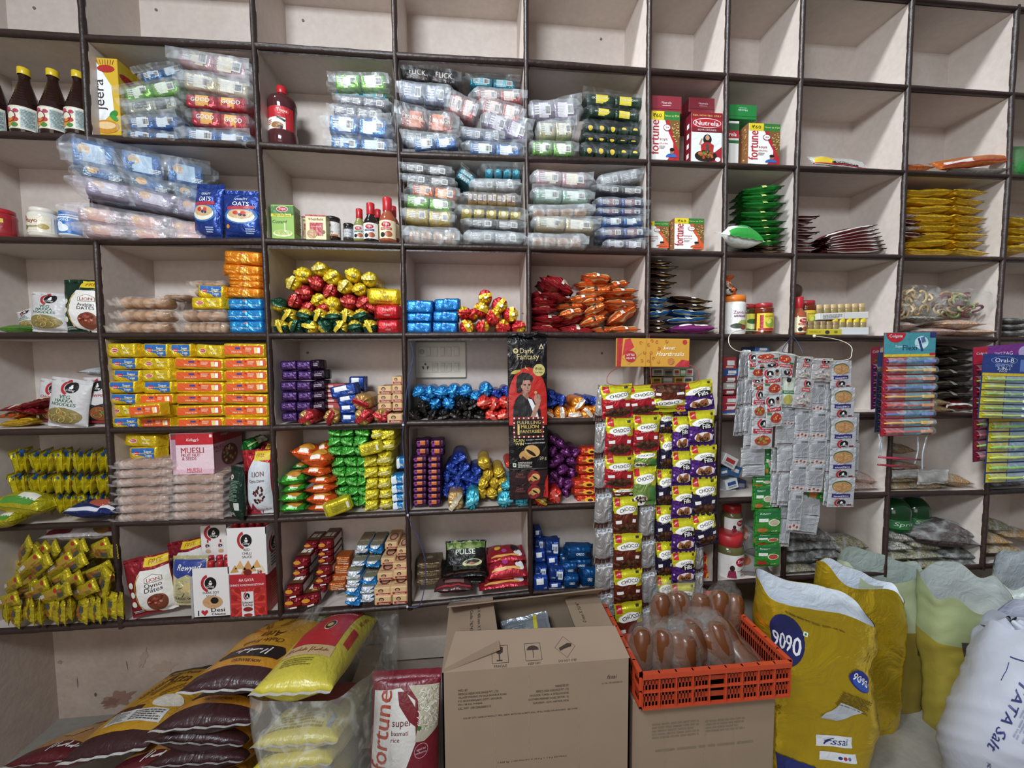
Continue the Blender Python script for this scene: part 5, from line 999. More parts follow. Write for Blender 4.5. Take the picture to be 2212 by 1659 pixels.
# ---- noodle packets, red and orange
NR=[(300,380,420,420,-4),(360,290,520,345,32),(410,285,620,355,34),(350,335,560,385,28),(390,395,600,440,8),(300,420,480,465,3),(300,455,500,500,4),(300,495,510,540,-2),(300,555,540,605,2),(300,600,560,650,0),(300,640,530,690,3),(500,640,760,692,4),(520,560,700,620,-14),(560,460,800,520,-10)]
NO=[(690,240,890,298,8),(640,298,900,350,1),(660,345,900,402,-3),(860,300,1040,365,-14),(860,355,1095,398,-3),(860,398,1108,442,-2),(860,442,1108,486,-1),(880,480,1105,520,2),(560,405,800,455,-8),(480,465,700,510,-2),(700,420,860,475,-10),(700,478,860,540,-20),(690,525,900,585,-14),(870,510,1100,600,-32),(520,510,690,575,-12),(680,570,870,630,-16),(740,645,930,692,-2),(890,640,1125,692,-3)]
NR=sorted(NR,key=lambda b:(b[1]+b[3]));NO=sorted(NO,key=lambda b:(b[1]+b[3]))
for i,(a,b,c,d,t)in enumerate(NR):item('nd_red' if i%2 else 'nd_red2','I',(a-6,b-10,c+14,d+8),.01+.012*((i*5)%4),'dark red noodle packet in the heap, %s red one counting from the top'%LR[i],'noodle packet','red and orange noodle packets',tilt=t,yaw=(i*37)%30-15)
LR2=LR+['seventeenth','eighteenth','nineteenth','twentieth','twenty-first','twenty-second','twenty-third','twenty-fourth','twenty-fifth','twenty-sixth','twenty-seventh','twenty-eighth','twenty-ninth','thirtieth']
for i,(a,b,c,d,t)in enumerate(NO):item('nd_or' if i%2 else 'nd_or2','I',(a-12,b-10,c+8,d+8),.008+.010*((i*3)%4),'orange noodle packet in the heap, %s orange one counting from the top'%LR2[i],'noodle packet','red and orange noodle packets',tilt=t,yaw=(i*41)%30-15)
# ---- coffee sachets
for i,(k,a,b,c,d,t)in enumerate([('coffee',190,150,600,250,2),('coffee',190,240,720,330,2),('coffee',190,360,690,460,8),('coffee',190,500,690,610,5),('coffee',190,620,590,700,2),('coffee',190,700,590,820,2),('coffee_b',190,820,575,945,0),('coffee_b',190,945,510,1055,-2),('coffee_b',190,1060,600,1210,-8),('coffee',190,1240,560,1350,3),('coffee',190,1360,560,1480,2)]):
 item(k,'U',(a-60,b,c,d),.012,'%s flat pouch in the left stack, %s of eleven'%('blue' if k=='coffee_b' else 'dark brown',ordn(10-i,11)),'pouch','brown and blue flat pouches',tilt=t)
for i,(k,a,b,c,d,t)in enumerate([('coffee',600,810,1330,935,6),('coffee',640,940,1325,1065,4),('coffee_b',570,1045,1300,1185,3),('coffee_b',480,1180,1285,1312,-4)]):
 item(k,'U',(a,b,c,d),.01,'%s flat pouch in the shorter right stack, %s of four'%('blue' if k=='coffee_b' else 'dark brown',ordn(3-i,4)),'pouch','brown and blue flat pouches',tilt=t)
lying('magenta','sweet_pouch','#8A2A74',w=.10,h=.14,t=.036,seed=150,wr=1.6,deco=lambda mb,f,g,w,h:(de(mb,f,d_rect(.005,h*.5,.03,h*.8,0,3,8),'#C8B4A0'),de(mb,f,d_ell(.036,h*.35,.007,.02),'#E2C8CC'),de(mb,f,d_rect(.038,h*.68,.010,.04,0,2,4),'#E2DCC8')))
item('magenta','U',(590,1310,1420,1512),-.005,'plump magenta and white pouch at the bottom right corner','pouch',tilt=-2)
# ---- jars
def j_lab(c,t,tc):
 return lambda mb,f:(de(mb,f,d_text(t,0,.072,w=.044,bold=.01),tc,off=.001),de(mb,f,d_lines(0,.06,.04,.008,2),tc,off=.001),de(mb,f,d_ell(.012,.035,.02,.012),'#A8B45A',off=.001),de(mb,f,d_ell(-.01,.028,.02,.008),'#3A4A3A',off=.0012),de(mb,f,d_ell(.01,.024,.012,.008),'#7A3A2A',off=.0014))
wp=[(0,0),(.033,0),(.037,.006),(.037,.04),(.033,.058),(.037,.07),(.037,.1),(.034,.108)]
bottle('chyawan','health_paste_jar',wp,mat('#E0DEDA','gloss',bump=0),cap(.036,.106,.128),mat('#DE741C','plastic',bump=0),[(.0375,.014,.1,1.4,mat('#E4E2DE','print'),j_lab('#fff',"Zandu's",'#8A3A6A'))],'lid')
up('chyawan','I',(1745,400,1875,700),.02,'white waisted jar with ribbed orange lid','jar')
mb=MB();nz=Noise(4,8,80)
def tuft(a,t):
 r=np.interp(t,[0,1,2,3,4,5],[.001,.026,.03,.012,.008,.022])*(1+.18*np.sin(a*7+t*2));z=np.interp(t,[0,1,2,3,4,5],[0,.002,.022,.046,.056,.075]);return r*np.cos(a),r*np.sin(a)+.03,z
mb.grid(tuft,np.linspace(0,2*PI,29),np.linspace(0,5,16),lambda a,t:mat('#D8622A','foil')if t>3.6 or int(a*3+t)%4==0 else(mat('#C9C4BC','foil')if int(a*2+t*2)%3 else mat('#3E2E22','foil')))
kind('tuft',(.06,.075),lambda:one('candy_pouch',mb));item('tuft','I',(1748,255,1862,402),.025,'silver and orange tied candy pouch perched on the white jar','pouch')
pk=[(0,0),(.03,0),(.034,.005),(.0345,.05),(.0335,.085),(.036,.09),(.0335,.094),(.036,.098),(.0335,.102),(.028,.108)]
bottle('pickle','pickle_jar',pk,mat('#7A2A14','glass',bump=.2,trans=.25),cap(.0305,.106,.122),mat('#A8222A','plastic',bump=0),[(.0352,.014,.082,1.3,mat('#D8BE2A','print'),lambda mb,f:(de(mb,f,d_rect(0,.02,.08,.010,0,10,1),'#A8242A'),de(mb,f,d_rect(-.028,.05,.012,.05),'#A8242A'),de(mb,f,d_text('mothers',.0,.070,w=.036),'#7A3A1A',off=.001),de(mb,f,d_ell(.002,.044,.018,.017),'#8AA02E',off=.001),de(mb,f,d_ell(-.004,.05,.010,.009),'#C8C84A',off=.0013)))],'lid')
up('pickle','I',(1958,458,2112,700),.015,'lime pickle jar with red lid standing in front','jar','pickle jars')
bottle('pickle2','pickle_jar',pk,mat('#4A3A14','glass',bump=.2,trans=.25),cap(.0305,.106,.122),mat('#9A222A','plastic',bump=0),[(.0352,.014,.082,1.3,mat('#C2BE3A','print'),lambda mb,f:(de(mb,f,d_ell(.0,.034,.02,.014),'#C8D090'),de(mb,f,d_ell(.0,.052,.02,.010),'#2E5A2A',off=.001),de(mb,f,d_rect(0,.02,.08,.008,0,10,1),'#2E6A2A')))],'lid')
up('pickle2','I',(1868,468,1950,700),.05,'greenish pickle jar with red lid between two other jars','jar','pickle jars')
up('sc_orange','D',(140,1330,210,1556),.0,'red-capped ketchup bottle pressed against the left divider','bottle')
up('pickle','D',(185,1352,245,1540),.05,'red-lidded jar behind the ketchup bottle at the divider','jar','pickle jars')
mb=MB();mb.lathe([(0,0),(.02,.002),(.031,.014),(.034,.03),(.031,.046),(.02,.056),(.0,.06)],mat('#4A3226','plastic'));xf(mb,lambda x,y,z:(x,y+.034,z));kind('ball',(.068,.06),lambda:one('foil_ball_pack',mb));item('ball','D',(135,1250,228,1345),.04,'round dark brown package resting on the red caps','package')
def tray(key,w,h,d,nx,ny,capc,boxc,film=True,prt=None):
 def make():
  root=empty('vial_tray');mb=MB();c=mat(boxc,'card',rough=.4);F4=carton_into(mb,w,h*.42,d,c)
  if prt:prt(mb,*F4)
  mb.build('tray_box',root);r0=w/nx/2*.9
  for i in range(nx):
   for j in range(ny):
    m2=MB();cx=-w/2+w/nx*(i+.5);cy=d/ny*(j+.5);m2.lathe([(0,h*.1),(r0,h*.1),(r0,h*.72),(r0*.8,h*.78)],mat('#B9A26A','glass',trans=.5),12,cx,cy);m2.lathe([(r0*.9,h*.74),(r0*.92,h*.98),(r0*.8,h),(0,h)],mat(capc,'plastic',bump=0),12,cx,cy);m2.build('vial',root)
  return root
 kind(key,(w,h),make)
tray('vials_y',.10,.05,.05,5,2,'#D8B81E','#D4D6D8');tray('vials_b',.10,.045,.06,6,2,'#8A6A44','#CDBB2A',prt=lambda mb,fr,ri,le,tp:(de(mb,fr,d_ell(.012,.009,.006,.006),'#3A3A3A'),de(mb,fr,d_text('VANILLA',-.02,.010,w=.03),'#7A6A1A'),de(mb,fr,d_ell(.034,.010,.005,.004),'#7A7A1A')))
item('vials_y','D',(385,1458,592,1558),.03,'small tray of clear vials with bright yellow caps','vial tray')
item('vials_b','D',(205,1478,432,1560),.01,'yellow printed tray of small brown-capped vials','vial tray')
tray('vials_w',.13,.05,.06,7,2,'#B99A6A','#DAD8D4',prt=lambda mb,fr,ri,le,tp:(de(mb,fr,d_lines(-.03,.01,.05,.014,3),'#8A8A88'),de(mb,fr,d_rect(.0,.01,.0008,.02),'#9A9A98')))
item('vials_w','D',(298,1375,590,1466),.035,'white tray wrapped in film on top of the two vial trays','vial tray',tilt=-2)
def pastabag(key,c1,c2,seed):
 def make():
  root=empty('snack_bag');mb=MB();r=random.Random(seed);w,h,d=.13,.09,.10
  for i in range(46):
   cx,cy,cz=r.uniform(-.05,.05),r.uniform(.015,.09),r.uniform(.012,.07);R=r.uniform(.01,.02);a0=r.uniform(0,6);tl=r.uniform(-1,1)
   mb.tube([(cx+R*math.cos(a0+k*.5),cy+R*math.sin(a0+k*.5)*math.sin(tl),cz+R*math.sin(a0+k*.5)*math.cos(tl))for k in range(8)],.0035,mat(r.choice(c1),'matte'),6)
  mb.build('snacks',root);mb=MB();bag_into(mb,w,h,d,mat('#DDDDD8','clear',alpha=.05,haze=.35,rough=.08),seed,.02);mb.build('clear_bag',root);return root
 kind(key,(.16,.09),make)
pastabag('rings',('#C9A870','#B8925A','#D8BC8A'),None,160);pastabag('mix',('#A87A4A','#8A9A5A','#C8B07A','#7A2A3A'),None,161);
item('rings','D',(772,1262,1035,1452),.01,'clear bag of pale ring-shaped snacks, at the left divider','snack bag')
item('mix','D',(1000,1280,1335,1445),.015,'clear bag of mixed snacks with a maroon round sticker','snack bag')
pm=bpy.data.objects.get('snack_bag')
for i,(k,b,l,Y)in enumerate([('gr_peach',(1040,1462,1300,1528),'clear bag of orange-pink lentils, middle of the low pile',.0),('gr_bw',(830,1440,1050,1482),'thin clear bag of pale grains below the ring snacks',.01),('gr_pink',(765,1475,900,1530),'clear bag of pink lentils against the left divider',.01),('gr_pink',(890,1515,1180,1562),'clear bag of pink lentils on the shelf, left of centre',.0),('gr_peach',(1130,1518,1375,1565),'clear bag of orange lentils reaching the right divider',-.005)]):item(k,'D',b,Y,l,'lentil bag','clear bags of lentils in row three')
for i in range(3):item('gr_grey','D',(1375,1450+i*38,1600,1500+i*36),.01,'grey bag at the right photo edge, %s of three'%ordn(2-i,3),'seed bag',None)
# ================================================================ row four
for c in range(3):
 for r_ in range(6):
  y0,y1=[(985,1070),(1068,1152),(1155,1240),(1240,1325),(1325,1410),(1412,1497)][r_]
  if c<2:item('purple_brick','F',([(128,268),(262,388)][c][0]+(r_%2)*12,y0+3,[(128,268),(262,388)][c][1]+(r_%2)*8,y1),.01,'purple foil biscuit pack, %s column, %s of six'%(('front left','front right')[c],ordn(5-r_,6)),'biscuit pack','dark purple foil packs',tilt=(r_*3+c)%5-2)
  elif r_<5:item('maroon_side','F',(378,y0-6,512-(r_==0)*45,y1-6),.03,'blackish purple pack in the column behind, %s of five'%ordn(4-r_,5),'biscuit pack','dark purple foil packs',tilt=-4)
box('redthin','biscuit_box',.075,.014,.06,'#B03A3E',lambda mb,fr,ri,le,tp:de(mb,fr,d_rect(-.02,.006,.03,.006),'#E0C0B8'),'#2A1216','#5A1A1E')
for i,(a,b)in enumerate([(1178,1215),(1218,1250),(1255,1292),(1296,1332),(1335,1385)]):item('redthin','F',(498+6*(i%2),a,668,b),.05,'thin dark box with red front, %s of the five'%ordn(4-i,5),'box','thin red-fronted boxes')
for(b,t,Y,l)in[((698,1120,828,1245),0,.09,'blue biscuit pack standing at the back, highest of the blue ones'),((538,1188,765,1290),-12,.01,'blue and white biscuit pack tilted up to the right'),((600,1268,770,1362),-10,.015,'blue biscuit pack just left of the raised gold roll'),((618,1352,760,1430),-3,.01,'blue biscuit pack second from the bottom between gold rolls'),((630,1432,762,1512),2,.0,'blue biscuit pack on the shelf between two gold rolls')]:item('navy_box','F',b,Y,l,'biscuit pack','blue packs among the gold rolls',tilt=t)
for(k,x,y,r,l,t,Y)in[('tw_gold2',352,1462,72,'gold and red crinkled roll, leftmost on the shelf',20,-.01),('tw_gold',552,1455,68,'gold crinkled roll, second from the left on the shelf',60,-.005),('tw_gold',800,1335,76,'gold crinkled roll raised on top of another roll',-30,-.02),('tw_gold2',815,1452,76,'gold and red crinkled roll under the raised one',10,-.02),('tw_gold2',960,1450,64,'gold and red crinkled roll beside the cream packs',80,-.005)]:item(k,'F',(x-r,y-r,x+r,y+r),Y,l,'cookie roll','gold crinkled rolls',tilt=t)
GL=[(1052,1120,1136,1190,.03),(936,1197,1052,1270,.02),(1055,1192,1138,1264,.02),(936,1270,1052,1340,.02),(1055,1265,1140,1336,.02),(938,1340,1050,1408,.02),(1058,1336,1140,1404,.02),(1015,1430,1140,1508,-.01)]
for i,(a,b,c,d,Y)in enumerate(GL):item('glucose','F',(a,b,c,d),Y,'cream glucose biscuit pack by the divider, %s'%['the one alone on top','second row, left','second row, right','third row, left','third row, right','fourth row, left','fourth row, right','pushed forward at the bottom'][i],'biscuit pack','cream glucose packs in row four')
sw=empty('switchboard',(0,0,0));mb=MB();F4=None
carton_into(mb,.21,.145,.012,mat('#D2C9B4','plastic',bump=0,rough=.35),bev=.003);g=lambda u,v:(u,u*0,v)
for(x0,x1,z0,z1)in[(-.08,.08,.085,.125),(-.08,.08,.022,.064)]:
 for q in((x0,x1,z0,z0+.0008),(x0,x1,z1,z1+.0008)):de(mb,g,d_rect((q[0]+q[1])/2,(q[2]+q[3])/2,q[1]-q[0],q[3]-q[2]),'#9A917E')
 for x in(-.08,-.027,.027,.08):de(mb,g,d_rect(x,(z0+z1)/2,.0012,z1-z0),'#9A917E')
mb.build('faceplate',sw)
for row in range(2):
 z=.105 if row==0 else .043
 for k in range(6):
  if row==1 and k<2:continue
  x=-.067+k*.0268
  if row==0 and k==0:m2=MB();m2.lathe([(0,.004),(.009,.004),(.0105,0)],mat('#C9C0AC','plastic',bump=0),20);xf(m2,lambda a,b,c:(a-.067,-c,b+.105));m2.build('indicator_knob',sw);continue
  m2=MB();m2.add([(x-.0085,0,z-.017),(x+.0085,0,z-.017),(x+.0085,0,z+.017),(x-.0085,0,z+.017),(x-.0075,-.002,z-.016),(x+.0075,-.002,z-.016),(x+.0075,-.006,z+.016),(x-.0075,-.006,z+.016)],[(4,5,6,7),(0,1,5,4),(1,2,6,5),(2,3,7,6),(3,0,4,7)],mat('#D8D0BC','plastic',bump=0),False);m2.build('rocker_switch',sw)
m2=MB()
for(x,z,r)in[(-.054,.056,.0042),(-.063,.044,.0038),(-.045,.044,.0038),(-.062,.038,.003),(-.046,.038,.003)]:de(m2,g,d_ell(x,z,r,r),'#2A1E18',off=.0012)
m2.build('socket',sw)
p0=px(891,817,DEP-.014);p1=px(1006,738,DEP-.014);sw.location=((p0.x+p1.x)/2,DEP-.013,p0.z);sw.scale=((p1.x-p0.x)/.21,1,(p1.z-p0.z)/.145);tag(sw,'cream electrical switchboard with nine rocker switches and a socket','switchboard')
B3=[('tw_blue',1275,1250,56),('tw_blue',1370,1245,54),('tw_blue',1460,1252,56),('tw_blue',1560,1240,58),('tw_blue',1660,1242,56),('tw_blue',1745,1290,48),('tw_blue',1830,1225,58),('tw_blue',1410,1342,52),('tw_blue',1520,1340,56),('tw_blue',1330,1300,44),('tw_navy',1920,1268,46),('tw_navy',1995,1240,44)]
for i,(k,x,y,r)in enumerate(sorted(B3,key=lambda q:q[1])):rolls('F',[(k,x,y,r,'%s foil roll end left of the poster, %s blue one from the left'%('bright blue' if k=='tw_blue' else 'navy',LR[i]),(i*53)%180,.03+.01*(i%2))],grp='foil rolls under the switchboard')
BK=[(1240,1442,54),(1312,1370,54),(1385,1442,50),(1480,1446,54),(1580,1442,54),(1640,1350,54),(1722,1358,52),(1682,1448,54),(1780,1446,50)]
for i,(x,y,r)in enumerate(sorted(BK)):rolls('F',[('tw_black',x,y,r,'black foil roll end, %s of nine from the left'%LR[i],(i*41)%180,.012)],grp='foil rolls under the switchboard')
RD=[(1812,1335,60),(1895,1345,56),(1880,1448,60),(1985,1335,54),(1980,1442,58)]
for i,(x,y,r)in enumerate(sorted(RD)):rolls('F',[('tw_red',x,y,r,'bright red foil roll end just left of the poster, %s of five'%LR[i],(i*61)%180-40,.004)],grp='foil rolls under the switchboard')
for i,(k,x,y,r)in enumerate([('tw_navy',455,1155,44),('tw_navy',530,1195,46),('tw_navy',450,1215,46),('tw_navy',700,1190,34),('tw_navy',775,1200,36)]):rolls('I',[(k,x,y,r,'navy foil roll end right of the poster, %s of five from the left'%['second','third','first','fourth','fifth'][i],(i*61)%180,.04)],grp='foil rolls right of the poster')
for i,(k,x,y,r)in enumerate([('tw_orange',440,1292,38),('tw_orange',532,1292,52),('tw_orange',664,1218,52),('tw_orange',628,1296,52),('tw_orange',728,1282,48),('tw_orange',800,1270,40)]):rolls('I',[(k,x,y,r,'orange and white roll end right of the poster, %s'%['half hidden by it','first full one','raised on top','middle of the bottom row','fourth in the bottom row','last, behind hanging packets'][i],(i*47)%180,.02)],grp='foil rolls right of the poster')
for i,(x0,y0,x1,y1,c,tc)in enumerate([(1205,955,1290,1010,'#B8B0A4','#5A4A3A'),(1290,960,1365,1012,'#8A8478','#3A3228'),(1365,958,1412,1012,'#D8D0B8','#9A3A2A'),(1410,958,1462,1012,'#5E9A3A','#F0F0E8'),(1460,955,1512,1012,'#C8C4BC','#A82A30'),(1205,1020,1275,1068,'#C8B03A','#5A3A1A'),(1275,1015,1370,1068,'#6E6A64','#C8C0B0'),(1372,1018,1440,1070,'#D0A83A','#6A3A1A'),(1440,1018,1510,1070,'#DCD8D0','#4A4A4A')]):
 box('sp%d'%i,'spice_box',.045,.03,.08,c,lambda mb,fr,ri,le,tp,tc=tc:(de(mb,fr,d_rect(0,.018,.03,.012),tc),de(mb,fr,d_lines(0,.007,.03,.008,2),tc)))
 for q_ in range(1,5 if i>4 else 1):item('sp%d'%((i+q_)%5),'I',(x0,y0+54*q_,x1,y1+54*q_),.09,'small box hidden low behind the cereal strips, %s column, %s'%(LR[i-5],LR[q_]),'box','small boxes behind the sign')if(i+q_)%5<5 else 0
 item('sp%d'%i,'I',(x0,y0,x1,y1),.09,'small %s spice box behind the hanging sign, %s row'%(['beige','grey-brown','cream and red','green','pale grey','mustard','dark grey','golden','off-white'][i],'upper' if i<5 else 'lower'),'box','small boxes behind the sign')
for i,(x0,y0,x1,y1,c)in enumerate([(1735,870,1835,960,'#A83034'),(1740,955,1850,1010,'#2A4E8A'),(1975,790,2080,830,'#3A5E9A'),(1730,1110,1830,1150,'#8A1E28'),(1730,1160,1850,1230,'#B8283A'),(1730,1225,1840,1270,'#A02030'),(1730,1270,1840,1330,'#2A4A9A'),(1735,1010,1840,1062,'#7A2A30'),(1732,1060,1830,1110,'#B0A8A0')]+[(1968+6*(q_%2),830+100*q_,2085,930+100*q_,'#6A5A50')for q_ in range(5)]):
 box('rs%d'%i,'small_carton',.055,.03,.08,c,lambda mb,fr,ri,le,tp:(de(mb,fr,d_rect(.004,.016,.03,.012),'#DCD8D4'),de(mb,fr,d_lines(0,.006,.03,.006,1),'#E0D8C8')))
 item('rs%d'%i,'I',(x0,y0,x1,y1),.05,'%s small carton left of the hanging sachets, %s'%((['red','blue','blue','dark red','bright red','crimson','blue','brownish red','pale grey']+['brown']*5)[i],['highest of the left pile','under the top red one','up behind the strips','lower heap, top','lower heap, second','lower heap, third','lower heap, bottom','between the two heaps','just above the lower heap','behind the strips, topmost','behind the strips, second','behind the strips, third','behind the strips, fourth','behind the strips, lowest'][i]),'box','cartons behind the hanging sachets')
for i,(a,b)in enumerate([(180,245),(248,315),(318,385),(388,455),(450,520)]):item('dark_flat','K',(1300,a,1580,b),.03,'dark olive flat pack right of the toothbrush cards, %s of five'%ordn(4-i,5),'packet','dark flat packs',tilt=1)
item('gr_gold','K',(1290,500,1440,560),.02,'pale yellow lentil bag beneath the dark flat packs','lentil bag');item('gr_gold','K',(1285,545,1460,598),.01,'yellow lentil bag lowest beneath the dark flat packs','lentil bag')
item('wine_thin','K',(1400,520,1590,592),.02,'wine-red flat bag beside the yellow lentil bags','pouch',dy=.9)
# ================================================================ row five and six
def standing(key,name,base,w,h,t,deco=None,seed=1,knd='foil',wr=1.4):
 """thin packet standing on end with its narrow side to the viewer (faces +-x)"""
 def make():
  mb=MB();f,g=pillow_into(mb,w,h,t,mat(base,knd),None,.006,seed,wr,.05,10,14)
  if deco:deco(mb,f,g,w,h)
  xf(mb,lambda x,y,z:(-y,x+w/2,z));return one(name,mb)
 kind(key,(t,h),make)
def d_nb(mb,f,g,w,h):
 for s,o_ in((f,.0006),(g,-.0006)):
  de(mb,s,d_ell(0,h*.45,w*.25,h*.26),'#A8842E',off=o_);de(mb,s,d_rect(-w*.2,h*.86,w*.5,h*.1,.2),'#2A5EA8',off=o_*1.6);de(mb,s,d_ell(w*.1,h*.35,w*.14,h*.1),'#3E7A2E',off=o_*1.8);de(mb,s,d_ell(-w*.22,h*.6,w*.12,h*.12),'#B02A24',off=o_*2)
standing('nb1','noodle_packet','#D2C21C',.09,.085,.021,d_nb,201,wr=.9);standing('nb2','noodle_packet','#C8B81A',.09,.085,.023,d_nb,202,wr=1.3)
gN='yellow noodle packets standing in three tiers'
for r_,(y0,y1,xa,xb,n)in enumerate([(130,322,65,890,14),(320,500,50,890,14),(482,655,270,890,11)]):
 for i in range(n):
  x=xa+(xb-xa)*(i+.5)/n;w=(xb-xa)/n*.62
  item('nb1' if(i+r_)%2 else 'nb2','P',(x-w,y0+(i*7)%12,x+w,y1-(i*5)%9),.02+.006*(i%3),'yellow noodle packet, %s tier, %s from the left'%(('upper','middle','lower')[r_],LR[i]),'noodle packet',gN,tilt=-6+(i*5)%14-(4 if i<4 else 0),yaw=12+(i*29)%34)
lying('nbag','noodle_multipack','#B8AE1E',w=.11,h=.15,t=.05,seed=203,front=False,deco=lambda mb,f,g,w,h:(de(mb,f,d_rect(.02,h*.6,.03,.05,0,3,3),'#D8D4C8'),de(mb,f,d_rect(.04,h*.5,.02,.08,0,3,4),'#4A8A2A')))
item('nbag','P',(-140,500,330,690),-.03,'large yellow-green noodle multipack lying at the left edge','packet',tilt=10,dy=.8)
item('nbag','P',(-160,660,110,780),-.045,'second yellow multipack below the large one, cut by the photo edge','packet',tilt=-8,dy=.6)
lying('navy_p','snack_pouch','#20306E',w=.10,h=.15,t=.035,seed=204,deco=lambda mb,f,g,w,h:(de(mb,f,d_ell(.015,h*.6,.02,.035),'#A84A3A'),de(mb,f,d_rect(.034,h*.8,.012,.04),'#DCD8DC'),de(mb,f,d_rect(.044,h*.35,.008,.1,0,2,6),'#C8C8D2')))
item('navy_p','P',(490,565,912,712),-.03,'dark blue snack pouch lying alone at the shelf front','pouch',tilt=4)
pouch('ypk','puff_packet',.075,.135,.022,'#C9B61C',lambda mb,f:(de(mb,f,d_rect(0,.07,.034,.09,0,3,6),'#A9822A'),de(mb,f,d_rect(-.008,.05,.018,.034),'#C8C4BC',off=.001),de(mb,f,d_rect(.018,.095,.016,.02),'#8A6A24',off=.001),de(mb,f,d_ell(-.01,.112,.012,.006),'#B02A2A',off=.001)),205,wr=1.1)
pouch('ypk2','puff_packet',.075,.135,.022,'#D6C222',lambda mb,f:(de(mb,f,d_rect(0,.06,.04,.06,0,3,6),'#8E5A24'),de(mb,f,d_rect(.012,.08,.024,.03),'#4A4A44',off=.001),de(mb,f,d_lines(0,.1,.04,.016,3),'#7A6A20')),206,wr=1.3)
gP='yellow puff packets heaped at the bottom left'
HP=[(245,930,55,40),(330,985,55,42),(450,960,70,44),(560,945,62,46),(660,940,60,50),(780,930,60,62),(890,930,50,78),(240,1060,60,46),(350,1060,70,50),(480,1060,78,52),(620,1050,70,54),(160,1190,70,58),(230,1260,78,62),(360,1220,80,58),(480,1190,90,56),(620,1180,95,58),(790,1120,100,62),(100,1330,80,66),(300,1290,85,64),(430,1290,80,60),(560,1250,88,60),(700,1250,105,62),(850,1210,60,20)]
for i,(x,y,r,t)in enumerate(HP):
 item('ypk' if i%2 else 'ypk2','P',(x-62,y-155,x+62,y+155),.05-.003*i,'yellow puff packet lying slantwise, %s of the heap from the top'%(LR2[i]if i<30 else i),'packet',gP,tilt=t+4,yaw=-28+(i*31)%20,dy=1)
for i in range(14):item('ypk' if i%2 else 'ypk2','P',(150+(i%7)*115-(i//7)*60,880+(i//7)*190+(i*53)%60,280+(i%7)*115-(i//7)*60,1160+(i//7)*190+(i*53)%60),.10,'shaded yellow puff packet at the back of the heap, %s row, %s from the left'%(('upper','lower')[i//7],LR[i%7]),'packet',gP,tilt=44+(i*37)%24)
BT=[(35,1430,6),(110,1470,14),(180,1430,-3),(255,1440,16),(320,1440,12),(375,1420,2),(430,1440,12),(500,1440,14),(575,1400,18),(650,1440,10),(715,1420,10),(770,1430,6),(825,1400,2),(880,1400,6),(935,1400,2)]
for i,(x,y,t)in enumerate(BT):
 item('ypk2' if i%2 else 'ypk','P',(x-66,y-118,x+66,min(y+104,1590-x*.065)),-.012-.004*(i%2),'yellow puff packet standing in the front bottom row, %s from the left'%LR[i],'packet',gP,tilt=t,yaw=-48+(i*23)%30)
lying('wbag','frozen_snack_pouch','#C6BEBE',w=.13,h=.22,t=.03,seed=207,wr=2,deco=lambda mb,f,g,w,h:(de(mb,f,d_rect(.03,.05,.05,.07,0,3,4),'#6A2226'),de(mb,f,d_ell(.035,.17,.022,.03),'#7A5A2A'),de(mb,f,d_rect(.02,.2,.06,.03),'#7A2226')))
item('wbag','P',(290,775,915,890),.02,'white and maroon pouch lying on top of the yellow heap','pouch')
# ---- compartment (2, 5)
item('bB','G',(905,135,1195,228),.02,'all-yellow biscuit pack, upper of the two above the flat rusk bags','biscuit pack',tilt=4);item('bA','G',(940,228,1195,322),.02,'yellow and blue biscuit pack directly on the flat rusk bags','biscuit pack',tilt=1)
gU='clear bags of brown rusks'
for i,(a,b)in enumerate([(320,395),(393,462),(460,525),(523,590),(588,662),(655,722),(718,786)]):item('rusk','G',(850+(i%2)*14-(i in(1,2))*12,a,1290-(i>3)*25,b),-.004*(i%3),'clear bag of brown rusks, left column, %s of seven'%ordn(6-i,7),'rusk bag',gU,tilt=(i*3)%3-1)
for i,(a,b)in enumerate([(432,508),(505,572),(568,642),(640,708),(704,772)]):item('rusk','G',(1262,a,1672,b),.002*(i%3),'clear bag of brown rusks, right column, %s of five'%ordn(4-i,5),'rusk bag',gU)
def c_mues(mb,fr,ri,le,tp):
 de(mb,fr,d_rect(.012,.125,.15,.04),'#C8242E');de(mb,fr,d_rect(.012,.06,.15,.09),'#E8C8D0');de(mb,fr,d_rect(-.07,.085,.018,.1),'#B08A9A',off=.0009);de(mb,fr,d_rect(-.07,.135,.018,.02),'#A82030',off=.0012);de(mb,fr,d_rect(-.07,.142,.018,.004),'#2E5A3A',off=.0015)
 de(mb,fr,d_text('MUESLI',.004,.085,w=.09,bold=.03),'#B0303A',off=.001);de(mb,fr,d_text('FRUIT NUT',-.004,.068,w=.074,bold=.02),'#A0303E',off=.001);de(mb,fr,d_text('& SEEDS',-.010,.056,w=.056,bold=.02),'#A0303E',off=.001);de(mb,fr,d_text("Kellogg's",.006,.122,w=.05,shear=.4,bold=.03),'#F2E4E4',off=.001)
 de(mb,fr,d_rect(.004,.008,.16,.018),'#E0B4C0',off=.0008);de(mb,fr,d_text('MUESLI',.008,.015,w=.056,bold=.02),'#C8303E',off=.001);de(mb,fr,d_lines(.008,.006,.06,.004,1),'#C84A56',off=.001);de(mb,fr,d_rect(.078,.136,.010,.010),'#E8E0E0',off=.001)
 de(mb,ri,d_rect(.08,.125,.16,.04),'#B8222C');de(mb,ri,d_text('MUESLI',.035,.09,w=.06,bold=.03),'#A82A34',off=.001);de(mb,ri,d_text('FRUIT NUT',.035,.076,w=.05,bold=.02),'#982A36',off=.001);de(mb,ri,d_ell(.085,.05,.045,.04),'#6A3A2A',off=.001);foodpile(mb,ri,.085,.05,.036,.03,('#C8A070','#A87A4A','#8A2A2A','#D8B890'),30,5,.0013);de(mb,ri,d_text("Kellogg's",.06,.132,w=.04,shear=.4),'#F0DCDC',off=.001)
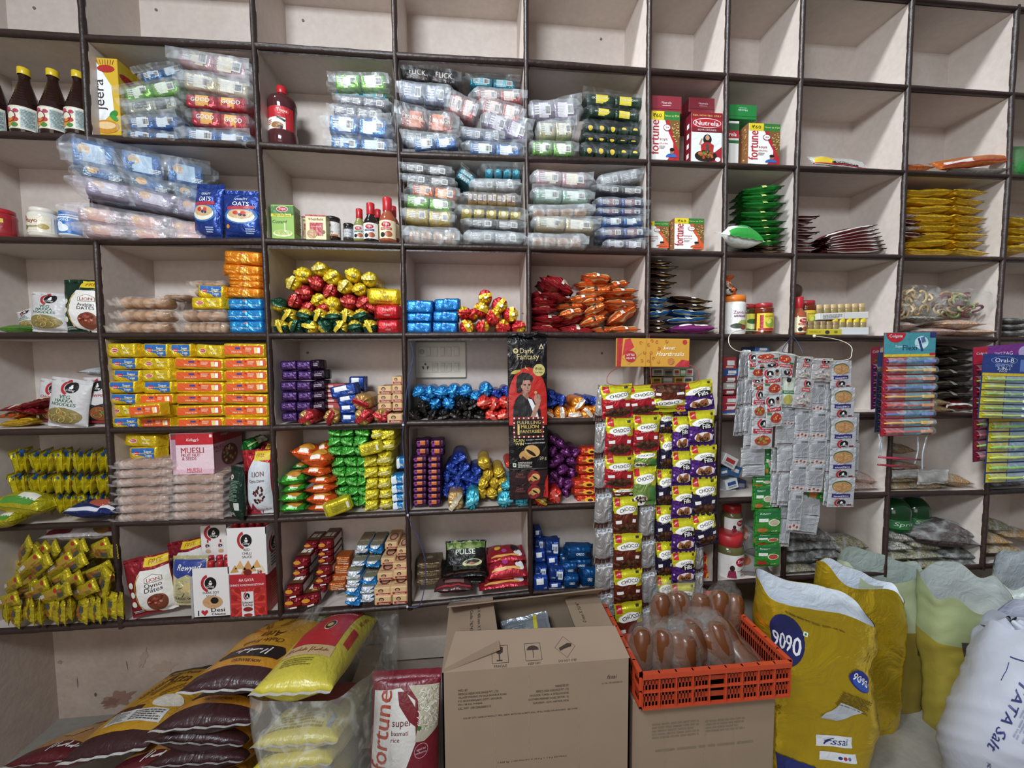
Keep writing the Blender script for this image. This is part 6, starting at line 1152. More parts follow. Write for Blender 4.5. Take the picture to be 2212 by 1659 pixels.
box('muesli','muesli_box',.17,.148,.16,'#D8A8B4',c_mues,'#C87A84','#C8949E')
item('muesli','G',(1270,122,1592,428),.01,'pink, white and red muesli carton on top of the rusk bags','box')
def d_back(mb,f):
 de(mb,f,d_lines(0,.12,.08,.08,14),'#6E8A78');de(mb,f,d_rect(.03,.06,.03,.03),'#C8C8C4');de(mb,f,d_bars(-.02,.025,.06,.018),'#D8D8D4');de(mb,f,d_ell(-.02,.17,.016,.010),'#D8CCC8');de(mb,f,d_text('LION',-.02,.17,w=.02,bold=.03),'#8A2A30',off=.001)
pouch('dates_bk','date_pouch',.12,.21,.04,'#1E3A2E',d_back,208)
item('dates_bk','G',(1660,380,1805,785),-.02,'dark green date pouch showing its back, leaning beside the rusks','pouch',tilt=3,yaw=-26)
pouch('dates_w','date_pouch',.135,.215,.05,'#B8242E',lambda mb,f:(de(mb,f,d_poly([(-.03,.0),(-.045,.06),(-.03,.15),(-.01,.185),(.06,.17),(.063,.0)]),'#C9CED2'),de(mb,f,d_rect(.028,.195,.07,.03),'#E2C21E',off=.0009),de(mb,f,d_text('FREE',.02,.197,w=.036,bold=.03),'#A8621A',off=.0012),de(mb,f,d_text('LION',.012,.138,w=.05,bold=.04),'#7A3A3A',off=.0012),de(mb,f,d_text('Qyno Dates',.006,.115,w=.066,bold=.02),'#5A3A3A',off=.0012),foodpile(mb,f,.01,.07,.026,.03,('#4A1A16','#5E241C','#3A1412'),28,3,.0013,('#8A4A34',)),de(mb,f,d_poly([(-.05,.0),(-.02,.045),(.0,.0)]),'#A82430',off=.001)),209)
item('dates_w','G',(1795,258,2018,745),.0,'red and silver-white date pouch with yellow tab, beside the divider','pouch',tilt=-2)
item('dates_r','G',(1900,205,2030,480),.09,'red pouch behind the silver-white date pouch','pouch',tilt=6)
item('grn_pouch','G',(1785,150,1890,290),.06,'small green and silver packet on top of the muesli carton side','packet',tilt=60)
# ---- compartment (2, 6)
item('dates_r','G',(945,1060,1255,1500),-.01,'red date pouch standing in front at the left divider','pouch',tilt=-6,yaw=12)
item('dates_r','G',(1235,945,1500,1300),.07,'red date pouch with yellow FREE tab, standing behind the salt chips','pouch',tilt=-8)
def d_rew(mb,f):
 de(mb,f,d_poly([(-.06,.115),(-.035,.105),(.0,.12),(.04,.105),(.062,.118),(.062,.162),(-.06,.162)]),'#2A3C8C');de(mb,f,d_text('Rewynd',.004,.138,w=.09,shear=.3,bold=.03),'#E4E2DC',off=.001);de(mb,f,d_text('CLASSIC SALTED',.0,.036,w=.1,bold=.02),'#4A4038');de(mb,f,d_ell(.01,.08,.03,.014,.5),'#C8B078');de(mb,f,d_ell(.03,.06,.02,.010,-.4),'#D4BE88')
 for(x,z,a)in[(-.02,.075,.3),(-.01,.05,1.0),(.035,.05,.7)]:de(mb,f,d_rect(x,z,.02,.003,a),'#5A5A3A',off=.001)
pouch('rew','chips_packet',.135,.175,.05,'#D8D09A',d_rew,210)
item('rew','G',(1250,1065,1520,1440),.0,'cream chips packet with a dark blue top','packet',tilt=3)
item('rew','G',(1225,1075,1400,1420),.04,'golden chips packet tucked behind the cream one','packet',tilt=-5)
def c_ching(kind_):
 def d(mb,fr,ri,le,tp):
  if kind_=='aa':
   for i in range(18):a=i*PI/9+.02;q=min(.074/abs(math.cos(a)),(.048 if math.sin(a)<0 else .07)/abs(math.sin(a)));de(mb,fr,d_poly([(.0,.055),(q*math.cos(a-.06),.055+q*math.sin(a-.06)),(q*math.cos(a+.06),.055+q*math.sin(a+.06))],0),'#D8442E')
   de(mb,fr,d_rect(0,.13,.156,.05),'#B8242E',off=.0009);de(mb,fr,d_text('AA GAYA',-.002,.135,w=.062,bold=.03),'#F2EAE4',off=.0012);de(mb,fr,d_text("CHING'S SCHEZWAN KETCHUP",0,.118,w=.14,bold=.03),'#F2E6E0',off=.0012)
   de(mb,fr,d_rect(0,.05,.05,.09),'#DCDADA',off=.0012);chef(mb,fr,.0,.08,.010,.0016);de(mb,fr,d_text('Schezwan',0,.058,w=.044,bold=.04),'#5A1A1A',off=.0018);de(mb,fr,d_text('Ketchup',0,.048,w=.04,bold=.03),'#8A1A1A',off=.0018);de(mb,fr,d_ell(0,.034,.02,.008),'#8A1E1A',off=.0016);de(mb,fr,d_ell(0,.014,.018,.006),'#A82420',off=.0016)
   for(x,z)in[(-.055,.075),(.055,.07),(-.055,.03),(.056,.028),(-.04,.1),(.042,.098)]:de(mb,fr,d_ell(x,z,.014,.009,x*9),'#A81C18',off=.0012)
   de(mb,fr,d_rect(0,.004,.156,.008),'#E0DCDA',off=.001);de(mb,ri,d_lines(.06,.07,.06,.08,9),'#D86A5A');return
  if kind_=='side':
   chef(mb,fr,.0,.115,.022);
   for s in(-1,1):de(mb,fr,d_rect(.024*s,.055,.018,.04),'#D8D4D4');chef(mb,fr,.024*s,.064,.006,.0009);de(mb,fr,d_ell(.024*s,.042,.010,.008),'#C8A078',off=.001);de(mb,fr,d_rect(.024*s,.082,.006,.012),'#B82430')
   de(mb,fr,d_text('I',.05,.136,w=.004,bold=.05),'#1A1616');de(mb,fr,d_ell(.064,.137,.006,.006),'#C02430');de(mb,fr,d_text('Desi',.062,.12,w=.026,bold=.03),'#1A1616');de(mb,fr,d_lines(0,.012,.09,.006,1),'#6A6ACA');return
  b={'chilli':.11,'soy':.105}[kind_];chef(mb,fr,.0,b+.01,.021)
  t={'chilli':('RED','CHILLI','SAUCE'),'soy':('DARK SOY','SAUCE','')}[kind_]
  for i,q in enumerate(t):
   if q:de(mb,fr,d_text(q,.0,b-.022-i*.012,h=.0085,bold=.01),'#4A3A40')
  if kind_=='chilli':
   for(x,z,r,c)in[(-.03,.035,.018,'#D8A86A'),(.0,.032,.020,'#C88A4A'),(.034,.036,.018,'#D8A05A'),(-.05,.022,.016,'#C8904E'),(.052,.02,.014,'#DCD0A8'),(.02,.022,.014,'#C89A5A'),(-.012,.016,.014,'#D09A56')]:de(mb,fr,d_poly([(x-r,z-r*.6),(x+r,z-r*.5),(x+r*.2,z+r)]),c,off=.001)
   de(mb,fr,d_ell(.0,.012,.016,.011),'#7A1E1A',off=.0013);de(mb,fr,d_text('I',.04,.012,w=.002,bold=.05),'#1A1616',off=.0014);de(mb,fr,d_ell(.05,.012,.005,.005),'#C02430',off=.0014)
  else:
   de(mb,fr,d_ell(.004,.05,.036,.022),'#C89A6A',off=.0008);noodles(mb,fr,.004,.05,.03,.018,.001,('#E0B88A','#C88A5A','#D8A878'));de(mb,fr,d_ell(.012,.056,.014,.011),'#1A1414',off=.0022)
   de(mb,fr,d_text('I',-.048,.014,h=.018,bold=.06),'#1A1616',off=.001);de(mb,fr,d_poly([(-.026,.004),(-.038,.016),(-.037,.023),(-.031,.024),(-.026,.019),(-.021,.024),(-.015,.023),(-.014,.016)]),'#C02030',off=.001);de(mb,fr,d_text('Desi',.022,.0225,w=.048,h=.013,bold=.04),'#1A1616',off=.001);de(mb,fr,d_text('Chinese',.024,.0085,w=.050,h=.008,bold=.04),'#1A1616',off=.001)
  for q in(ri,le):de(mb,q,d_rect(.055,.07,.11,.14),'#D8D4D4');chef(mb,q,.05,.09,.022);de(mb,q,d_lines(.05,.04,.05,.05,5),'#5A4A4A',off=.001)
 return d
def openbox(key,w,h,d,kind_,base='#E2DEDC',caps=6):
 def make():
  root=empty('sauce_carton');mb=MB();F4=carton_into(mb,w,h,d,mat(base,'card',rough=.4,mottle=0));c_ching(kind_)(mb,*F4);mb.build('carton',root)
  r=random.Random(3)
  if caps:
   m2=MB();t=.002
   for(x0,x1,y0,y1)in[(-w/2,w/2,0,t),(-w/2,-w/2+t,0,d),(w/2-t,w/2,0,d),(-w/2,w/2,d-t,d)]:m2.box(x0,x1,y0,y1,h-.001,h+.022+(.01 if y0>.05 else 0),mat(base,'card',rough=.5,mottle=0))
   m2.build('open_rim',root);n=int(caps)
   for i in range(n):
    for j in range(2):
     m3=MB();cx,cy=-w/2+w/n*(i+.5)+r.uniform(-.003,.003),d*(.3+.42*j);m3.lathe([(.011,h),(.0115,h+.022),(.0105,h+.03),(0,h+.031)],mat('#B81E28','plastic',bump=0),14,cx,cy);m3.build('bottle_cap',root)
  return root
 kind(key,(w,h+(.022 if caps else 0)),make)
openbox('ch_side',.10,.145,.08,'side',caps=0);openbox('ch_soy',.13,.145,.10,'soy',caps=4);openbox('ch_red',.15,.14,.12,'chilli',caps=5);openbox('ch_aa',.156,.15,.12,'aa','#C0282C',caps=0)
gC='white and red sauce cartons'
item('ch_side','G',(1500,812,1700,1080),.07,'white sauce carton high at the back, printed with two small bottles','box',gC)
item('ch_aa','G',(1708,1185,1990,1510),.0,'red schezwan ketchup carton, lowest beside the divider','box',gC)
item('ch_soy','G',(1440,1130,1712,1493),-.005,'white dark-soy sauce carton with a heart, open with red caps inside','box',gC)
item('ch_red','G',(1694,830,1990,1188),.0,'white red-chilli sauce carton stacked on the red ketchup carton','box',gC)
# ---- compartment (3, 5)
gs1='green wafer pouches in the left stack'
for i,(a,b,c,d,t)in enumerate([(108,435,318,542,-4),(130,522,318,592,-6),(108,590,312,672,2),(108,668,318,748,3)]):item('gr_snack','H',(a,b,c,d),-.003+.003*(i%2),'bright green foil pouch in the left stack, %s of four'%ordn(3-i,4),'pouch',gs1,tilt=t,yaw=8)
item('gr_snack','H',(200,365,320,412),.08,'green pouch in shadow behind the orange pouches','pouch')
for i,(a,b,c,d,t)in enumerate([(268,275,508,402,-4),(258,388,485,468,4),(318,462,528,528,0),(285,522,535,594,-5),(290,590,542,688,2),(305,676,545,734,1)]):item('or_snack','H',(a,b,c,d),.002*(i%3),'bright orange foil pouch in the orange stack, %s of six'%ordn(5-i,6),'pouch','orange wafer pouches',tilt=t,yaw=-8)
item('or_snack','H',(188,225,400,355),.05,'darker orange pouch behind the top of the orange stack','pouch',tilt=14);item('or_snack','H',(380,205,510,300),.07,'orange pouch at the back touching the green packs','pouch',tilt=-20)
GR=[[(485,95,578,155),(578,95,678,155),(690,92,798,155)],[(480,155,580,230),(583,155,672,230),(675,152,782,230)],[(487,230,585,300),(583,228,690,302),(688,230,760,300)],[(512,306,607,386),(609,305,702,384),(703,305,770,385)],[(516,388,612,462),(614,386,707,460),(704,385,775,460)],[(535,460,622,532),(622,460,706,532),(704,460,775,532)],[(540,538,637,612),(636,536,715,610),(715,536,780,610)],[(600,612,660,686),(660,610,718,686),(716,608,778,684)]]
for r_,row in enumerate(GR):
 for c,b in enumerate(row):item('sq_green' if(r_+c)%2 else 'sq_green2','H',b,.02+.012*(r_>2)+.004*(c%2),'bright green square-ended biscuit pack, %s row from the top, %s'%(LR[r_],('left','middle','right')[c]),'biscuit pack','green square-ended packs',tilt=(r_*5+c*3)%5-2)
YE=[(812,98,898,176),(890,100,990,180),(890,182,988,262),(755,300,858,386),(855,272,965,380),(757,388,862,470),(863,385,965,465),(770,472,862,556),(864,470,957,556),(762,558,866,637),(874,558,966,628),(762,638,862,718),(876,632,970,706)]
for i,b in enumerate(YE):item('sq_yellow' if i%2 else 'sq_yellow2','H',b,.008+.006*(i%2),'yellow square-ended biscuit pack, %s'%['top row, left','top row, right','second row, right','third row, left','third row, right','fourth row, left','fourth row, right','fifth row, left','fifth row, right','sixth row, left','sixth row, right','bottom row, left','bottom row, right'][i],'biscuit pack','yellow square-ended packs',tilt=(i*7)%5-2)
brick('yel_side','butter_biscuit_pack','#E0CE20','#E8DA3A',.13,.042,.042,.014,lambda mb,f,L,A:(de(mb,f,d_lines(0,A*.5,.08,.02,4),'#8A7A1A'),de(mb,f,d_rect(.05,A*.5,.014,.02),'#DCD8C8')),seed=212)
item('yel_side','H',(715,200,890,292),-.02,'yellow biscuit pack tilted and sticking out of the yellow stack','biscuit pack',tilt=-14)
item('yel_side','H',(470,635,668,742),-.035,'single yellow biscuit pack lying slanted on the shelf front','biscuit pack',tilt=-14,yaw=24)
for i,(a,b,c,d)in enumerate([(1000,312,1068,402),(956,448,1068,520),(960,520,1068,588),(965,590,1068,648),(970,650,1068,712)]):item('white_blue','H',(a,b,c,d),.012+.03*(i==0),'blue and white bar pack against the right divider, %s of five'%ordn(4-i,5),'soap bar','blue and white bars')
# ---- compartment (3, 6): maroon, orange, blue and cream packs receding in depth
def deep(key,lst,desc,grp,cat='biscuit pack'):
 for i,(b,Y,t,l)in enumerate(lst):item(key if isinstance(key,str)else key[i%len(key)],'T',b,Y,desc%l,cat,grp,tilt=t)
deep('sq_maroon',[((690,280,905,430),.09,0,'top of the back stack on the right'),((470,300,680,410),.11,0,'top of the back stack on the left'),((690,430,905,530),.085,0,'second down in the back right stack'),((690,530,905,630),.08,0,'third down in the back right stack'),((480,410,680,520),.11,0,'second down in the back left stack'),((305,545,540,705),.05,0,'alone on the middle left pile'),((305,705,520,850),.055,0,'lower on the middle left pile'),((660,690,880,830),.045,0,'top of the middle right pile'),((650,830,880,960),.045,3,'second in the middle right pile'),((585,975,800,1110),.03,4,'low behind the two front ones'),((180,985,420,1160),-.005,0,'front left, upper'),((170,1160,440,1325),-.01,0,'front left, lower'),((430,1120,700,1290),-.008,-6,'front, tilted toward the middle')],'maroon and yellow cashew pack, %s','maroon square-ended packs')
brick('or_brick','orange_biscuit_pack','#B85A20','#A84E1C',.085,.05,.06,.006,lambda mb,f,L,A:(de(mb,f,d_lines(0,A*.5,.06,.03,3),'#D8A878'),de(mb,f,d_rect(.02,A*.2,.03,.010),'#C8C0BC')),seed=213,n=6)
deep('or_brick',[((960,520,1190,660),.09,0,'top'),((930,660,1180,800),.08,0,'second'),((900,810,1150,920),.06,0,'third'),((850,920,1130,1050),.04,-3,'bottom')],'dull orange biscuit pack behind the blue ones, %s of four','dull orange packs')
deep(('sq_blue','sq_blue2'),[((1270,345,1465,490),.09,0,'top row, left'),((1480,345,1680,495),.09,0,'top row, right'),((1205,590,1415,680),.06,0,'second row, left'),((1425,590,1640,700),.06,0,'second row, right'),((1130,745,1350,890),.03,0,'third row, left'),((1370,840,1590,985),.03,0,'third row, right'),((1120,888,1340,1005),.01,0,'fourth row, left'),((1110,1003,1330,1150),.0,2,'fifth row, left'),((1345,985,1560,1100),.01,0,'fourth row, right'),((1105,1150,1340,1300),-.008,0,'bottom row, left'),((1350,1105,1565,1240),.0,0,'bottom row, right')],'blue and white biscuit pack, %s','blue and white square-ended packs')
deep('glucose',[((1720,300,1915,410),.09,0,'top row, left'),((1905,390,2065,510),.07,0,'top row, right'),((1655,545,1880,650),.06,0,'second row, left'),((1840,620,2065,725),.045,0,'second row, right'),((1600,775,1850,890),.03,0,'third row, left'),((1850,735,2068,870),.03,0,'third row, right'),((1550,1000,1810,1135),.005,0,'fourth row, left'),((1805,980,2068,1110),.006,0,'fourth row, right'),((1560,1132,1820,1272),-.006,0,'bottom row, left'),((1835,1115,2068,1260),-.004,0,'bottom row, right')],'cream glucose pack in the bottom compartment, %s','cream glucose packs in row six')
# ---- compartment (4, 5)
n_=0
for r_,(a,b)in enumerate([(175,240),(238,300),(305,350),(350,398),(398,445),(443,490),(488,535),(535,582),(582,630),(628,682)]):
 for c in range(2):
  x0,x1=[(1125,1238),(1236,1345)][c];dx=22 if r_<2 else 0
  item('pb_brick','H',(x0+dx,a,x1+dx,b),.012+.03*(r_<2)+.003*((r_+c)%2),'purple and orange wafer bar pack, %s column, %s of ten'%(('left','right')[c],ordn(9-r_,10)),'wafer pack','purple wafer packs',tilt=(r_*3+c)%3-1)
NV=sorted([(1480,325,56),(1425,400,50),(1515,400,52),(1395,450,46),(1470,470,52),(1550,470,50),(1610,430,48),(1400,520,46),(1480,555,52),(1570,540,44),(1380,580,40),(1500,600,40),(1610,490,42)])
for i,(x,y,r)in enumerate(NV):rolls('H',[('tw_navy',x,y,r,'dark navy foil roll end, %s of thirteen from the left'%LR[i],(i*57)%180,.05+.008*(i%3))],grp='navy foil rolls')
GY=sorted([(1670,362,48),(1785,432,42),(1702,448,42),(1665,515,42),(1750,508,42),(1815,505,38),(1650,585,42),(1730,590,42),(1805,570,36)])
for i,(x,y,r)in enumerate(GY):rolls('H',[('tw_goldsm',x,y,r,'small golden cookie roll end, %s of nine from the left'%LR[i],(i*77)%180,.03+.004*(i%2))],grp='small golden rolls')
item('tw_brown','H',(1392,575,1512,718),-.01,'brown and gold square-ended pack standing alone at the front','biscuit pack')
for i,b in enumerate([(1530,560,1632,716),(1780,570,1890,698),(1828,465,1890,585),(1905,628,2010,692)]):item('tw_cyan','H',b,-.012+.006*i,'crumpled cyan pack end, %s'%['alone between the rolls','touching the poster bottom','standing above another cyan one at the poster','peeking below the poster'][i],'biscuit pack','cyan crumpled packs',tilt=(10,30,70,20)[i])
rolls('H',[('tw_red',1865,370,34,'red foil roll end half hidden by the poster',20,.05)])
# ---- compartment (5, 5)
PU=sorted([(430,160,36),(480,190,38),(430,240,38),(520,250,40),(470,300,40),(430,330,36),(560,310,38),(500,370,40),(440,410,38),(560,390,38),(480,450,40),(540,470,40),(450,500,36),(590,250,34),(520,520,36),(410,450,34)])
for i,(x,y,r)in enumerate(PU):rolls('J',[('tw_purple',x,y,r,'dark magenta foil twist right of the poster, %s of sixteen from the left'%LR[i],(i*57)%180,.05+.01*(i%3))],grp='magenta foil twists',cat='wrapped sweet')
for i,(a,b,c,d)in enumerate([(620,215,740,272),(600,272,740,335),(600,340,740,400),(615,400,740,442),(570,440,740,500),(570,498,740,548),(590,545,740,604)]):item('redorange','J',(a,b,c,d),.02+.01*(i<4),'red and orange biscuit pack beside the silver strip, %s of seven'%ordn(6-i,7),'biscuit pack','red and orange brick packs',yaw=-6)
item('tw_ry','J',(300,545,395,622),-.01,'red and gold crumpled pack just under the poster corner','biscuit pack',tilt=40);item('tw_red','J',(398,490,492,610),-.005,'bright red crumpled pack standing right of the poster','biscuit pack',tilt=20)
# ---- compartment (5, 6)
for i,(a,b,c,d,Y)in enumerate([(300,930,382,1012,.05),(372,862,482,972,.05),(388,970,470,1040,.04),(298,1040,396,1108,.02),(296,1108,402,1212,.0),(400,1052,516,1148,.01),(402,1148,492,1202,.01),(300,850,372,925,.08),(300,780,350,850,.1)]):item('navy_brick' if i%2 else 'navy_box','J',(a,b,c,d),Y,'navy blue biscuit pack in the left group, %s'%['second stack from left, upper','highest large one','below the highest large one','left edge, second from bottom','left edge, bottom','middle, upper','middle, bottom','left edge, back','left edge, topmost at the back'][i],'biscuit pack','navy blue packs in the bottom row',tilt=(i*5)%9-4)
for i,(a,b,c,d,Y)in enumerate([(490,1018,612,1104,.02),(520,905,712,992,.03),(536,990,712,1062,.03),(500,1108,622,1192,.0),(628,1062,740,1184,.0),(470,940,530,1010,.06)]):item('bluedark','J',(a,b,c,d),Y,'dark blue cookie pack near the silver strip, %s'%['middle left','top','second from top','bottom left','bottom right','small one at the back'][i],'biscuit pack','dark blue cookie packs',tilt=(i*5)%7-3)
# ---- compartment (4, 6)
def snackbox(mb,f,L,A):de(mb,f,d_lines(0,A*.5,.06,.014,3),'#8A7A5A')
brick('brown_brick','chikki_pack','#5E4A34','#6A5640',.09,.034,.08,.006,snackbox,seed=214,n=7,tops=lambda mb,f,L,B:(de(mb,f,d_rect(0,0,.05,.04),'#4A3A2A'),de(mb,f,d_ell(0,0,.012,.010),'#7A6A54',off=.001)))
for i,(a,b)in enumerate([(1108,1165),(1168,1228),(1230,1290)]):item('brown_brick','H',(1152,a,1352,b),.06-.01*i,'brown crisp pack in the small stack behind the blue wire, %s of three'%ordn(2-i,3),'snack pack','brown crisp packs')
def d_pulse(mb,f):
 de(mb,f,d_poly([(-.09,.155),(.09,.155),(.09,.125),(.06,.13),(.03,.115),(.0,.128),(-.03,.112),(-.06,.128),(-.09,.12)]),'#5E7A2E');foodpile(mb,f,0,.142,.08,.012,('#6E8A34','#4A6A24','#8A9A4A'),26,4,.0008,('#3A4A1A',));de(mb,f,d_text('PULSE',-.0,.108,w=.09,bold=.03),'#D8DCC8',off=.001)
 de(mb,f,d_ell(.03,.055,.045,.018,.1),'#C8C88A');de(mb,f,d_ell(.03,.06,.034,.010,.1),'#1E201A',off=.001);de(mb,f,d_ell(.028,.052,.016,.006),'#A8684A',off=.0012)
pouch('pulse','candy_pouch',.19,.165,.03,'#161614',d_pulse,215)
item('pulse','H',(1365,960,1690,1200),.03,'black candy pouch with green leaves and a pale oval, leaning back','pouch',pitch=-28)
lying('dk_pouch','candy_pouch','#1A1A18',w=.13,h=.19,t=.028,seed=216,wr=2.2,deco=dlines('#3A3A30','#4A2A24'));lying('rd_pouch','candy_pouch','#B02030',w=.12,h=.17,t=.034,seed=217,wr=1.6,deco=lambda mb,f,g,w,h:(de(mb,f,d_ell(.0,.05,.014,.014),'#D8B02A'),de(mb,f,d_ell(.02,.08,.014,.012),'#B03A8A'),de(mb,f,d_ell(.0,.13,.02,.02),'#1A1418'),de(mb,f,d_ell(.03,.14,.018,.018),'#E0DEE0'),de(mb,f,d_rect(.045,.08,.008,.12,0,2,8),'#D8A04A')))
item('dk_pouch','H',(1340,1185,1700,1248),-.005,'glossy black pouch folded flat under the leaning black pouch','pouch');item('dk_pouch','H',(1360,1238,1690,1290),.01,'dark green and red pouch at the bottom of the black pile','pouch')
item('rd_pouch','H',(1690,1055,1985,1145),.03,'dull red candy pouch, highest of the three red ones','pouch',tilt=-2);item('rd_pouch','H',(1692,1138,2000,1290),.0,'red candy pouch with coloured spots, middle of three','pouch',tilt=-2,pitch=10);item('rd_pouch','H',(1628,1262,2005,1340),-.02,'plain crimson pouch, lowest of the three red ones','pouch',tilt=-3)
lying('magz','sweet_card_pack','#5A3A3A',w=.12,h=.15,t=.012,seed=218,wr=1,deco=dlines('#8A5A5A','#B02A34'));item('magz','H',(1290,1290,1590,1355),-.025,'flat pinkish pack lying by itself at the shelf front','pack')
# ---- rows five and six on the right, behind the hanging goods
for i,(x0,y0,x1,y1,t,c,tc)in enumerate([(1600,270,1700,350,28,'#C8C4C0','#B03030'),(1580,360,1640,410,-10,'#3A5E8A','#D8D8D8'),(1640,340,1725,410,20,'#2A5E9A','#DCDCDC'),(1620,430,1705,500,-14,'#D0D4D8','#2A4A8A'),(1615,505,1690,562,0,'#C4C8CC','#8A8A8A'),(1580,500,1615,560,0,'#B8BCC4','#3A4A8A'),(1700,440,1760,520,5,'#2A3C6A','#8A8A9A')]):
 box('md%d'%i,'medicine_box',.055,.035,.07,c,lambda mb,fr,ri,le,tp,tc=tc:(de(mb,fr,d_rect(.0,.02,.036,.012),tc),de(mb,fr,d_lines(0,.008,.036,.006,2),'#5A5A60')));item('md%d'%i,'J',(x0,y0,x1,y1),.04+.01*i,'%s small box in the jumble left of the sachet strips, %s'%(['white and red','dull blue','blue and white','white and blue','plain white','pale','navy'][i],['topmost','left edge','upper right','centre','lowest','lowest left corner','right side'][i]),'box','jumbled small boxes',tilt=t)
gL='clear bags of lentils and grains'
for(k,z,b,Y,l,t)in[('gr_pink','K',(850,955,1005,1030),.03,'pinkish lentil bag behind the noodle sachet strip, upper',8),('gr_pink','K',(820,1015,1010,1065),.01,'pinkish lentil bag behind the noodle sachet strip, lower',0),('gr_tan','Q',(110,360,390,460),.05,'tan grain bag at the top of the pile below the toothbrush card',6),('gr_brown','Q',(110,545,460,612),.04,'brown grain bag just below the dangling brushes',0),('gr_tan','Q',(110,665,360,735),.02,'tan grain bag second from bottom at the left divider',0),('gr_tan','Q',(110,728,365,805),.01,'tan grain bag, lowest at the left divider',0),('gr_tan','Q',(345,718,665,800),.01,'tan grain bag in the middle of the lowest row',0),('gr_gold','Q',(620,655,930,775),.015,'golden grain bag tapering to the right divider',6),('gr_grey','K',(450,1310,600,1370),.02,'silvery grey bag, topmost left under the green soup sachets',4),('gr_grey','K',(560,1300,750,1390),.02,'silvery grey bag with pointed right end',8),('gr_grey','K',(440,1375,620,1440),.01,'dark grey seed bag, upper middle left',-2),('gr_grey','K',(600,1370,780,1430),.01,'dark grey seed bag, upper middle right',4),('gr_grey','K',(440,1440,640,1510),.0,'dark grey seed bag, lower middle left',0),('gr_grey','K',(600,1420,800,1490),.0,'dark grey seed bag, lower middle right',2),('gr_olive','K',(440,1505,640,1570),-.002,'olive pulse bag at the bottom left of the grey pile',0),('gr_grey','K',(620,1485,800,1550),.0,'dark seed bag at the bottom of the grey pile',0),('gr_olive','K',(740,1360,960,1450),.05,'crumpled grey-green bag at the back right of the grey pile',-6),('gr_tan','K',(790,1440,1000,1545),.02,'tan pasta bag beside the right divider of the grey pile',8),('gr_bw','Q',(85,1190,350,1310),.03,'black and white bean bag under the green bottles',8),('gr_bw','Q',(85,1300,330,1390),.01,'black and white bean bag, second from top',0),('gr_olive','Q',(325,1270,600,1390),.02,'olive pulse bag ending in a grey tip',8),('gr_olive','Q',(80,1390,325,1480),.0,'pale green pulse bag, third from top at the left',0),('gr_olive','Q',(310,1380,630,1470),.01,'olive pulse bag, third from top on the right',0),('gr_tan','Q',(80,1480,330,1570),.0,'tan and olive pulse bag near the bottom left',0),('gr_olive','Q',(320,1470,640,1560),.0,'mottled olive bag near the bottom right',0),('gr_grey','Q',(130,1555,640,1650),-.01,'grey bag at the very bottom behind the white sack rims',0),('gr_wine','Q',(490,1110,960,1290),.02,'large dark wine-grey bag with glossy top',10),('gr_wine','Q',(380,1190,1010,1370),-.005,'dark wine-grey bag whose folded tip touches the divider',8),('gr_grey','Q',(640,1370,1030,1480),.01,'dark grey bag, third in the wine-grey pile',4),('gr_grey','Q',(700,1450,1040,1560),.0,'blackish bag, lowest in the wine-grey pile',3),('gr_olive','Q',(1060,1100,1340,1230),.05,'greyish translucent bag on top of the tan bags at the right edge',4),('gr_gold','Q',(1200,1180,1560,1290),.03,'golden grain bag at the right photo edge',6),('gr_gold','Q',(1015,1230,1290,1340),.02,'golden grain bag just right of the last divider',4),('gr_tan','Q',(1015,1330,1420,1420),.01,'tan grain bag, lowest right of the last divider',2),('gr_grey','Q',(1050,480,1420,600),.03,'dark bag behind the toothbrush strip at the right edge, upper',0),('gr_grey','Q',(1040,700,1420,775),.02,'dark bag behind the toothbrush strip at the right edge, lower',0)]:
 item(k,z,b,Y,l,'bag of dry goods',gL,tilt=t)
mb=MB();f,g=pillow_into(mb,.13,.05,.02,mat('#CFCFCA','clear',alpha=.45,haze=.4,rough=.05),None,.006,33,3,.05);kind('foilb',(.13,.05),lambda:one('shiny_film_bag',mb))
item('foilb','Q',(115,590,370,665),.015,'shiny crinkled film bag at the left divider','bag');item('foilb','Q',(355,590,650,720),-.0,'large shiny crinkled film bag in the middle of the tan bags','bag')
bp_=[(0,0),(.04,.0),(.05,.012),(.053,.03),(.053,.14),(.05,.17),(.042,.2),(.026,.23),(.014,.24)]
bottle('soda','soft_drink_bottle',bp_,mat('#123E1C','gloss',bump=0),cap(.017,.235,.255),mat('#143A6A','plastic',bump=0),[(.0534,.045,.105,1.35,mat('#2A6E38','print'),lambda mb,f:de(mb,f,d_text('Sprite',0,.076,w=.084,bold=.04,shear=.15),'#B8C8B8'))])
item('soda','Q',(140,870,390,1215),.04,'large green soft drink bottle with white lettering, the left one','bottle','green soft drink bottles');item('soda','Q',(350,865,565,1190),.075,'green soft drink bottle behind, the right one','bottle','green soft drink bottles')
jr=[(0,0),(.034,0),(.038,.006),(.038,.085),(.034,.098),(.03,.1)]
bottle('redjar','masala_paste_jar',jr,mat('#5E5A34','gloss',bump=0),cap(.034,.098,.128),mat('#B8282C','plastic',bump=0),[(.0385,.018,.08,1.3,mat('#DCD8D4','print'),lambda mb,f:(de(mb,f,d_ell(.012,.062,.016,.012),'#A8222A'),de(mb,f,d_text('Tasty',.012,.062,w=.024,shear=.3),'#F0E0E0',off=.001),de(mb,f,d_ell(-.012,.046,.006,.008),'#3A2420'),de(mb,f,d_poly([(-.024,.02),(-.02,.04),(-.004,.04),(.0,.02)]),'#8E2A4A'),de(mb,f,d_lines(.018,.034,.016,.02,3),'#8A6A6A')))],'lid')
up('redjar','K',(35,1335,140,1622),.01,'round jar with bright red lid and a woman on its label','jar')
up('redjar','K',(70,1150,150,1340),.07,'shadowed red-lidded jar stacked behind the bright red-lidded one','jar')
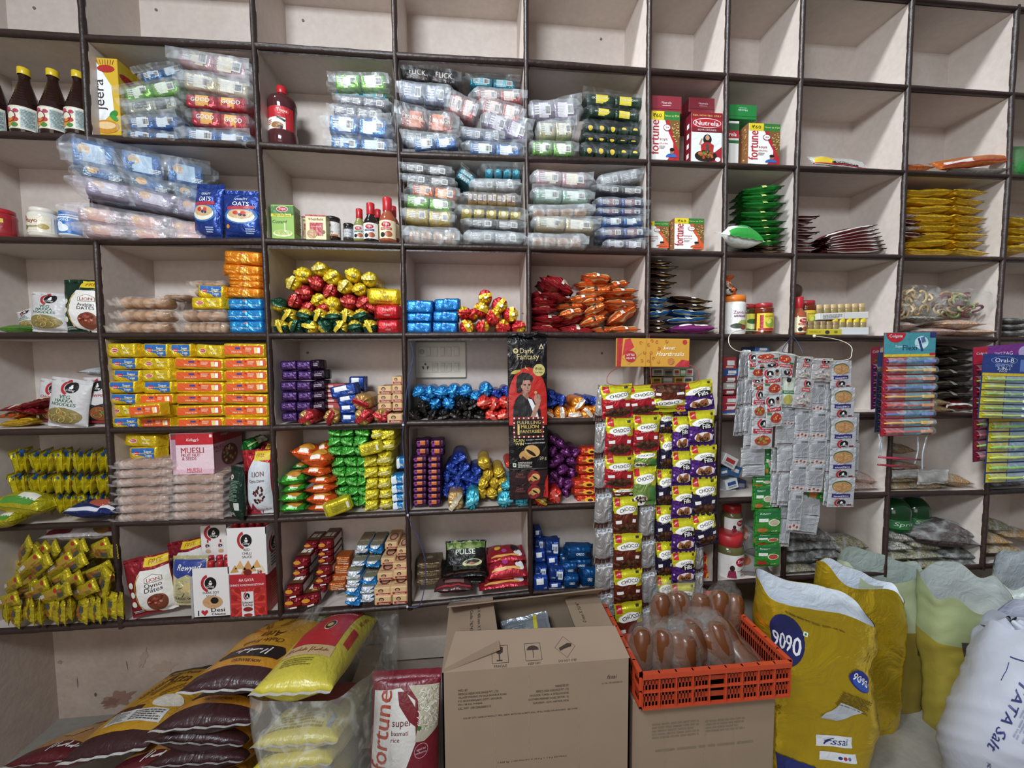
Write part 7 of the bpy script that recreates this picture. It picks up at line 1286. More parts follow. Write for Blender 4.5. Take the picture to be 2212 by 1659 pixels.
lying('grain_p','pasta_pouch','#7E7A78',w=.14,h=.14,t=.06,seed=220,wr=2.6,knd='plastic',front=False,deco=lambda mb,f,g,w,h:de(mb,f,d_ell(.03,.04,.03,.03),'#8A4A2E'))
item('grain_p','K',(140,1480,370,1600),.01,'crumpled grey and brown food pouch beside the red-lidded jar','pouch',tilt=8)
item('grain_p','K',(180,1290,330,1500),.09,'large grey pouch standing in shadow behind the soup sachets','pouch',tilt=-10)
item('redorange','J',(1455,950,1525,1060),.04,'bright red pack glimpsed right of the cereal strips, upper','biscuit pack');item('redorange','J',(1455,1060,1520,1180),.03,'bright red pack glimpsed right of the cereal strips, lower','biscuit pack')
# ================================================================ goods hanging in front of the shelves
def strip(name,label,cat,lst,group=None):
 """one hanging strip: sachets sealed edge to edge, top one first; lst = (kind, frame, box, Y, tilt, pitch)"""
 b=zb(lst[0][1],*lst[0][2]);p=px((b[0]+b[2])/2,b[1],lst[0][3]);root=empty(name,p);tag(root,label,cat,group)
 for(k,z,box,Y,t,*q)in lst:
  o=item(k,z,box,Y,None,None,None,tilt=t,pitch=q[0]if q else 0,yaw=q[1]if len(q)>1 else 0);o.parent=root;o.matrix_parent_inverse=Matrix.Translation(-p)
 return root
def flakes(mb,f,cx,cz,rx,rz,cols=('#3A1E14','#4E2A1A','#2A140E','#5E3422'),n=34,seed=2):foodpile(mb,f,cx,cz,rx,rz,cols,n,seed,.0014,('#6A4028',))
def d_choc(body,low,word2=None,w2c='#F2F0EA',fills=False,txt='CHOCOS',flip=False):
 def d(mb,f):
  de(mb,f,d_rect(-.032,.100,.02,.022),'#C02028');de(mb,f,d_text("Kellogg's",-.032,.1,w=.017,rot=.4),'#F0DCD8',off=.001);de(mb,f,d_ell(.0,.077,.038,.012,.1),'#E6E2DC',off=.0008)
  if fills:
   de(mb,f,d_text(txt,.004,.08,w=.042,rot=.12,bold=.06),'#1E1614',off=.0012);de(mb,f,d_ell(.012,.066,.026,.011,.12),'#16120F',off=.0014);de(mb,f,d_text('Fills',.012,.066,w=.03,rot=.12,bold=.05),'#F2F0EC',off=.0018)
   de(mb,f,d_ell(.004,.03,.034,.017),'#E4D8D8',off=.001);de(mb,f,d_poly([(-.026,.02),(-.022,.044),(-.004,.034),(.002,.042),(.022,.046),(.028,.022)]),'#A8683A',off=.0014);flakes(mb,f,.0,.024,.022,.008,n=16)
   for(x,z)in[(.038,.05),(.04,.036),(.036,.022),(-.04,.04)]:de(mb,f,d_ell(x,z,.003,.003),'#B8A0D8')
  else:
   de(mb,f,d_text(txt,.006,.079,w=.062,rot=.12,bold=.06),'#1E1614',off=.0012)
   if word2:de(mb,f,d_text(word2,.006,.066,w=.058,rot=.12,bold=.03),w2c,off=.0012)
   de(mb,f,d_rect(-.028,.042,.02,.010,.15),'#E0DCD8',off=.001);de(mb,f,d_rect(.03,.044,.014,.010,-.15),'#E0DCD8',off=.001);de(mb,f,d_ell(.0,.02,.038,.016),low,off=.001);flakes(mb,f,0,.022,.034,.013)
  de(mb,f,d_ell(.036,.104,.005,.005)if fills else d_rect(.03,.104,.010,.008),'#4A3A2A' if fills else '#3A3A2A')
 return d
YL='#D8D01E'
pouch('c_red','cereal_sachet',.094,.115,.026,lambda u,v:YL if v>.066-u*.1 else '#B8202A',d_choc('#B8202A','#4A2418','CRUNCHY BITES'),301,wr=1.2,sag=.3)
pouch('c_brn','cereal_sachet',.094,.115,.026,lambda u,v:YL if v>.066-u*.1 else '#6E2E1E',d_choc('#6E2E1E','#4A2014'),302,wr=1.2,sag=.3)
pouch('c_navy','cereal_sachet',.094,.115,.026,lambda u,v:YL if v>.066-u*.1 else '#2C2444',d_choc('#2C2444','#3A2418','MOONS & STARS'),303,wr=1.2,sag=.3)
pouch('c_pur','cereal_sachet',.094,.115,.026,lambda u,v:YL if v>.066-u*.1 else '#4A2074',d_choc('#4A2074','#3A2418',fills=True),304,wr=1.2,sag=.3)
pouch('c_grn','cereal_sachet',.094,.115,.026,lambda u,v:YL if v>.066-u*.1 else '#7E9A4A',lambda mb,f:(de(mb,f,d_ell(.0,.08,.04,.014,.1),'#E6E2DC',off=.0008),de(mb,f,d_text('CHOCOS',.0,.082,w=.064,rot=.12,bold=.06),'#1E1614',off=.0012),de(mb,f,d_rect(-.032,.1,.02,.022),'#C02028'),de(mb,f,d_ell(-.02,.018,.028,.018),'#DCD6D0',off=.001),flakes(mb,f,-.02,.02,.022,.012,n=22),de(mb,f,d_ell(.03,.03,.014,.03),'#3E7A34',off=.0009)),305,wr=1.2)
def d_sil(mb,f):de(mb,f,d_rect(0,.103,.07,.012),'#C6CAD0');de(mb,f,d_bars(0,.103,.06,.008),'#5A5E66',off=.001);de(mb,f,d_rect(.028,.05,.02,.05),'#A8ACB4');de(mb,f,d_lines(.028,.05,.016,.044,9),'#4A4A52',off=.001);de(mb,f,d_rect(-.01,.01,.07,.02),'#4A2A26')
pouch('c_sil','cereal_sachet',.094,.115,.026,'#9A9694',d_sil,306,wr=2.2,back='#D8D01E')
M_RED=mat('#9A2A2A','plastic',bump=0)
gH='strips of cereal sachets'
Yh=-.06
def J_(k,x0,y0,x1,y1,Y=Yh,t=0,p=0,yw=0):return(k,'J',(x0,y0,x1,y1),Y,t,p,yw)
def O_(k,x0,y0,x1,y1,Y=Yh,t=0,p=0,yw=0):return(k,'O',(x0,y0,x1,y1),Y,t,p,yw)
strip('cereal_sachet_strip','silver-backed hanging strip at the far left of the cereal strips','sachet strip',[O_('c_sil',50,120,200,560,Yh,6),J_('c_sil',722,40,808,290,Yh,2),J_('c_sil',718,290,820,530,Yh,-2),J_('c_sil',720,528,850,775,Yh,2),J_('c_sil',722,772,865,1020,Yh,0),J_('c_sil',722,1018,868,1232,Yh,0),J_('c_sil',700,1230,868,1440,Yh,-1)],gH)
strip('cereal_sachet_strip','hanging strip of three red cereal sachets, then five brown ones, far left','sachet strip',[O_('c_red',120,118,492,520,-.075,-4),O_('c_red',165,515,505,970,-.075,2),O_('c_red',155,965,512,1362,-.072,3),O_('c_brn',250,1340,515,1480,-.06,0),J_('c_brn',850,560,1025,822,-.07,0),J_('c_brn',852,816,1052,1068,-.072,1),J_('c_brn',855,1062,1055,1300,-.072,-1),J_('c_brn',868,1292,1062,1580,-.075,-5)],gH)
strip('cereal_sachet_strip','hanging strip of two red cereal sachets above two green ones, tail silver','sachet strip',[O_('c_red',405,118,812,482,-.068,-3),O_('c_red',500,482,822,912,-.07,1),O_('c_grn',500,905,790,1112,-.062,0),O_('c_grn',497,1110,778,1572,-.068,-1),J_('c_sil',1030,620,1140,860,-.055,2),J_('c_sil',1035,858,1145,1080,-.055,0),J_('c_sil',1035,1078,1160,1320,-.057,-4),J_('c_sil',1055,1310,1195,1550,-.06,-14)],gH)
strip('cereal_sachet_strip','hanging strip of dark navy cereal sachets with a flipped brown one on top','sachet strip',[O_('c_navy',800,430,985,705,-.045,0),O_('c_navy',815,700,990,1135,-.045,0),O_('c_navy',780,1130,985,1580,-.045,0),J_('c_navy',1145,618,1270,872,-.046,0),J_('c_navy',1148,868,1272,1118,-.046,0),J_('c_navy',1152,1104,1268,1358,-.047,0),J_('c_navy',1158,1352,1300,1500,-.048,-2),O_('c_brn',715,98,1140,445,-.07,180)],gH)
strip('cereal_sachet_strip','hanging strip of seven purple and yellow cereal sachets, third strip from the right','sachet strip',[O_('c_pur',985,250,1170,505,-.055,0),O_('c_pur',970,498,1188,924,-.06,0),O_('c_pur',968,918,1215,1345,-.062,1),J_('c_pur',1258,482,1412,714,-.064,1),J_('c_pur',1258,708,1424,948,-.065,0),J_('c_pur',1258,940,1424,1168,-.065,0),J_('c_pur',1250,1160,1415,1384,-.066,1)],gH)
strip('cereal_sachet_strip','rightmost cereal strip, three purple sachets above two navy ones','sachet strip',[O_('c_pur',1085,70,1470,438,-.068,-8),O_('c_pur',1165,428,1482,855,-.07,-1),O_('c_pur',1185,842,1506,1252,-.07,0),J_('c_navy',1395,422,1572,690,-.07,-1),J_('c_navy',1412,668,1572,900,-.07,-12)],gH)
strip('cereal_sachet_strip','grey-backed sachet strip hanging behind the purple cereal strips','sachet strip',[J_('c_sil',1410,880,1478,1085,-.04,0),J_('c_sil',1412,1080,1476,1275,-.04,2)],gH)
def wire(name,pts,r,m,label,cat,Y=-.05,knobs=(),km=None):
 mb=MB();P=[px(a,b,(q[0]if q else Y))for a,b,*q in pts]
 Q=[]
 for i in range(len(P)-1):
  p0,p1,p2,p3=P[max(i-1,0)],P[i],P[i+1],P[min(i+2,len(P)-1)]
  for k in range(6):
   t=k/6;Q.append(.5*((2*p1)+(p2-p0)*t+(2*p0-5*p1+4*p2-p3)*t*t+(3*p1-p0-3*p2+p3)*t**3))
 Q.append(P[-1]);mb.tube(Q,r,m,6);o=mb.build(name)
 for(a,b,y,rr)in knobs:
  m2=MB();c=px(a,b,y);m2.lathe([(0,-rr),(rr*.7,-rr*.7),(rr,0),(rr*.7,rr*.7),(0,rr)],km,12);m2.v=[[q[0]+c.x,q[1]+c.y,q[2]+c.z]for q in m2.v];m2.build('nail_head',o)
 return tag(o,label,cat)
wire('red_wire_hanger',[(1337,735,-.015),(1332,760,-.02),(1340,788,-.03),(1318,805,-.05),(1311,820,-.06),(1318,830,-.065),(1360,833,-.07),(1440,829,-.07),(1500,826,-.07),(1510,812,-.06),(1503,795,-.045),(1484,787,-.03)],.0011,M_RED,'thin red wire hanger carrying the cereal sachet strips','wire hanger')
wire('red_string',[(1402,722,-.012),(1404,760,-.03),(1405,800,-.04),(1408,832,-.06)],.0009,M_RED,'thin red string running down behind the orange hanging sign','string')
def c_heart(mb,fr,ri,le,tp):
 de(mb,fr,d_poly([(-.14,.0),(-.14,.1),(-.118,.1),(-.125,.0)]),'#B02A30');de(mb,fr,d_poly([(-.11,.095),(-.09,.1),(-.07,.06),(-.09,.03),(-.12,.03)]),'#C0363A');de(mb,fr,d_poly([(-.122,.035),(-.07,.072),(-.045,.05),(-.095,.008)]),'#C8963A',off=.001);de(mb,fr,d_ell(-.088,.036,.022,.020),'#B0282E',off=.0014)
 de(mb,fr,d_text('LITTLE',-.088,.042,w=.03,bold=.03),'#F0E0D8',off=.002);de(mb,fr,d_text('HEARTS',-.088,.030,w=.034,bold=.03),'#F0E0D8',off=.002)
 for i,(x,z)in enumerate([(-.05,.085),(-.02,.078),(-.035,.05),(-.01,.05),(-.045,.022),(-.02,.02),(.0,.03),(.012,.088),(.05,.09),(.02,.018),(.02,.065),(-.008,.092)]):de(mb,fr,d_ring(x,z,.003,.006,i,i+5,10),'#B8642A',off=.0012)
 de(mb,fr,d_text('Sweet',.06,.068,w=.05,shear=.4),'#EFE6D0',off=.0012);de(mb,fr,d_text('Heartbreaks',.065,.046,w=.11,shear=.4),'#EFE6D0',off=.0012);de(mb,fr,d_poly([(.08,.0),(.14,.0),(.14,.022),(.11,.026)]),'#B83034',off=.001);de(mb,fr,d_ell(.068,.020,.013,.012),'#B87038',off=.0014);de(mb,fr,d_ell(.12,.088,.009,.008),'#B83034',off=.0012);de(mb,fr,d_rect(-.03,.05,.0006,.1),'#9A6A1E',off=.0011)
box('heartsign','hanging_sign',.28,.1,.012,'#CE9330',c_heart);item('heartsign','I',(942,730,1484,942),-.03,'orange and yellow hanging sign reading Sweet Heartbreaks','sign',tilt=.6)
def banner():
 w,h=.145,.60;root=empty('biscuit_display_strip');mb=MB();f,g=pillow_into(mb,w,h,.012,mat('#141012','foil',metal=.2),None,.02,320,.6,.01,12,40,bend=0)
 D=lambda s,c,o_=.0008:de(mb,f,s,c,off=o_)
 X=lambda x:(x-225)/380*w;Z=lambda y:(1600-y)/1600*h
 P_=lambda*p:d_poly([(X(a),Z(b))for a,b in p],2)
 D(d_ell(X(225),Z(620),w*.49,Z(320)-Z(620),0,30,6,0,PI),'#B81E18');D(d_rect(0,Z(745),w*.97,Z(615)-Z(875),0,6,8),'#B81E18',.0007)
 D(d_ring(X(112),Z(165),.005,.0095),'#C8B47A');D(d_rect(X(112),Z(168),.014,.0022),'#C8B47A');D(d_text('Dark',X(218),Z(165),w=.050),'#C8B47A');D(d_text('Fantasy',X(230),Z(228),w=.082),'#C8B47A');D(P_((335,148),(358,95),(382,148)),'#C8B890');D(P_((346,143),(358,115),(371,143)),'#1A1414',.001)
 D(d_ell(X(335),Z(348),.022,.022),'#B8A860',.001);D(d_text('₹10/-',X(335),Z(335),w=.028,bold=.03),'#2A2014',.0016);D(d_text('Per Pack',X(335),Z(370),w=.026),'#2A2014',.0016)
 D(P_((62,385),(75,362),(110,345),(158,342),(158,358),(100,385)),'#A8983E',.001);D(P_((192,322),(215,326),(240,348),(208,333)),'#B8A85A',.001);D(P_((203,300),(209,322),(203,336)),'#B8A85A',.001)
 S_,S2='#A87A66','#8E6252'
 D(P_((80,795),(85,690),(110,620),(150,575),(210,590),(255,610),(300,660),(345,730),(352,795)),'#1C1A1E',.0012);D(P_((215,600),(240,620),(262,625),(300,700),(325,795),(290,795),(255,700)),'#D4D2D4',.0015)
 D(P_((165,540),(225,555),(232,610),(215,625),(175,585)),S2,.0018);D(d_ell(X(208),Z(490),.0175,.027,.1,24,2),S_,.002);D(P_((118,560),(112,470),(125,400),(170,370),(225,375),(265,398),(278,425),(262,470),(248,440),(180,445),(165,500),(172,545),(140,565)),'#16110F',.0024)
 D(d_rect(X(195),Z(482),.010,.0022,.1),'#241612',.0028);D(d_rect(X(238),Z(480),.010,.0022,-.1),'#241612',.0028);D(d_ell(X(197),Z(490),.0032,.0018),'#1A1210',.0029);D(d_ell(X(236),Z(489),.0032,.0018),'#1A1210',.0029);D(P_((218,488),(230,520),(214,524)),S2,.0027);D(d_rect(X(218),Z(542),.012,.0022),'#7A3E34',.0028);D(d_ell(X(165),Z(500),.003,.006),S_,.003)
 D(P_((245,795),(285,700),(305,660),(340,680),(318,730),(290,795)),S_,.0022);D(P_((290,660),(282,610),(300,575),(345,590),(355,630),(335,685),(305,680)),S_,.0024)
 for i in range(4):D(d_rect(X(303+i*14),Z(588+i*6),.0042,.016,.25-i*.06),S2 if i%2 else S_,.0027+i*.0001)
 D(d_ell(X(300),Z(560),.006,.005),'#C8955A',.003)
 D(d_rect(0,Z(895),.112,Z(800)-Z(990),0,6,4),'#6A1A16',.0012);D(d_rect(0,Z(895),.098,Z(815)-Z(972),0,6,4),'#160E0C',.0015)
 for i in range(7):
  for q in(805,985):D(d_ell(X(90+i*46),Z(q),.003,.003),'#E8C8B8',.002)
 for i in range(3):
  for q in(88,372):D(d_ell(X(q),Z(850+i*45),.003,.003),'#E8C8B8',.002)
 D(d_text('FULFILLING',X(232),Z(846),w=.086,bold=.02),'#C8A868',.002);D(d_text('1',X(130),Z(912),h=.038,bold=.05),'#D8B860',.002);D(d_text('MILLION',X(240),Z(887),w=.064,bold=.04),'#D8B860',.002);D(d_text('FANTASIES',X(252),Z(933),w=.078,bold=.04),'#D8B860',.002)
 D(d_text('SCAN',X(132),Z(1018),w=.040,bold=.03),'#D8C870');D(d_text('WIN',X(138),Z(1052),w=.030,bold=.03),'#D8C870');D(d_text('& STAND A CHANCE TO',X(290),Z(1014),w=.068,bold=.02),'#D8D4CC');D(d_text('10 LAKH EXCITING PRIZES*',X(290),Z(1047),w=.076,bold=.02),'#D8D4CC')
 for(x,y,s,o_)in[(230,1140,1,.001),(275,1385,.55,.0022),(275,1525,.55,.0022)]:
  if s<1:D(d_rect(0,Z(y),w*.96,.05,0,6,3),'#2A1216',.0006);D(d_ell(X(x),Z(y),.024,.026),'#8A1820',.0012);D(d_text('Dark',X(140),Z(y-38),w=.026),'#8A4A40',.0012);D(d_text('Fantasy',X(145),Z(y-10),w=.036),'#8A4A40',.0012)
  D(d_ell(X(x-30*s),Z(y+20*s),.026*s,.018*s,.2),'#B8894A',o_);D(d_ell(X(x+30*s),Z(y-15*s),.030*s,.022*s,-.3),'#CC9C58',o_+.0004);D(d_ell(X(x+20*s),Z(y),.022*s,.006*s,-.6),'#2A1610',o_+.0008);D(P_((x-95*s,y+70*s),(x-60*s,y+30*s),(x-20*s,y+68*s)),'#4A241A',o_+.0006)
 D(d_text('20 g',X(368),Z(1200),w=.026,bold=.01),'#C8B890');D(d_rect(X(88),Z(1258),.012,.014),'#D8D8D0');D(d_ell(X(88),Z(1258),.0035,.0035),'#2A7A3A',.0014);D(d_lines(X(190),Z(1255),.052,.022,4),'#B8B0A8');D(d_rect(0,Z(1296),w*.96,.0008),'#8A807A');D(P_((365,1575),(385,1420),(412,1360),(412,1590)),'#B81E18',.003);D(d_text('TEAR HERE',X(382),Z(1520),w=.036,rot=PI/2,bold=.02),'#3A0E0C',.0034)
 mb.build('printed_strip',root);mb=MB();mb.tube([(-w/2,-.004,h-.012),(-w/4,-.010,h-.004),(0,-.004,h-.014),(w/4,-.011,h-.003),(w/2,-.004,h-.012)],.006,mat('#121012','foil'),8);mb.build('gathered_top',root);return root
kind('banner',(.145,.60),banner);item('banner','W',(35,0,415,1605),-.045,'tall black and red biscuit display strip with a man in a dark jacket','display strip',tilt=-.4)
wire('blue_wire',[(887,741,-.014),(893,765,-.01),(889,790,-.012),(881,830,-.016),(875,880,-.017),(872,916,-.018),(869,950,-.018),(875,1010,-.018),(877,1060,-.018),(881,1112,-.018),(903,1160,-.022),(917,1205,-.03),(920,1240,-.03),(914,1285,-.024),(905,1308,-.02),(893,1312,-.02),(881,1311,-.018)],.0016,mat('#3A4272','plastic',bump=0),'thin blue wire pinned down the shelf divider with white clips','wire',knobs=[(871,918,-.019,.0045),(881,1113,-.019,.0045),(880,1311,-.019,.0045)],km=mat('#C8C4CC','plastic',bump=0))
# ---- sachet strips on the white cord
def d_sach(kind_):
 def d(mb,f):
  W2='#DCDCDC'
  if kind_=='back':de(mb,f,d_lines(0,.06,.05,.05,12),'#8A8A90');de(mb,f,d_bars(.012,.092,.03,.008),'#4A4A50');de(mb,f,d_rect(0,.028,.056,.0012),'#3A3A44');de(mb,f,d_rect(0,.010,.056,.016),'#C8B8B4');[de(mb,f,d_ell(x,.010+(i%2)*.004,.005,.004),'#8A4A3A',off=.001)for i,x in enumerate((-.018,-.002,.014))];return
  if kind_=='plain':de(mb,f,d_lines(0,.06,.05,.07,12),'#9A9AA0');de(mb,f,d_rect(0,.012,.056,.003),'#5A3A40');return
  if kind_=='noodle':de(mb,f,d_ell(0,.078,.027,.022),'#3E5A34');de(mb,f,d_ell(0,.076,.026,.020),'#A87E4E',off=.001);noodles(mb,f,0,.077,.022,.016,.0013,('#D8A870','#B8804A','#C89A60','#C8603A'),30);de(mb,f,d_rect(-.002,.044,.05,.014),'#2A2266');de(mb,f,d_text('SCHEZWAN',-.002,.0415,w=.04,rot=PI,bold=.03),'#D8D4E0',off=.001);chef(mb,f,.0,.018,.011);de(mb,f,d_rect(.022,.008,.012,.006),'#8A1A28');return
  if kind_=='tomato':chef(mb,f,-.01,.088,.013);de(mb,f,d_ell(.018,.088,.006,.010),'#9A6A54');de(mb,f,d_ell(.018,.098,.007,.006),'#1E1818',off=.001);de(mb,f,d_rect(0,.06,.06,.014,.05),'#A8262C');de(mb,f,d_text('TOMATO',0,.06,w=.044,rot=.05,bold=.03),'#E8DCD8',off=.001);de(mb,f,d_rect(-.022,.046,.018,.008),'#2E6A3A');de(mb,f,d_ell(.006,.03,.024,.018),'#A83420',off=.0009);foodpile(mb,f,.006,.03,.018,.013,('#C8542E','#E09A6A','#A82A1E'),16,4);return
  if kind_=='chicken':chef(mb,f,.004,.09,.013);de(mb,f,d_rect(0,.064,.062,.016),'#9E1E34');de(mb,f,d_text('CHICKEN CHILLI',0,.067,w=.052,bold=.02),'#E8DCD8',off=.001);de(mb,f,d_text('MASALA MIX',0,.060,w=.038,bold=.02),'#E8DCD8',off=.001);de(mb,f,d_ell(.002,.03,.027,.018),'#A8382A',off=.0009);foodpile(mb,f,.002,.032,.022,.013,('#7A9A3A','#B8642E','#C8902A','#8A2A1E'),20,5,.0014,('#3E8A3A',));return
  if kind_=='corn':de(mb,f,d_rect(0,.06,.062,.1,0,4,6),'#B8C0B0');de(mb,f,d_ell(0,.088,.010,.013),'#9A6A54');de(mb,f,d_ell(.0,.1,.012,.009),'#1E1818',off=.001);de(mb,f,d_rect(0,.055,.062,.012),'#2E6A3A',off=.0009);de(mb,f,d_text('SWEET CORN',0,.055,w=.05,bold=.02),'#E0E8D8',off=.0012);de(mb,f,d_ell(0,.028,.024,.018),'#A8A04A',off=.001);return
  if kind_=='pinkg':chef(mb,f,.012,.092,.010);de(mb,f,d_rect(.006,.07,.03,.014),'#B0403A');de(mb,f,d_text('Masala',.006,.07,w=.022),'#E8DCD8',off=.001);foodpile(mb,f,.0,.03,.026,.022,('#8A7470','#B8A49C','#7A4A44','#C8BCB8'),22,6);return
  de(mb,f,d_poly([(-.032,.10),(.032,.11),(.032,.075),(-.032,.065)]),'#1E6A34');de(mb,f,d_text('Knorr',-.008,.09,w=.03,shear=.3,bold=.03),'#E0E8DC',off=.001);de(mb,f,d_rect(-.014,.062,.026,.014),'#D8DCD0',off=.001);de(mb,f,d_ell(.015,.05,.016,.015),'#E0E0D8',off=.001);de(mb,f,d_ell(.015,.05,.014,.012),'#B8A888' if kind_=='knorr' else '#B8442A',off=.0013);de(mb,f,d_ell(-.016,.02,.014,.010),'#B82A24' if kind_=='knorrt' else '#B8642A',off=.001);de(mb,f,d_text('CUP',.016,.014,w=.016,bold=.03),'#C8E0C0',off=.001)
 return d
for k_,base in[('back','#C4C6CA'),('plain','#C8CACC'),('noodle','#CFD0D4'),('tomato','#CFCFD0'),('chicken','#CFCFD0'),('corn','#B8BEB4'),('pinkg','#C2BEBE'),('knorr','#3E9A34'),('knorrt','#3E9A34')]:pouch('s_'+k_,'seasoning_sachet',.07,.11,.006,base,d_sach(k_),330,wr=.7,seal=.006,knd='foil')
gT='strips of seasoning sachets on the white cord'
def Rr(k,x0,y0,x1,y1,Y,t=0,yw=0):return('s_'+k,'R',(x0,y0,x1,y1),Y,t,0,yw)
def Kk(k,x0,y0,x1,y1,Y,t=0,yw=0):return('s_'+k,'K',(x0,y0,x1,y1),Y,t,0,yw)
for i,(a,b,w,l)in enumerate([(100,70,88,'outermost of the fanned white strips at the left'),(130,130,60,'second of the fanned white strips'),(165,165,60,'third of the fanned white strips'),(200,205,50,'fourth and innermost of the fanned white strips')]):
 n=3;strip('sachet_strip','pale seasoning sachet strip, '+l,'sachet strip',[Rr('plain',150+(a-150)*(j+.2)/n*1.15-5+i*14,250+j*250-i*6,150+(a-150)*(j+.2)/n*1.15+w+i*14,505+j*250-i*6,-.075+i*.006,8-i*2,30-14*i)for j in range(n)],gT)
strip('sachet_strip','white seasoning sachet strip lowest at the left, only its back showing','sachet strip',[Rr('plain',195,860,390,1115,-.06),Rr('plain',170,1110,388,1278,-.058),Rr('plain',185,1270,388,1368,-.06)],gT)
strip('sachet_strip','sachet strip with red banded chicken chilli sachets at the bottom','sachet strip',[Rr('tomato',235,255,388,495,-.084,-4),Rr('tomato',272,490,390,605,-.082),Rr('chicken',272,590,395,852,-.083),Rr('chicken',264,845,458,1118,-.086,1)],gT)
strip('sachet_strip','sachet strip of red tomato soup sachets ending beside the chicken chilli one','sachet strip',[Rr('tomato',305,250,520,400,-.092,176),Rr('tomato',372,395,536,645,-.094,-3),Rr('tomato',392,640,542,918,-.094,-5)],gT)
strip('sachet_strip','sachet strip with a green sweet corn sachet below an upside-down tomato one','sachet strip',[Rr('tomato',490,258,650,470,-.088,188),Rr('corn',532,478,655,742,-.08,2),Rr('back',540,742,660,905,-.072),Rr('plain',480,800,655,1105,-.07),Rr('plain',495,1105,645,1345,-.07),Rr('plain',505,1340,605,1625,-.07,2)],gT)
strip('sachet_strip','short white sachet strip hanging behind the tomato strips, ending above the green soup','sachet strip',[Rr('plain',440,1110,505,1345,-.055),Rr('plain',435,1345,510,1640,-.055)],gT)
strip('sachet_strip','grey-pink seasoning strip left of centre, with four backs below two fronts','sachet strip',[Rr('pinkg',668,290,812,508,-.082,2),Rr('pinkg',645,490,818,755,-.086,5),Rr('back',655,745,792,1022,-.078),Rr('back',640,1018,785,1255,-.078,1),Rr('back',608,1250,765,1495,-.078,3),Rr('back',590,1490,722,1850,-.078,3)],gT)
strip('sachet_strip','grey-pink seasoning strip beside the noodle strip, one front above four backs','sachet strip',[Rr('pinkg',805,305,995,512,-.086,2),Rr('back',800,512,925,780,-.074),Rr('back',790,775,942,1022,-.076),Rr('back',775,1018,940,1262,-.076,1),Rr('back',752,1255,915,1508,-.078,3)],gT)
strip('sachet_strip','strip of five upside-down noodle sachets with purple bands, rightmost on the cord','sachet strip',[Rr('noodle',975,330,1165,575,-.085,-2),Rr('noodle',980,570,1192,845,-.086),Rr('noodle',978,838,1208,1118,-.086),Rr('noodle',965,1110,1202,1388,-.086),Rr('noodle',952,1380,1192,1640,-.088,2)],gT)
strip('sachet_strip','narrow edge-on white strip just left of the noodle sachets','sachet strip',[Rr('plain',915,520+i*275,985,800+i*275,-.07,1)for i in range(4)],gT)
strip('sachet_strip','white strip peeping out behind the right side of the noodle sachets','sachet strip',[Rr('plain',1120,800+i*270,1232,1075+i*270,-.06,-1)for i in range(2)],gT)
strip('sachet_strip','strip of green soup sachets, lowest on the cord','sachet strip',[Rr('knorr',388,1120,442,1360,-.05),Kk('knorr',242,965,360,1030,-.052),Kk('knorr',244,1025,362,1165,-.054),Kk('knorr',255,1160,410,1312,-.06),Kk('knorrt',255,1302,400,1382,-.056),Kk('knorrt',253,1374,403,1505,-.062,2)],gT)
strip('sachet_strip','edge of a second green soup strip behind the first','sachet strip',[Kk('knorr',236,985,290,1170,-.04),Kk('knorr',244,1165,300,1390,-.04)],gT)
strip('sachet_strip','silver-backed strip with a green and yellow sachet, low between the long strips','sachet strip',[Kk('knorr',568,850,690,1120,-.05),Kk('plain',530,1075,645,1215,-.05),Kk('plain',470,1200,632,1308,-.055,8)],gT)
strip('sachet_strip','short silver-backed strip right beside the green soup sachets','sachet strip',[Kk('plain',398,1130,474,1225,-.05),Kk('plain',395,1220,465,1385,-.05,4)],gT)
wire('white_cord',[(1646,716,-.02),(1600,714,-.03),(1578,722,-.05),(1574,738,-.07),(1582,752,-.08),(1602,760,-.085),(1650,761,-.09),(1705,766,-.09),(1770,778,-.09),(1830,777,-.088),(1840,762,-.075),(1838,748,-.06),(1820,737,-.04),(1790,730,-.025),(1759,726,-.02)],.0014,mat('#C9C2AE','plastic',bump=0),'pale looped cord nailed to the shelf, carrying the seasoning sachets','cord',knobs=[(1646,716,-.02,.006),(1759,726,-.02,.006)],km=mat('#D8D2C0','plastic',bump=0))
wire('blue_string',[(1702,762,-.08),(1690,758,-.06),(1702,738,-.03),(1712,728,-.018),(1726,745,-.03),(1735,765,-.05)],.0012,mat('#2E3466','plastic',bump=0),'dark blue string tied over the shelf edge by the white cord','string')
wire('dark_string',[(1646,716,-.02),(1680,721,-.02),(1712,727,-.018),(1759,726,-.02)],.0008,mat('#3A302A','plastic',bump=0),'thin dark string between the two white nail heads','string')
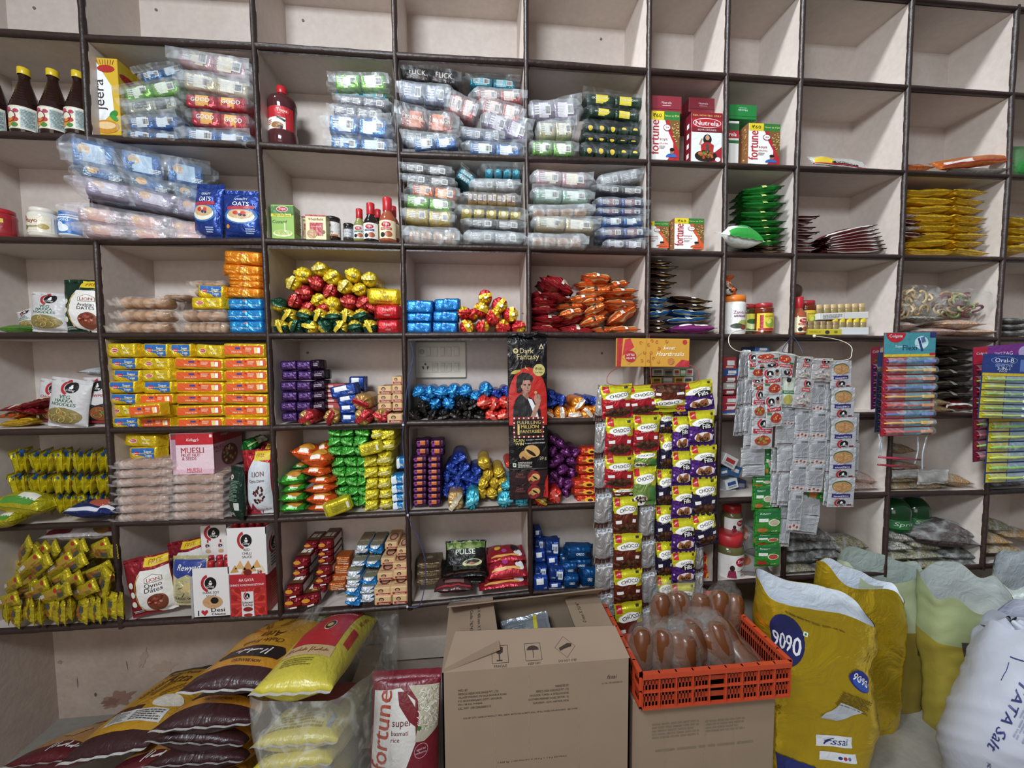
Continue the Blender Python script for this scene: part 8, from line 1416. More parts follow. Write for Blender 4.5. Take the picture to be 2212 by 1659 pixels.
# ---- toothbrush cards
def brushcard(key,w,h,hh,hdc,rows,cols,hd,blister=True,base='#8A1A28'):
 def make():
  root=empty('toothbrush_card');mb=MB();mb.box(-w/2,w/2,0,.002,0,h,mat(base,'card',rough=.4));g=lambda u,v:(u,u*0,v)
  mb.v=[list(v)for v in mb.v];de(mb,g,d_rect(0,h-hh/2,w,hh),hdc);hd(mb,g,w,h,hh);n=rows;rh=(h-hh)/n
  for i in range(n):c=cols[i%len(cols)];de(mb,g,d_rect(-w*.28,rh*(i+.5),w*.42,rh*.86),c[0]);de(mb,g,d_rect(w*.2,rh*(i+.5),w*.5,rh*.86),c[1])
  mb.build('card',root)
  for i in range(n):
   c=cols[i%len(cols)];z=rh*(i+.5);m2=MB();pts=[(-w*.47,-.006,z),(-w*.3,-.007,z+.001),(0,-.008,z-.001),(w*.2,-.007,z),(w*.45,-.006,z)]
   m2.tube(pts,[.002,.0045,.004,.0028,.0035],mat(c[2],'gloss',bump=0),8);m2.box(w*.24,w*.44,-.014,-.007,z-rh*.16,z+rh*.16,mat(c[3],'paper'));m2.build('toothbrush',root)
   m3=MB();f=lambda a,x:(x,-.004-np.abs(np.cos(a))*.013-Noise(i,4,90)(x,a*.01)*.0015,z+np.sin(a)*rh*.45);m3.grid(f,np.linspace(-PI/2,PI/2,7),np.linspace(-w*.485,w*.485,15),mat('#E2E8EC','clear',alpha=.10,haze=.3,rough=.05));m3.build('blister',root)
  return root
 kind(key,(w,h),make)
def h_col(mb,g,w,h,hh):
 de(mb,g,d_ell(-w*.28,h-.001,.034,.036,0,24,2,PI,2*PI),'#B81E2A',off=.001);de(mb,g,d_text('Colgate',-w*.28,h-.014,w=.046,bold=.03),'#F0E8E8',off=.0014);de(mb,g,d_text('Super',-w*.2,h-hh*.58,w=.03),'#D8ECF0',off=.001);de(mb,g,d_text('Flexi',.0,h-hh*.62,w=.05,bold=.04),'#1E3A6A',off=.001)
 de(mb,g,d_ell(w*.22,h-hh*.42,.024,.024),'#B8D8DC',off=.001);de(mb,g,d_rect(w*.2,h-hh*.5,.008,.05,.3),'#2A3A7A',off=.0014);de(mb,g,d_rect(w*.25,h-hh*.3,.014,.02,.3),'#4A6A9A',off=.0016);de(mb,g,d_rect(0,h-hh*.94,w,.010),'#D8B82A',off=.001);de(mb,g,d_rect(w*.44,h-.01,w*.12,.02),'#2A2A6A',off=.0012);de(mb,g,d_rect(w*.44,h-hh*.9,.02,.01),'#B8202A',off=.0014)
brushcard('card_col',.18,.385,.09,'#3E8E9A',9,[('#A8202E','#4A8E98','#C8302A','#D88A5A'),('#9E1E30','#56949C','#D8A02A','#E0B03A'),('#A8202E','#3E7E8E','#3A5AA8','#5A7AC8')],h_col)
def h_orb(mb,g,w,h,hh):de(mb,g,d_ell(-w*.12,h-hh*.28,.046,.016),'#8AA8E0',off=.001);de(mb,g,d_ell(-w*.12,h-hh*.28,.044,.0145),'#223A8A',off=.0012);de(mb,g,d_text('Oral-B',-w*.12,h-hh*.28,w=.066,bold=.03),'#E8ECF4',off=.0016);de(mb,g,d_text('SENSITIVE',-w*.12,h-hh*.52,w=.06),'#B8C4E8',off=.001);de(mb,g,d_text('3-IN-1',-w*.12,h-hh*.66,w=.044,bold=.03),'#E8ECF4',off=.001);de(mb,g,d_text('PACK',-w*.12,h-hh*.79,w=.028),'#D8DCE8',off=.001);de(mb,g,d_rect(0,h-hh*.94,w,.012),'#D8B82A',off=.001);de(mb,g,d_rect(w*.28,h-hh*.5,.04,.05),'#5A7AC0',off=.001)
brushcard('card_orb',.19,.27,.09,'#223A84',6,[('#C8B82A','#8AA0B0','#C8D83A','#E0E4E8'),('#C8B02A','#7E98B8','#8AC83A','#D8E0E8')],h_orb,base='#26366E')
brushcard('card_zig',.19,.40,.06,'#7A2A8A',9,[('#7A1A2E','#2E3A34','#B82A4A','#3A3A3A'),('#8A1E30','#34403A','#8AC83A','#4A4A44')],lambda mb,g,w,h,hh:(de(mb,g,d_rect(-w*.38,h-hh/2,w*.24,hh),'#B8203A',off=.0008),de(mb,g,d_text('Colgate',-w*.36,h-hh*.4,w=.034,bold=.03),'#F0E0E4',off=.0012),de(mb,g,d_text('ZIGZAG',0,h-hh*.5,w=.06,bold=.04),'#E0CCE8',off=.0012),de(mb,g,d_ell(w*.36,h-hh*.5,.02,.02),'#B8A8D8',off=.001)),base='#5A1A38')
brushcard('card_nar',.05,.30,.08,'#A81E3A',6,[('#5A1A6A','#7A1A34','#8A2A4A','#D8C83A')],lambda mb,g,w,h,hh:(de(mb,g,d_text('Colg',.0,h-hh*.3,w=.036,bold=.03),'#F0E0E4'),de(mb,g,d_rect(0,h-hh*.8,w,.01),'#D8B82A')),base='#7A1A3A')
brushcard('card_nv',.05,.36,.09,'#23428A',9,[('#1E2440','#2A2A4A','#1A1E3A','#8A7A3A')],lambda mb,g,w,h,hh:de(mb,g,d_rect(0,h-hh*.85,w,.016),'#D8B82A'),base='#1E2440')
gB2='toothbrush cards'
item('card_col','K',(1012,106,1318,720),-.09,'teal-headed card of nine toothbrushes hanging on the right','toothbrush card',gB2,tilt=-.5)
item('card_nar','K',(920,192,1010,560),-.05,'narrow red and purple toothbrush card behind the teal-headed one','toothbrush card',gB2,tilt=-5,yaw=20)
item('card_nv','K',(962,225,1035,700),-.07,'dark blue toothbrush card edge just left of the teal-headed one','toothbrush card',gB2,yaw=20)
item('card_zig','K',(1555,180,1905,860),-.05,'purple-headed toothbrush card behind the blue-headed one, at the right edge','toothbrush card',gB2,tilt=-4)
item('card_orb','K',(1600,238,1925,620),-.10,'blue-headed toothbrush card with yellow band at the right edge','toothbrush card',gB2,tilt=2)
item('card_orb','K',(1640,450,1930,1000),-.07,'lowest toothbrush card at the right edge, its head hidden','toothbrush card',gB2)
for i,(a,b,c,d,l)in enumerate([(990,712,1000,840,'left'),(1018,712,992,840,'second'),(1222,725,1205,890,'third'),(1278,725,1250,925,'right')]):
 P0=zb('K',a,b,a,b);P1=zb('K',c,d,c,d);wire('card_tie',[(P0[0],P0[1],-.08),((P0[0]+P1[0])/2+4*(-1)**i,(P0[1]+P1[1])/2,-.085),(P1[0],P1[1],-.08)],.0022,mat('#B8C0C8','clear',alpha=.5),'twisted clear strip dangling below the teal-headed card, %s'%l,'plastic strip')
for i,(x0,y0,x1,y1)in enumerate([(990,850,1240,866),(985,895,1220,912)]):
 a=zb('K',x0,y0,x1,y1);mb=MB();mb.tube([px(a[0],a[1],-.08),px(a[0]*.6+a[2]*.4,(a[1]+a[3])/2,-.085),px(a[2],a[3],-.08)],[.003,.0045,.003],mat('#8A1E34' if i else '#A82A48','gloss',bump=0),8);m_=mb.build('toothbrush');tag(m_,'loose red toothbrush dangling below the teal-headed card, %s one'%('lower' if i else 'upper'),'toothbrush')
# ================================================================ sacks, cartons, crate and open bags on the floor
def sack(key,name,w,h,t,base,deco,seed=1,knd='plastic',wr=2.2,seal=.02,nv=26):
 """full sack lying flat: front seam at y = 0, length h to +y, thickness t"""
 def make():
  mb=MB();b_=(lambda u,v:mat(base(u,v),knd))if callable(base)else mat(base,knd);f,g=pillow_into(mb,w,h,t,b_,None,seal,seed,wr,.03,24,nv)
  deco(mb,f,w,h);xf(mb,lambda x,y,z:(x,z,-y+t/2));return one(name,mb)
 kind(key,(w,h,t),make)
def lay(key,FL,FR,Yf,BL,Yb,zadd,label,cat,grp=None,lift=0):
 (w,h,t),make=KIND[key];o=inst(key,make);A,B_,D=px(*FL,Yf),px(*FR,Yf),px(*BL,Yb);X=(B_-A);V=D-A;X_=X.normalized();V2=V-X_*V.dot(X_);Vn=V2.normalized();N_=X_.cross(Vn)
 M=Matrix((X_,Vn,N_)).transposed().to_4x4();c=(A+B_)/2;o.matrix_world=Matrix.Translation(c-N_*(t*.5+zadd))@M@Matrix.Diagonal((X.length/w,V2.length/h,1,1));tag(o,label,cat,grp);return o
def script(mb,f,cx,cy,s,c,rot=0,off=.002):
 for(x,y,l,a)in[(-.05,0,.03,1.2),(-.035,.002,.024,.9),(-.02,-.004,.012,0),(.0,.0,.026,.3),(.012,.004,.02,1.3),(.026,-.002,.018,.2),(.038,.002,.02,1.0),(.05,0,.014,.2)]:
  q=d_rect(x,y,l,.0055,a,2,1);de(mb,f,d_xf(q,rot,cx,cy,s),c,off=off)
def wheat(mb,f,cx,cy,s,a,off=.002):
 for i in range(7):
  for q in(-1,1):de(mb,f,d_xf(d_ell(.006*q,.01*i,.0065,.0028,q*.9 if q>0 else PI-.9),a,cx,cy,s),'#8A5A1A',off=off)
 de(mb,f,d_xf(d_rect(0,-.03,.0016,.1),a,cx,cy,s),'#8A5A1A',off=off)
atc=lambda u,v:'#DCDAD6' if v<.011 else '#3A1E22' if v<.058 else '#C0801E' if v<.10 else '#BE8A1E' if v<.36 else '#4A2A1E'
def d_atta(mb,f,w,h):
 de(mb,f,d_poly([(-.10,.088),(-.115,.103),(-.10,.138),(.10,.138),(.115,.118),(.10,.088)],2),'#1E1818',off=.0012);script(mb,f,0,.113,1.1,'#D8D4D0',PI);de(mb,f,d_text('NON BRANDED',0,.073,w=.10,rot=PI,bold=.02),'#5A2A1A',off=.0014)
 de(mb,f,d_text('Chakki Fresh',.0,.165,w=.15,rot=PI,shear=.3,bold=.02),'#5A2A12',off=.0014);de(mb,f,d_text('Atta',.01,.2,w=.09,rot=PI,shear=.3,bold=.01),'#4A2410',off=.0014);wheat(mb,f,-.05,.27,1.2,.5);wheat(mb,f,.0,.28,1.2,-.2);wheat(mb,f,-.09,.26,1,.9);de(mb,f,d_rect(-.13,.08,.012,.012,.2),'#C8D8C8',off=.0014)
def d_atta2(mb,f,w,h):
 de(mb,f,d_rect(.02,.11,.22,.05,0,8,3),'#C9C8C4',off=.0012);de(mb,f,d_lines(.06,.11,.12,.04,5),'#5A5450',off=.0016);de(mb,f,d_lines(-.05,.11,.06,.04,7),'#6A6460',off=.0016);de(mb,f,d_rect(-.06,.145,.14,.02,0,6,2),'#4A2A22',off=.0012);de(mb,f,d_ell(.09,.17,.06,.03),'#D8CFC0',off=.0013)
 wheat(mb,f,-.06,.2,1.3,-.3);wheat(mb,f,-.02,.21,1.3,-.6);wheat(mb,f,.03,.2,1.2,-.9);de(mb,f,d_text('Atta',.02,.29,w=.12,shear=.3,bold=.02),'#5A2A12',off=.0014);de(mb,f,d_text('Chakki Fresh',.0,.33,w=.17,shear=.3,bold=.02),'#5A2A12',off=.0014)
 de(mb,f,d_poly([(-.10,.36),(-.115,.375),(-.10,.41),(.10,.41),(.115,.39),(.10,.36)],2),'#1E1818',off=.0012);script(mb,f,0,.385,1.1,'#D8D4D0',0)
sack('atta','flour_sack',.32,.44,.10,atc,d_atta,401);sack('atta2','flour_sack',.32,.44,.09,lambda u,v:'#DCDAD6' if v<.011 else '#3A1E22' if v<.06 else '#BE8A1E',d_atta2,402)
sack('tanp','flour_sack',.40,.42,.08,lambda u,v:'#DCDAD6' if v<.015 else '#5A1A20' if v<.08 else '#B8803E',lambda mb,f,w,h:[de(mb,f,d_ell(x,y,r,r*.6,x*3,wob=.3),c,off=.0012)for x,y,r,c in[(-.06,.16,.06,'#C89A5A'),(.08,.22,.07,'#D8B070'),(-.1,.3,.06,'#A8642A'),(.05,.34,.07,'#C88A4A'),(.12,.12,.04,'#8A4A22')]]+[script(mb,f,.02,.05,1.2,'#D8D4D0')],403)
gA='flour sacks stacked on the floor'
lay('tanp',(-10,1662),(185,1640),-.20,(95,1580),.12,0,'brown printed sack lying flat in the far left corner','sack')
lay('tanp',(200,1690),(390,1672),-.34,(420,1560),.0,.0,'sack mostly below the frame, under the slanting golden sack','sack')
lay('atta2',(118,1656),(312,1618),-.28,(335,1462),.10,0,'golden flour sack lying slanted at the left with a white address panel','sack',gA)
lay('atta',(292,1700),(512,1690),-.34,(360,1600),-.02,0,'dark-fronted flour sack, lowest visible of the middle stack','sack',gA)
lay('atta',(292,1742),(512,1732),-.34,(372,1640),-.02,0,'flour sack at the very foot of the middle stack','sack',gA)
lay('atta',(305,1660),(522,1646),-.33,(380,1560),-.02,0,'dark-fronted flour sack, third from the top of the middle stack','sack',gA)
lay('atta',(312,1604),(522,1612),-.33,(392,1510),-.02,0,'dark-fronted flour sack, second from the top of the middle stack','sack',gA)
lay('atta',(320,1583),(538,1566),-.34,(412,1450),.03,0,'flour sack with black lettered label, directly under the topmost one','sack',gA)
lay('atta',(378,1500),(600,1488),-.36,(505,1352),.06,.0,'topmost flour sack of the middle stack, gold with a black label','sack',gA)
def d_ash(mb,f,w,h):
 de(mb,f,d_poly([(-.06,.42),(.085,.42),(.085,.13),(-.10,.13),(-.115,.28)],2),'#C0242E',off=.0012);de(mb,f,d_rect(-.01,.108,.20,.04,0,8,3),'#C8A878',off=.0013);script(mb,f,-.06,.108,.7,'#8A4A2A');script(mb,f,.03,.108,.7,'#8A4A2A')
 de(mb,f,d_ell(-.0,.235,.024,.034),'#D8D0C0',off=.0018);de(mb,f,d_ell(-.0,.235,.021,.030),'#2A2420',off=.0022);de(mb,f,d_ell(-.0,.232,.013,.015),'#C8B070',off=.0026);de(mb,f,d_text('AASHIRVAAD',-.0,.345,w=.15),'#F0DCD8',off=.0018);de(mb,f,d_text('SUPERIOR MP ATTA',.0,.352,w=.12),'#F0DCD8',off=.0018);de(mb,f,d_lines(-.03,.068,.12,.026,4),'#8A7A2A',off=.0014);de(mb,f,d_rect(.075,.39,.01,.01),'#E0E8DC',off=.0018)
 de(mb,f,d_rect(.12,.2,.025,.1,0,2,6),'#B8242C',off=.0012);de(mb,f,d_text('40 rotis',.118,.33,w=.08,rot=PI/2,bold=.02),'#8A3A2A',off=.0016)
def d_ashf(mb,f,w,h):de(mb,f,d_lines(-.02,.06,.2,.05,5),'#8A7A1E',off=.0014);de(mb,f,d_rect(.105,.07,.02,.06),'#8A8E96',off=.0014);de(mb,f,d_rect(0,.25,.2,.2,0,6,6),'#B04A3A')
yc=lambda u,v:'#D0D0CE' if v<.012 else '#C8B83A'
sack('ash','flour_sack',.30,.46,.12,yc,d_ash,405);sack('ashu','flour_sack',.31,.44,.10,yc,d_ashf,406,wr=3)
gW2='yellow flour sacks inside clear wrap'
for i,(a,b,c)in enumerate([((533,1722),(715,1714),'fourth'),((533,1672),(712,1652),'third'),((538,1618),(725,1606),'second')]):
 lay('ashu',a,b,-.38+.01*i,(a[0]+62,a[1]-125),.02,.0,'pale yellow flour sack in clear wrap, %s of the right stack counting down'%c,'sack',gW2)
lay('ash',(533,1505),(712,1498),-.42,(640,1338),.08,.0,'red and yellow flour sack on top of the right stack','sack')
mb=MB();nz=Noise(9,8,14);A0,A1=px(528,1560,-.40),px(722,1540,-.40)
cx,cy,W2,D2,ztop=(A0.x+A1.x)/2+.035,-.19,(A1.x-A0.x)/2+.055,.235,A1.z+.04
def wrapf(a,z):
 k=1+.10*nz(a*.12,z)+.05*np.sin(a*6+z*20)*.4;c,s=np.cos(a),np.sin(a);return cx+W2*sgnpow(c,.55)*k+.02*(z<.1),cy+D2*sgnpow(s,.55)*k,z*1.0+.01*nz(a*.3,z)
mb.grid(wrapf,np.linspace(0,2*PI,56),np.linspace(.0,ztop,26),mat('#E0E0DC','clear',alpha=.16,haze=.34,scale=7));tag(mb.build('clear_wrap'),'wrinkled clear plastic wrap around the right flour stack','plastic wrap')
mb=MB();a,b=px(780,1470,.0),px(800,1460,.0);mb.box(a.x-.03,a.x+.03,-.02,.17,0,a.z,mat('#C2AD92','card'),False);tag(mb.build('cream_board'),'cream board standing on edge between the sacks and the rice bag','board')
def d_rice(mb,f):
 de(mb,f,d_poly([(-.12,.03),(-.12,.36),(-.02,.37),(.04,.33),(.05,.2),(.0,.07),(-.06,.02)],2),'#DAD6D0');de(mb,f,d_text('fortune',-.085,.235,w=.26,rot=PI/2-.04,bold=.05),'#B83A22',off=.0014);de(mb,f,d_poly([(-.03,.36),(.0,.36),(.05,.3),(.048,.25),(.02,.27),(-.02,.32)],2),'#7A1822',off=.0016)
 de(mb,f,d_poly([(.01,.375),(.13,.37),(.13,.225),(.08,.195),(.045,.2),(.06,.27),(.05,.33)],2),'#B8B09A',off=.0012);r=random.Random(2)
 for i in range(150):x,z=r.uniform(.055,.125),r.uniform(.235,.365);de(mb,f,d_rect(x,z,.014,.0022,r.uniform(0,3),1,1),r.choice(['#E8E4D8','#D0CAB8','#8A8A5A','#F0ECE4','#6A7A4A' if i%5==0 else '#DCD8CC']),off=.0016+i*.000004)
 de(mb,f,d_text('super',-.005,.26,w=.075),'#6A1A24',off=.0016);de(mb,f,d_text('basmati',-.012,.235,w=.064),'#6A1A24',off=.0016);de(mb,f,d_text('rice',-.028,.213,w=.032),'#6A1A24',off=.0016);de(mb,f,d_ring(.07,.165,.024,.026),'#C89AA0',off=.0016);de(mb,f,d_text('aged to',.07,.17,w=.034),'#E0C8CC',off=.0018);de(mb,f,d_text('perfection',.07,.158,w=.04),'#E0C8CC',off=.0018);de(mb,f,d_ell(.06,.245,.009,.007),'#3E6A2E',off=.0026)
pouch('rice','rice_bag',.27,.42,.10,'#7E1A2A',d_rice,407,seal=.03,knd='plastic',wr=1.6)
item('rice','X',(785,1496,946,1735),-.25,'dark red and white basmati rice bag standing left of the large carton','rice bag',tilt=2,pitch=-8)
# ---- large open carton
M_CARD=mat('#988069','card',scale=3);M_CARD2=mat('#84705E','card');M_PR='#3E3028'
def cardtext(mb,g,lines,x,z,w,h,c=M_PR):
 for i,(s,k)in enumerate(lines):de(mb,g,d_text(s,x+w*k/2,z-i*h*1.45,w=w*k,h=h,bold=.02),c)
ct=empty('carton',(0,0,0));a,b=px(955,1457,-.35),px(1361,1418,-.35);W3=b.x-a.x;zt=(a.z+b.z)/2;D3=.30;X0=a.x;ct.location=(X0,-.35,0)
mb=MB();t_=.004
for(x0,x1,y0,y1)in[(0,W3,0,t_),(0,t_,0,D3),(W3-t_,W3,0,D3),(0,W3,D3-t_,D3)]:mb.box(x0,x1,y0,y1,0,zt,M_CARD)
mb.box(0,W3,0,D3,.0,.006,M_CARD2);g=lambda u,v:(u,u*0,v);q=lambda x,y:px(x,y,-.35)
def at3(x,y):p=q(x,y);return p.x-X0,p.z
for i,(s,l)in enumerate([('MFD. BY:',.12),('PEPSICO INDIA HOLDINGS PVT. LTD.',.5),('VILLAGE CHANNO, PATIALA-SANGRUR ROAD,',.6),('P.O. BHAWANIGARH, DISTT. SANGRUR,',.54),('PIN-148 026, PUNJAB.',.3),('LIC. NO. 10012063000110',.4)]):
 x,z=at3(990,1492+i*7.8);w=l*.215;de(mb,g,d_text(s,x+w/2,z,w=w,h=.0062,bold=.03,rot=-.0),M_PR)
for i,(s,l)in enumerate([('MARKETED BY:',.25),('PEPSICO INDIA HOLDINGS PVT. LTD.',.6),('5TH FLOOR, TOWER - A, INTELLION EDGE,',.72),('SOUTHERN PERIPHERY ROAD, SECTOR - 72,',.74),('GURUGRAM - 122101, HARYANA, INDIA.',.66)]):
 x,z=at3(1229,1478+i*8.2);w=l*.15;de(mb,g,d_text(s,x-w/2,z-.002,w=w,h=.0062,bold=.03,rot=.0),M_PR)
x,z=at3(1126,1541);de(mb,g,d_text('FOR NET QTY., NAME OF PRODUCT, MFG., USE BY, BATCH NO. & MRP ₹. (INCL. OF ALL TAXES) FOR EACH PACK - SEE COVER.',x,z,w=.31,h=.0058,bold=.03),M_PR)
x,z=at3(1322,1461);de(mb,g,d_text('fssai',x,z,w=.028,shear=.3,bold=.02),M_PR);x,z=at3(1322,1474);de(mb,g,d_text('Lic. No. 10012063000110',x,z,w=.058,h=.005),M_PR);x,z=at3(1150,1640);de(mb,g,d_text('1.658 kg  (160 PACKS X (9.4 g + 1.4 g EXTRA))',x,z,w=.19,h=.0055,shear=.2),M_PR)
for k in(.27,.45,.72):de(mb,g,d_rect(W3*k,zt*.55,.003,zt*.8,0,1,2),'#9A836C',off=.0004)
mb.build('box_body',ct)
def flap(pts,name,extra=None,th=.004):
 mb=MB();P=[Vector(p)for p in pts];N_=(P[1]-P[0]).cross(P[3]-P[0]).normalized();ux=(P[1]-P[0]).normalized();uy=N_.cross(ux)
 Q=[p-N_*th for p in P];mb.add([tuple(p)for p in P+Q],[(0,1,2,3),(7,6,5,4),(0,4,5,1),(1,5,6,2),(2,6,7,3),(3,7,4,0)],M_CARD,False)
 e0,e1=P[3],P[2];n=int((e1-e0).length/.004)
 for i in range(n):c=e0.lerp(e1,(i+.5)/n);mb.add([tuple(c+ux*s*.0007+N_*k+uy*.0012)for s,k in((-2,-.0038),(0,-.0038),(2,-.0002),(0,-.0002))],[(0,1,2,3)],mat('#5A4A3E','matte'),False)
 if extra:O=P[0];fn=lambda u,v:tuple(O[k]+ux[k]*u+uy[k]*v for k in range(3));extra(mb,fn,(P[1]-P[0]).length,(P[3]-P[0]).dot(uy))
 return mb.build(name,ct)
def sym(mb,f,L,H):
 for(x,t)in[(.30,'FRAGILE'),(.48,'KEEP DRY')]:
  cx=L*x;s=.022;de(mb,f,d_poly([(cx-s,.012+0),(cx+s,.012),(cx+s,.0132),(cx-s,.0132)]),M_PR);de(mb,f,d_rect(cx,.058,2*s,.0012),M_PR);[de(mb,f,d_rect(cx+k*s,.035,.0012,.046),M_PR)for k in(-1,1)];de(mb,f,d_text(t,cx,.005,w=.034,bold=.03),M_PR)
  if t=='FRAGILE':de(mb,f,d_poly([(cx-.011,.054),(cx+.009,.054),(cx+.008,.040),(cx+.001,.036),(cx-.006,.036),(cx-.012,.042)]),M_PR);de(mb,f,d_rect(cx-.002,.028,.003,.016),M_PR);de(mb,f,d_rect(cx-.002,.019,.016,.003),M_PR)
  else:de(mb,f,d_ell(cx,.040,.017,.012,0,16,1,0,PI),M_PR);de(mb,f,d_rect(cx,.03,.0018,.022),M_PR)
 cx=L*.66;de(mb,f,d_poly([(cx-.018,.04),(cx+.008,.052),(cx+.02,.05),(cx+.018,.042),(cx+.0,.038),(cx-.016,.032)]),M_PR);de(mb,f,d_ring(cx,.042,.028,.0292,0,6.3,4),M_PR);de(mb,f,d_text('DO NOT STEP',cx,.006,w=.05,bold=.03),M_PR)
flap([(.002,.0,zt),(W3,.0,zt),(W3-.012,.085,zt+.034),(.03,.10,zt+.040)],'front_flap',sym)
flap([(.0,D3,zt),(.0,.0,zt+.003),(.155,.035,zt+.028),(.145,D3-.02,zt+.024)],'left_flap',lambda mb,f,L,H:(de(mb,f,d_text('m X 400 mm X 510 mm',.14,H*.68,w=.16,h=.009,bold=.02),M_PR),de(mb,f,d_text('Code: 76747',.12,H*.52,w=.10,h=.009,bold=.02),M_PR)))
flap([(W3,.0,zt),(W3,D3,zt),(W3-.12,D3-.03,zt+.006),(W3-.12,.12,zt+.006)],'right_flap',lambda mb,f,L,H:de(mb,f,d_text('0 mm X 76747',.2,H*.7,w=.10,bold=.02),M_PR))
flap([(W3+.0,D3,zt),(.0,D3,zt),(.0,D3-.105,zt+.055),(W3+.0,D3-.075,zt+.065)],'back_flap')
tag(ct,'large open brown cardboard carton with printed addresses','carton')
for i,(x,y,zz,l)in enumerate([(1130,1375,0,'silver snack packet with yellow stripe poking out of the open carton')]):
 pouch('chip','snack_packet',.16,.11,.05,'#9AA0A8',lambda mb,f:(de(mb,f,d_rect(.03,.055,.012,.1,-.1),'#C8B82A'),de(mb,f,d_lines(-.03,.06,.06,.05,9),'#5A6068'),de(mb,f,d_rect(.055,.05,.03,.08),'#6A6A70')),410,wr=2.6)
 item('chip','X',(1085,1338,1195,1418),-.2,l,'packet',tilt=-10,pitch=-50)
 # ---- second carton and the orange crate of bread
c2=MB();a,b=px(1368,1500,-.33),px(1677,1490,-.33);W4=b.x-a.x;CY=-.33;RZ=px(1540,1440,-.36).z;CH=.105;F4=carton_into(c2,W4,RZ-CH-.002,.30,M_CARD,bev=.004);fr=F4[0];h4=RZ-CH
for i,(x,z,w,h,n)in enumerate([(-.09,h4-.1,.14,.05,5),(.06,h4-.1,.12,.04,4),(.0,h4-.16,.3,.012,1),(.02,h4-.3,.2,.03,2)]):de(c2,fr,d_lines(x,z,w,h,n,seed=i),'#83705C')
for k in(-.28,.0,.2):de(c2,fr,d_rect(W4*k,h4*.5,.004,h4*.96,0,1,2),'#97806A',off=.0004)
o=c2.build('carton');o.location=((a.x+b.x)/2,CY,0);tag(o,'closed brown carton standing under the orange crate','carton')
cr=empty('crate',(0,0,0));OR=mat('#C2401E','plastic',rough=.45,bump=.1);OR2=mat('#A83618','plastic',rough=.5,bump=.1)
fl,frr=px(1386,1462,-.36),px(1705,1428,-.36);X0,X1=fl.x,frr.x;Y0,Y1=-.36,-.03;Z1=RZ;Z0=RZ-CH;cr.location=((X0+X1)/2,Y0,Z0);ox,oy,oz=(X0+X1)/2,Y0,Z0
def lat(name,P,U,L,H,n,solid=()):
 """lattice side wall: P origin, U direction, outward normal side ribs"""
 mb=MB();U=Vector(U);N_=Vector((U.y,-U.x,0))
 def bar(u0,u1,z0,z1,d0,d1,m=OR):
  V=[Vector(P)+U*u+N_*d+Vector((0,0,z))for z in(z0,z1)for(u,d)in((u0,d1),(u1,d1),(u1,d0),(u0,d0))];mb.add([tuple(v-Vector((ox,oy,oz)))for v in V],[(0,3,2,1),(4,5,6,7),(0,1,5,4),(1,2,6,5),(2,3,7,6),(3,0,4,7)],m,False)
 bar(0,L,H-.014,H,-.004,.010);bar(0,L,0,.006,-.002,.006);bar(0,L,H*.46,H*.46+.004,-.002,.006)
 for i in range(n+1):u=L*i/n;bar(max(u-.002,0),min(u+.002,L),0,H,-.002,.007)
 m_=n*5
 for i in range(m_):
  u=L*(i+.5)/m_;s_=any(a_<=i/m_<b_ for a_,b_ in solid)
  for(za,zb_)in((.006,.018),(.034,.052),(H*.5,.066),(H-.026,H-.014)):bar(L*i/m_,L*(i+1)/m_,za,zb_,-.003,-.001,OR2)
  bar(u-(L/m_*(.5 if s_ else .28)),u+(L/m_*(.5 if s_ else .28)),.006,H-.014,-.003,-.001,OR2)
 return mb.build(name,cr)
lat('side_wall',(X0,Y0,Z0),(1,0,0),X1-X0,CH,9,((.42,.56),));lat('side_wall',(X1,Y0,Z0),(0,1,0),Y1-Y0,CH,7);lat('side_wall',(X1,Y1,Z0),(-1,0,0),X1-X0,CH,9);lat('side_wall',(X0,Y1,Z0),(0,-1,0),Y1-Y0,CH,7)
mb=MB();mb.box(X0-ox,X1-ox,0,Y1-Y0,0,.004,OR2);mb.build('crate_floor',cr);tag(cr,'orange plastic lattice crate holding bagged bread','crate')
def loaf():
 root=empty('bagged_bread');nz=Noise(3,6,30)
 for s,(dx,L_,R_)in enumerate([(-.026,.058,.034),(.026,.055,.034)]):
  mb=MB();f=lambda a,t:(dx+R_*np.cos(a)*np.sin(t)**.6*.85,R_*.9*np.sin(a)*np.sin(t)**.6+.01*np.cos(t),L_*-np.cos(t)+L_+nz(a*.02,t*.02)*.002);mb.grid(f,np.linspace(0,2*PI,19),np.linspace(.02,PI-.02,16),mat('#643519','matte',rough=.25,scale=14));mb.build('bread_roll',root)
 mb=MB();f=lambda a,t:((.060+.004*np.sin(a*5+t*6))*np.cos(a)*np.sin(t)**.5,(.036+.003*np.sin(a*9+t*4))*np.sin(a)*np.sin(t)**.5,-.068*np.cos(t)+.06+.012*(t>2.9));mb.grid(f,np.linspace(0,2*PI,36),np.linspace(.02,PI-.02,22),mat('#E6DCD4','clear',alpha=.06,haze=.03,rough=.05,scale=26));mb.build('clear_film',root);return root
kind('loaf',(.12,.18),loaf)
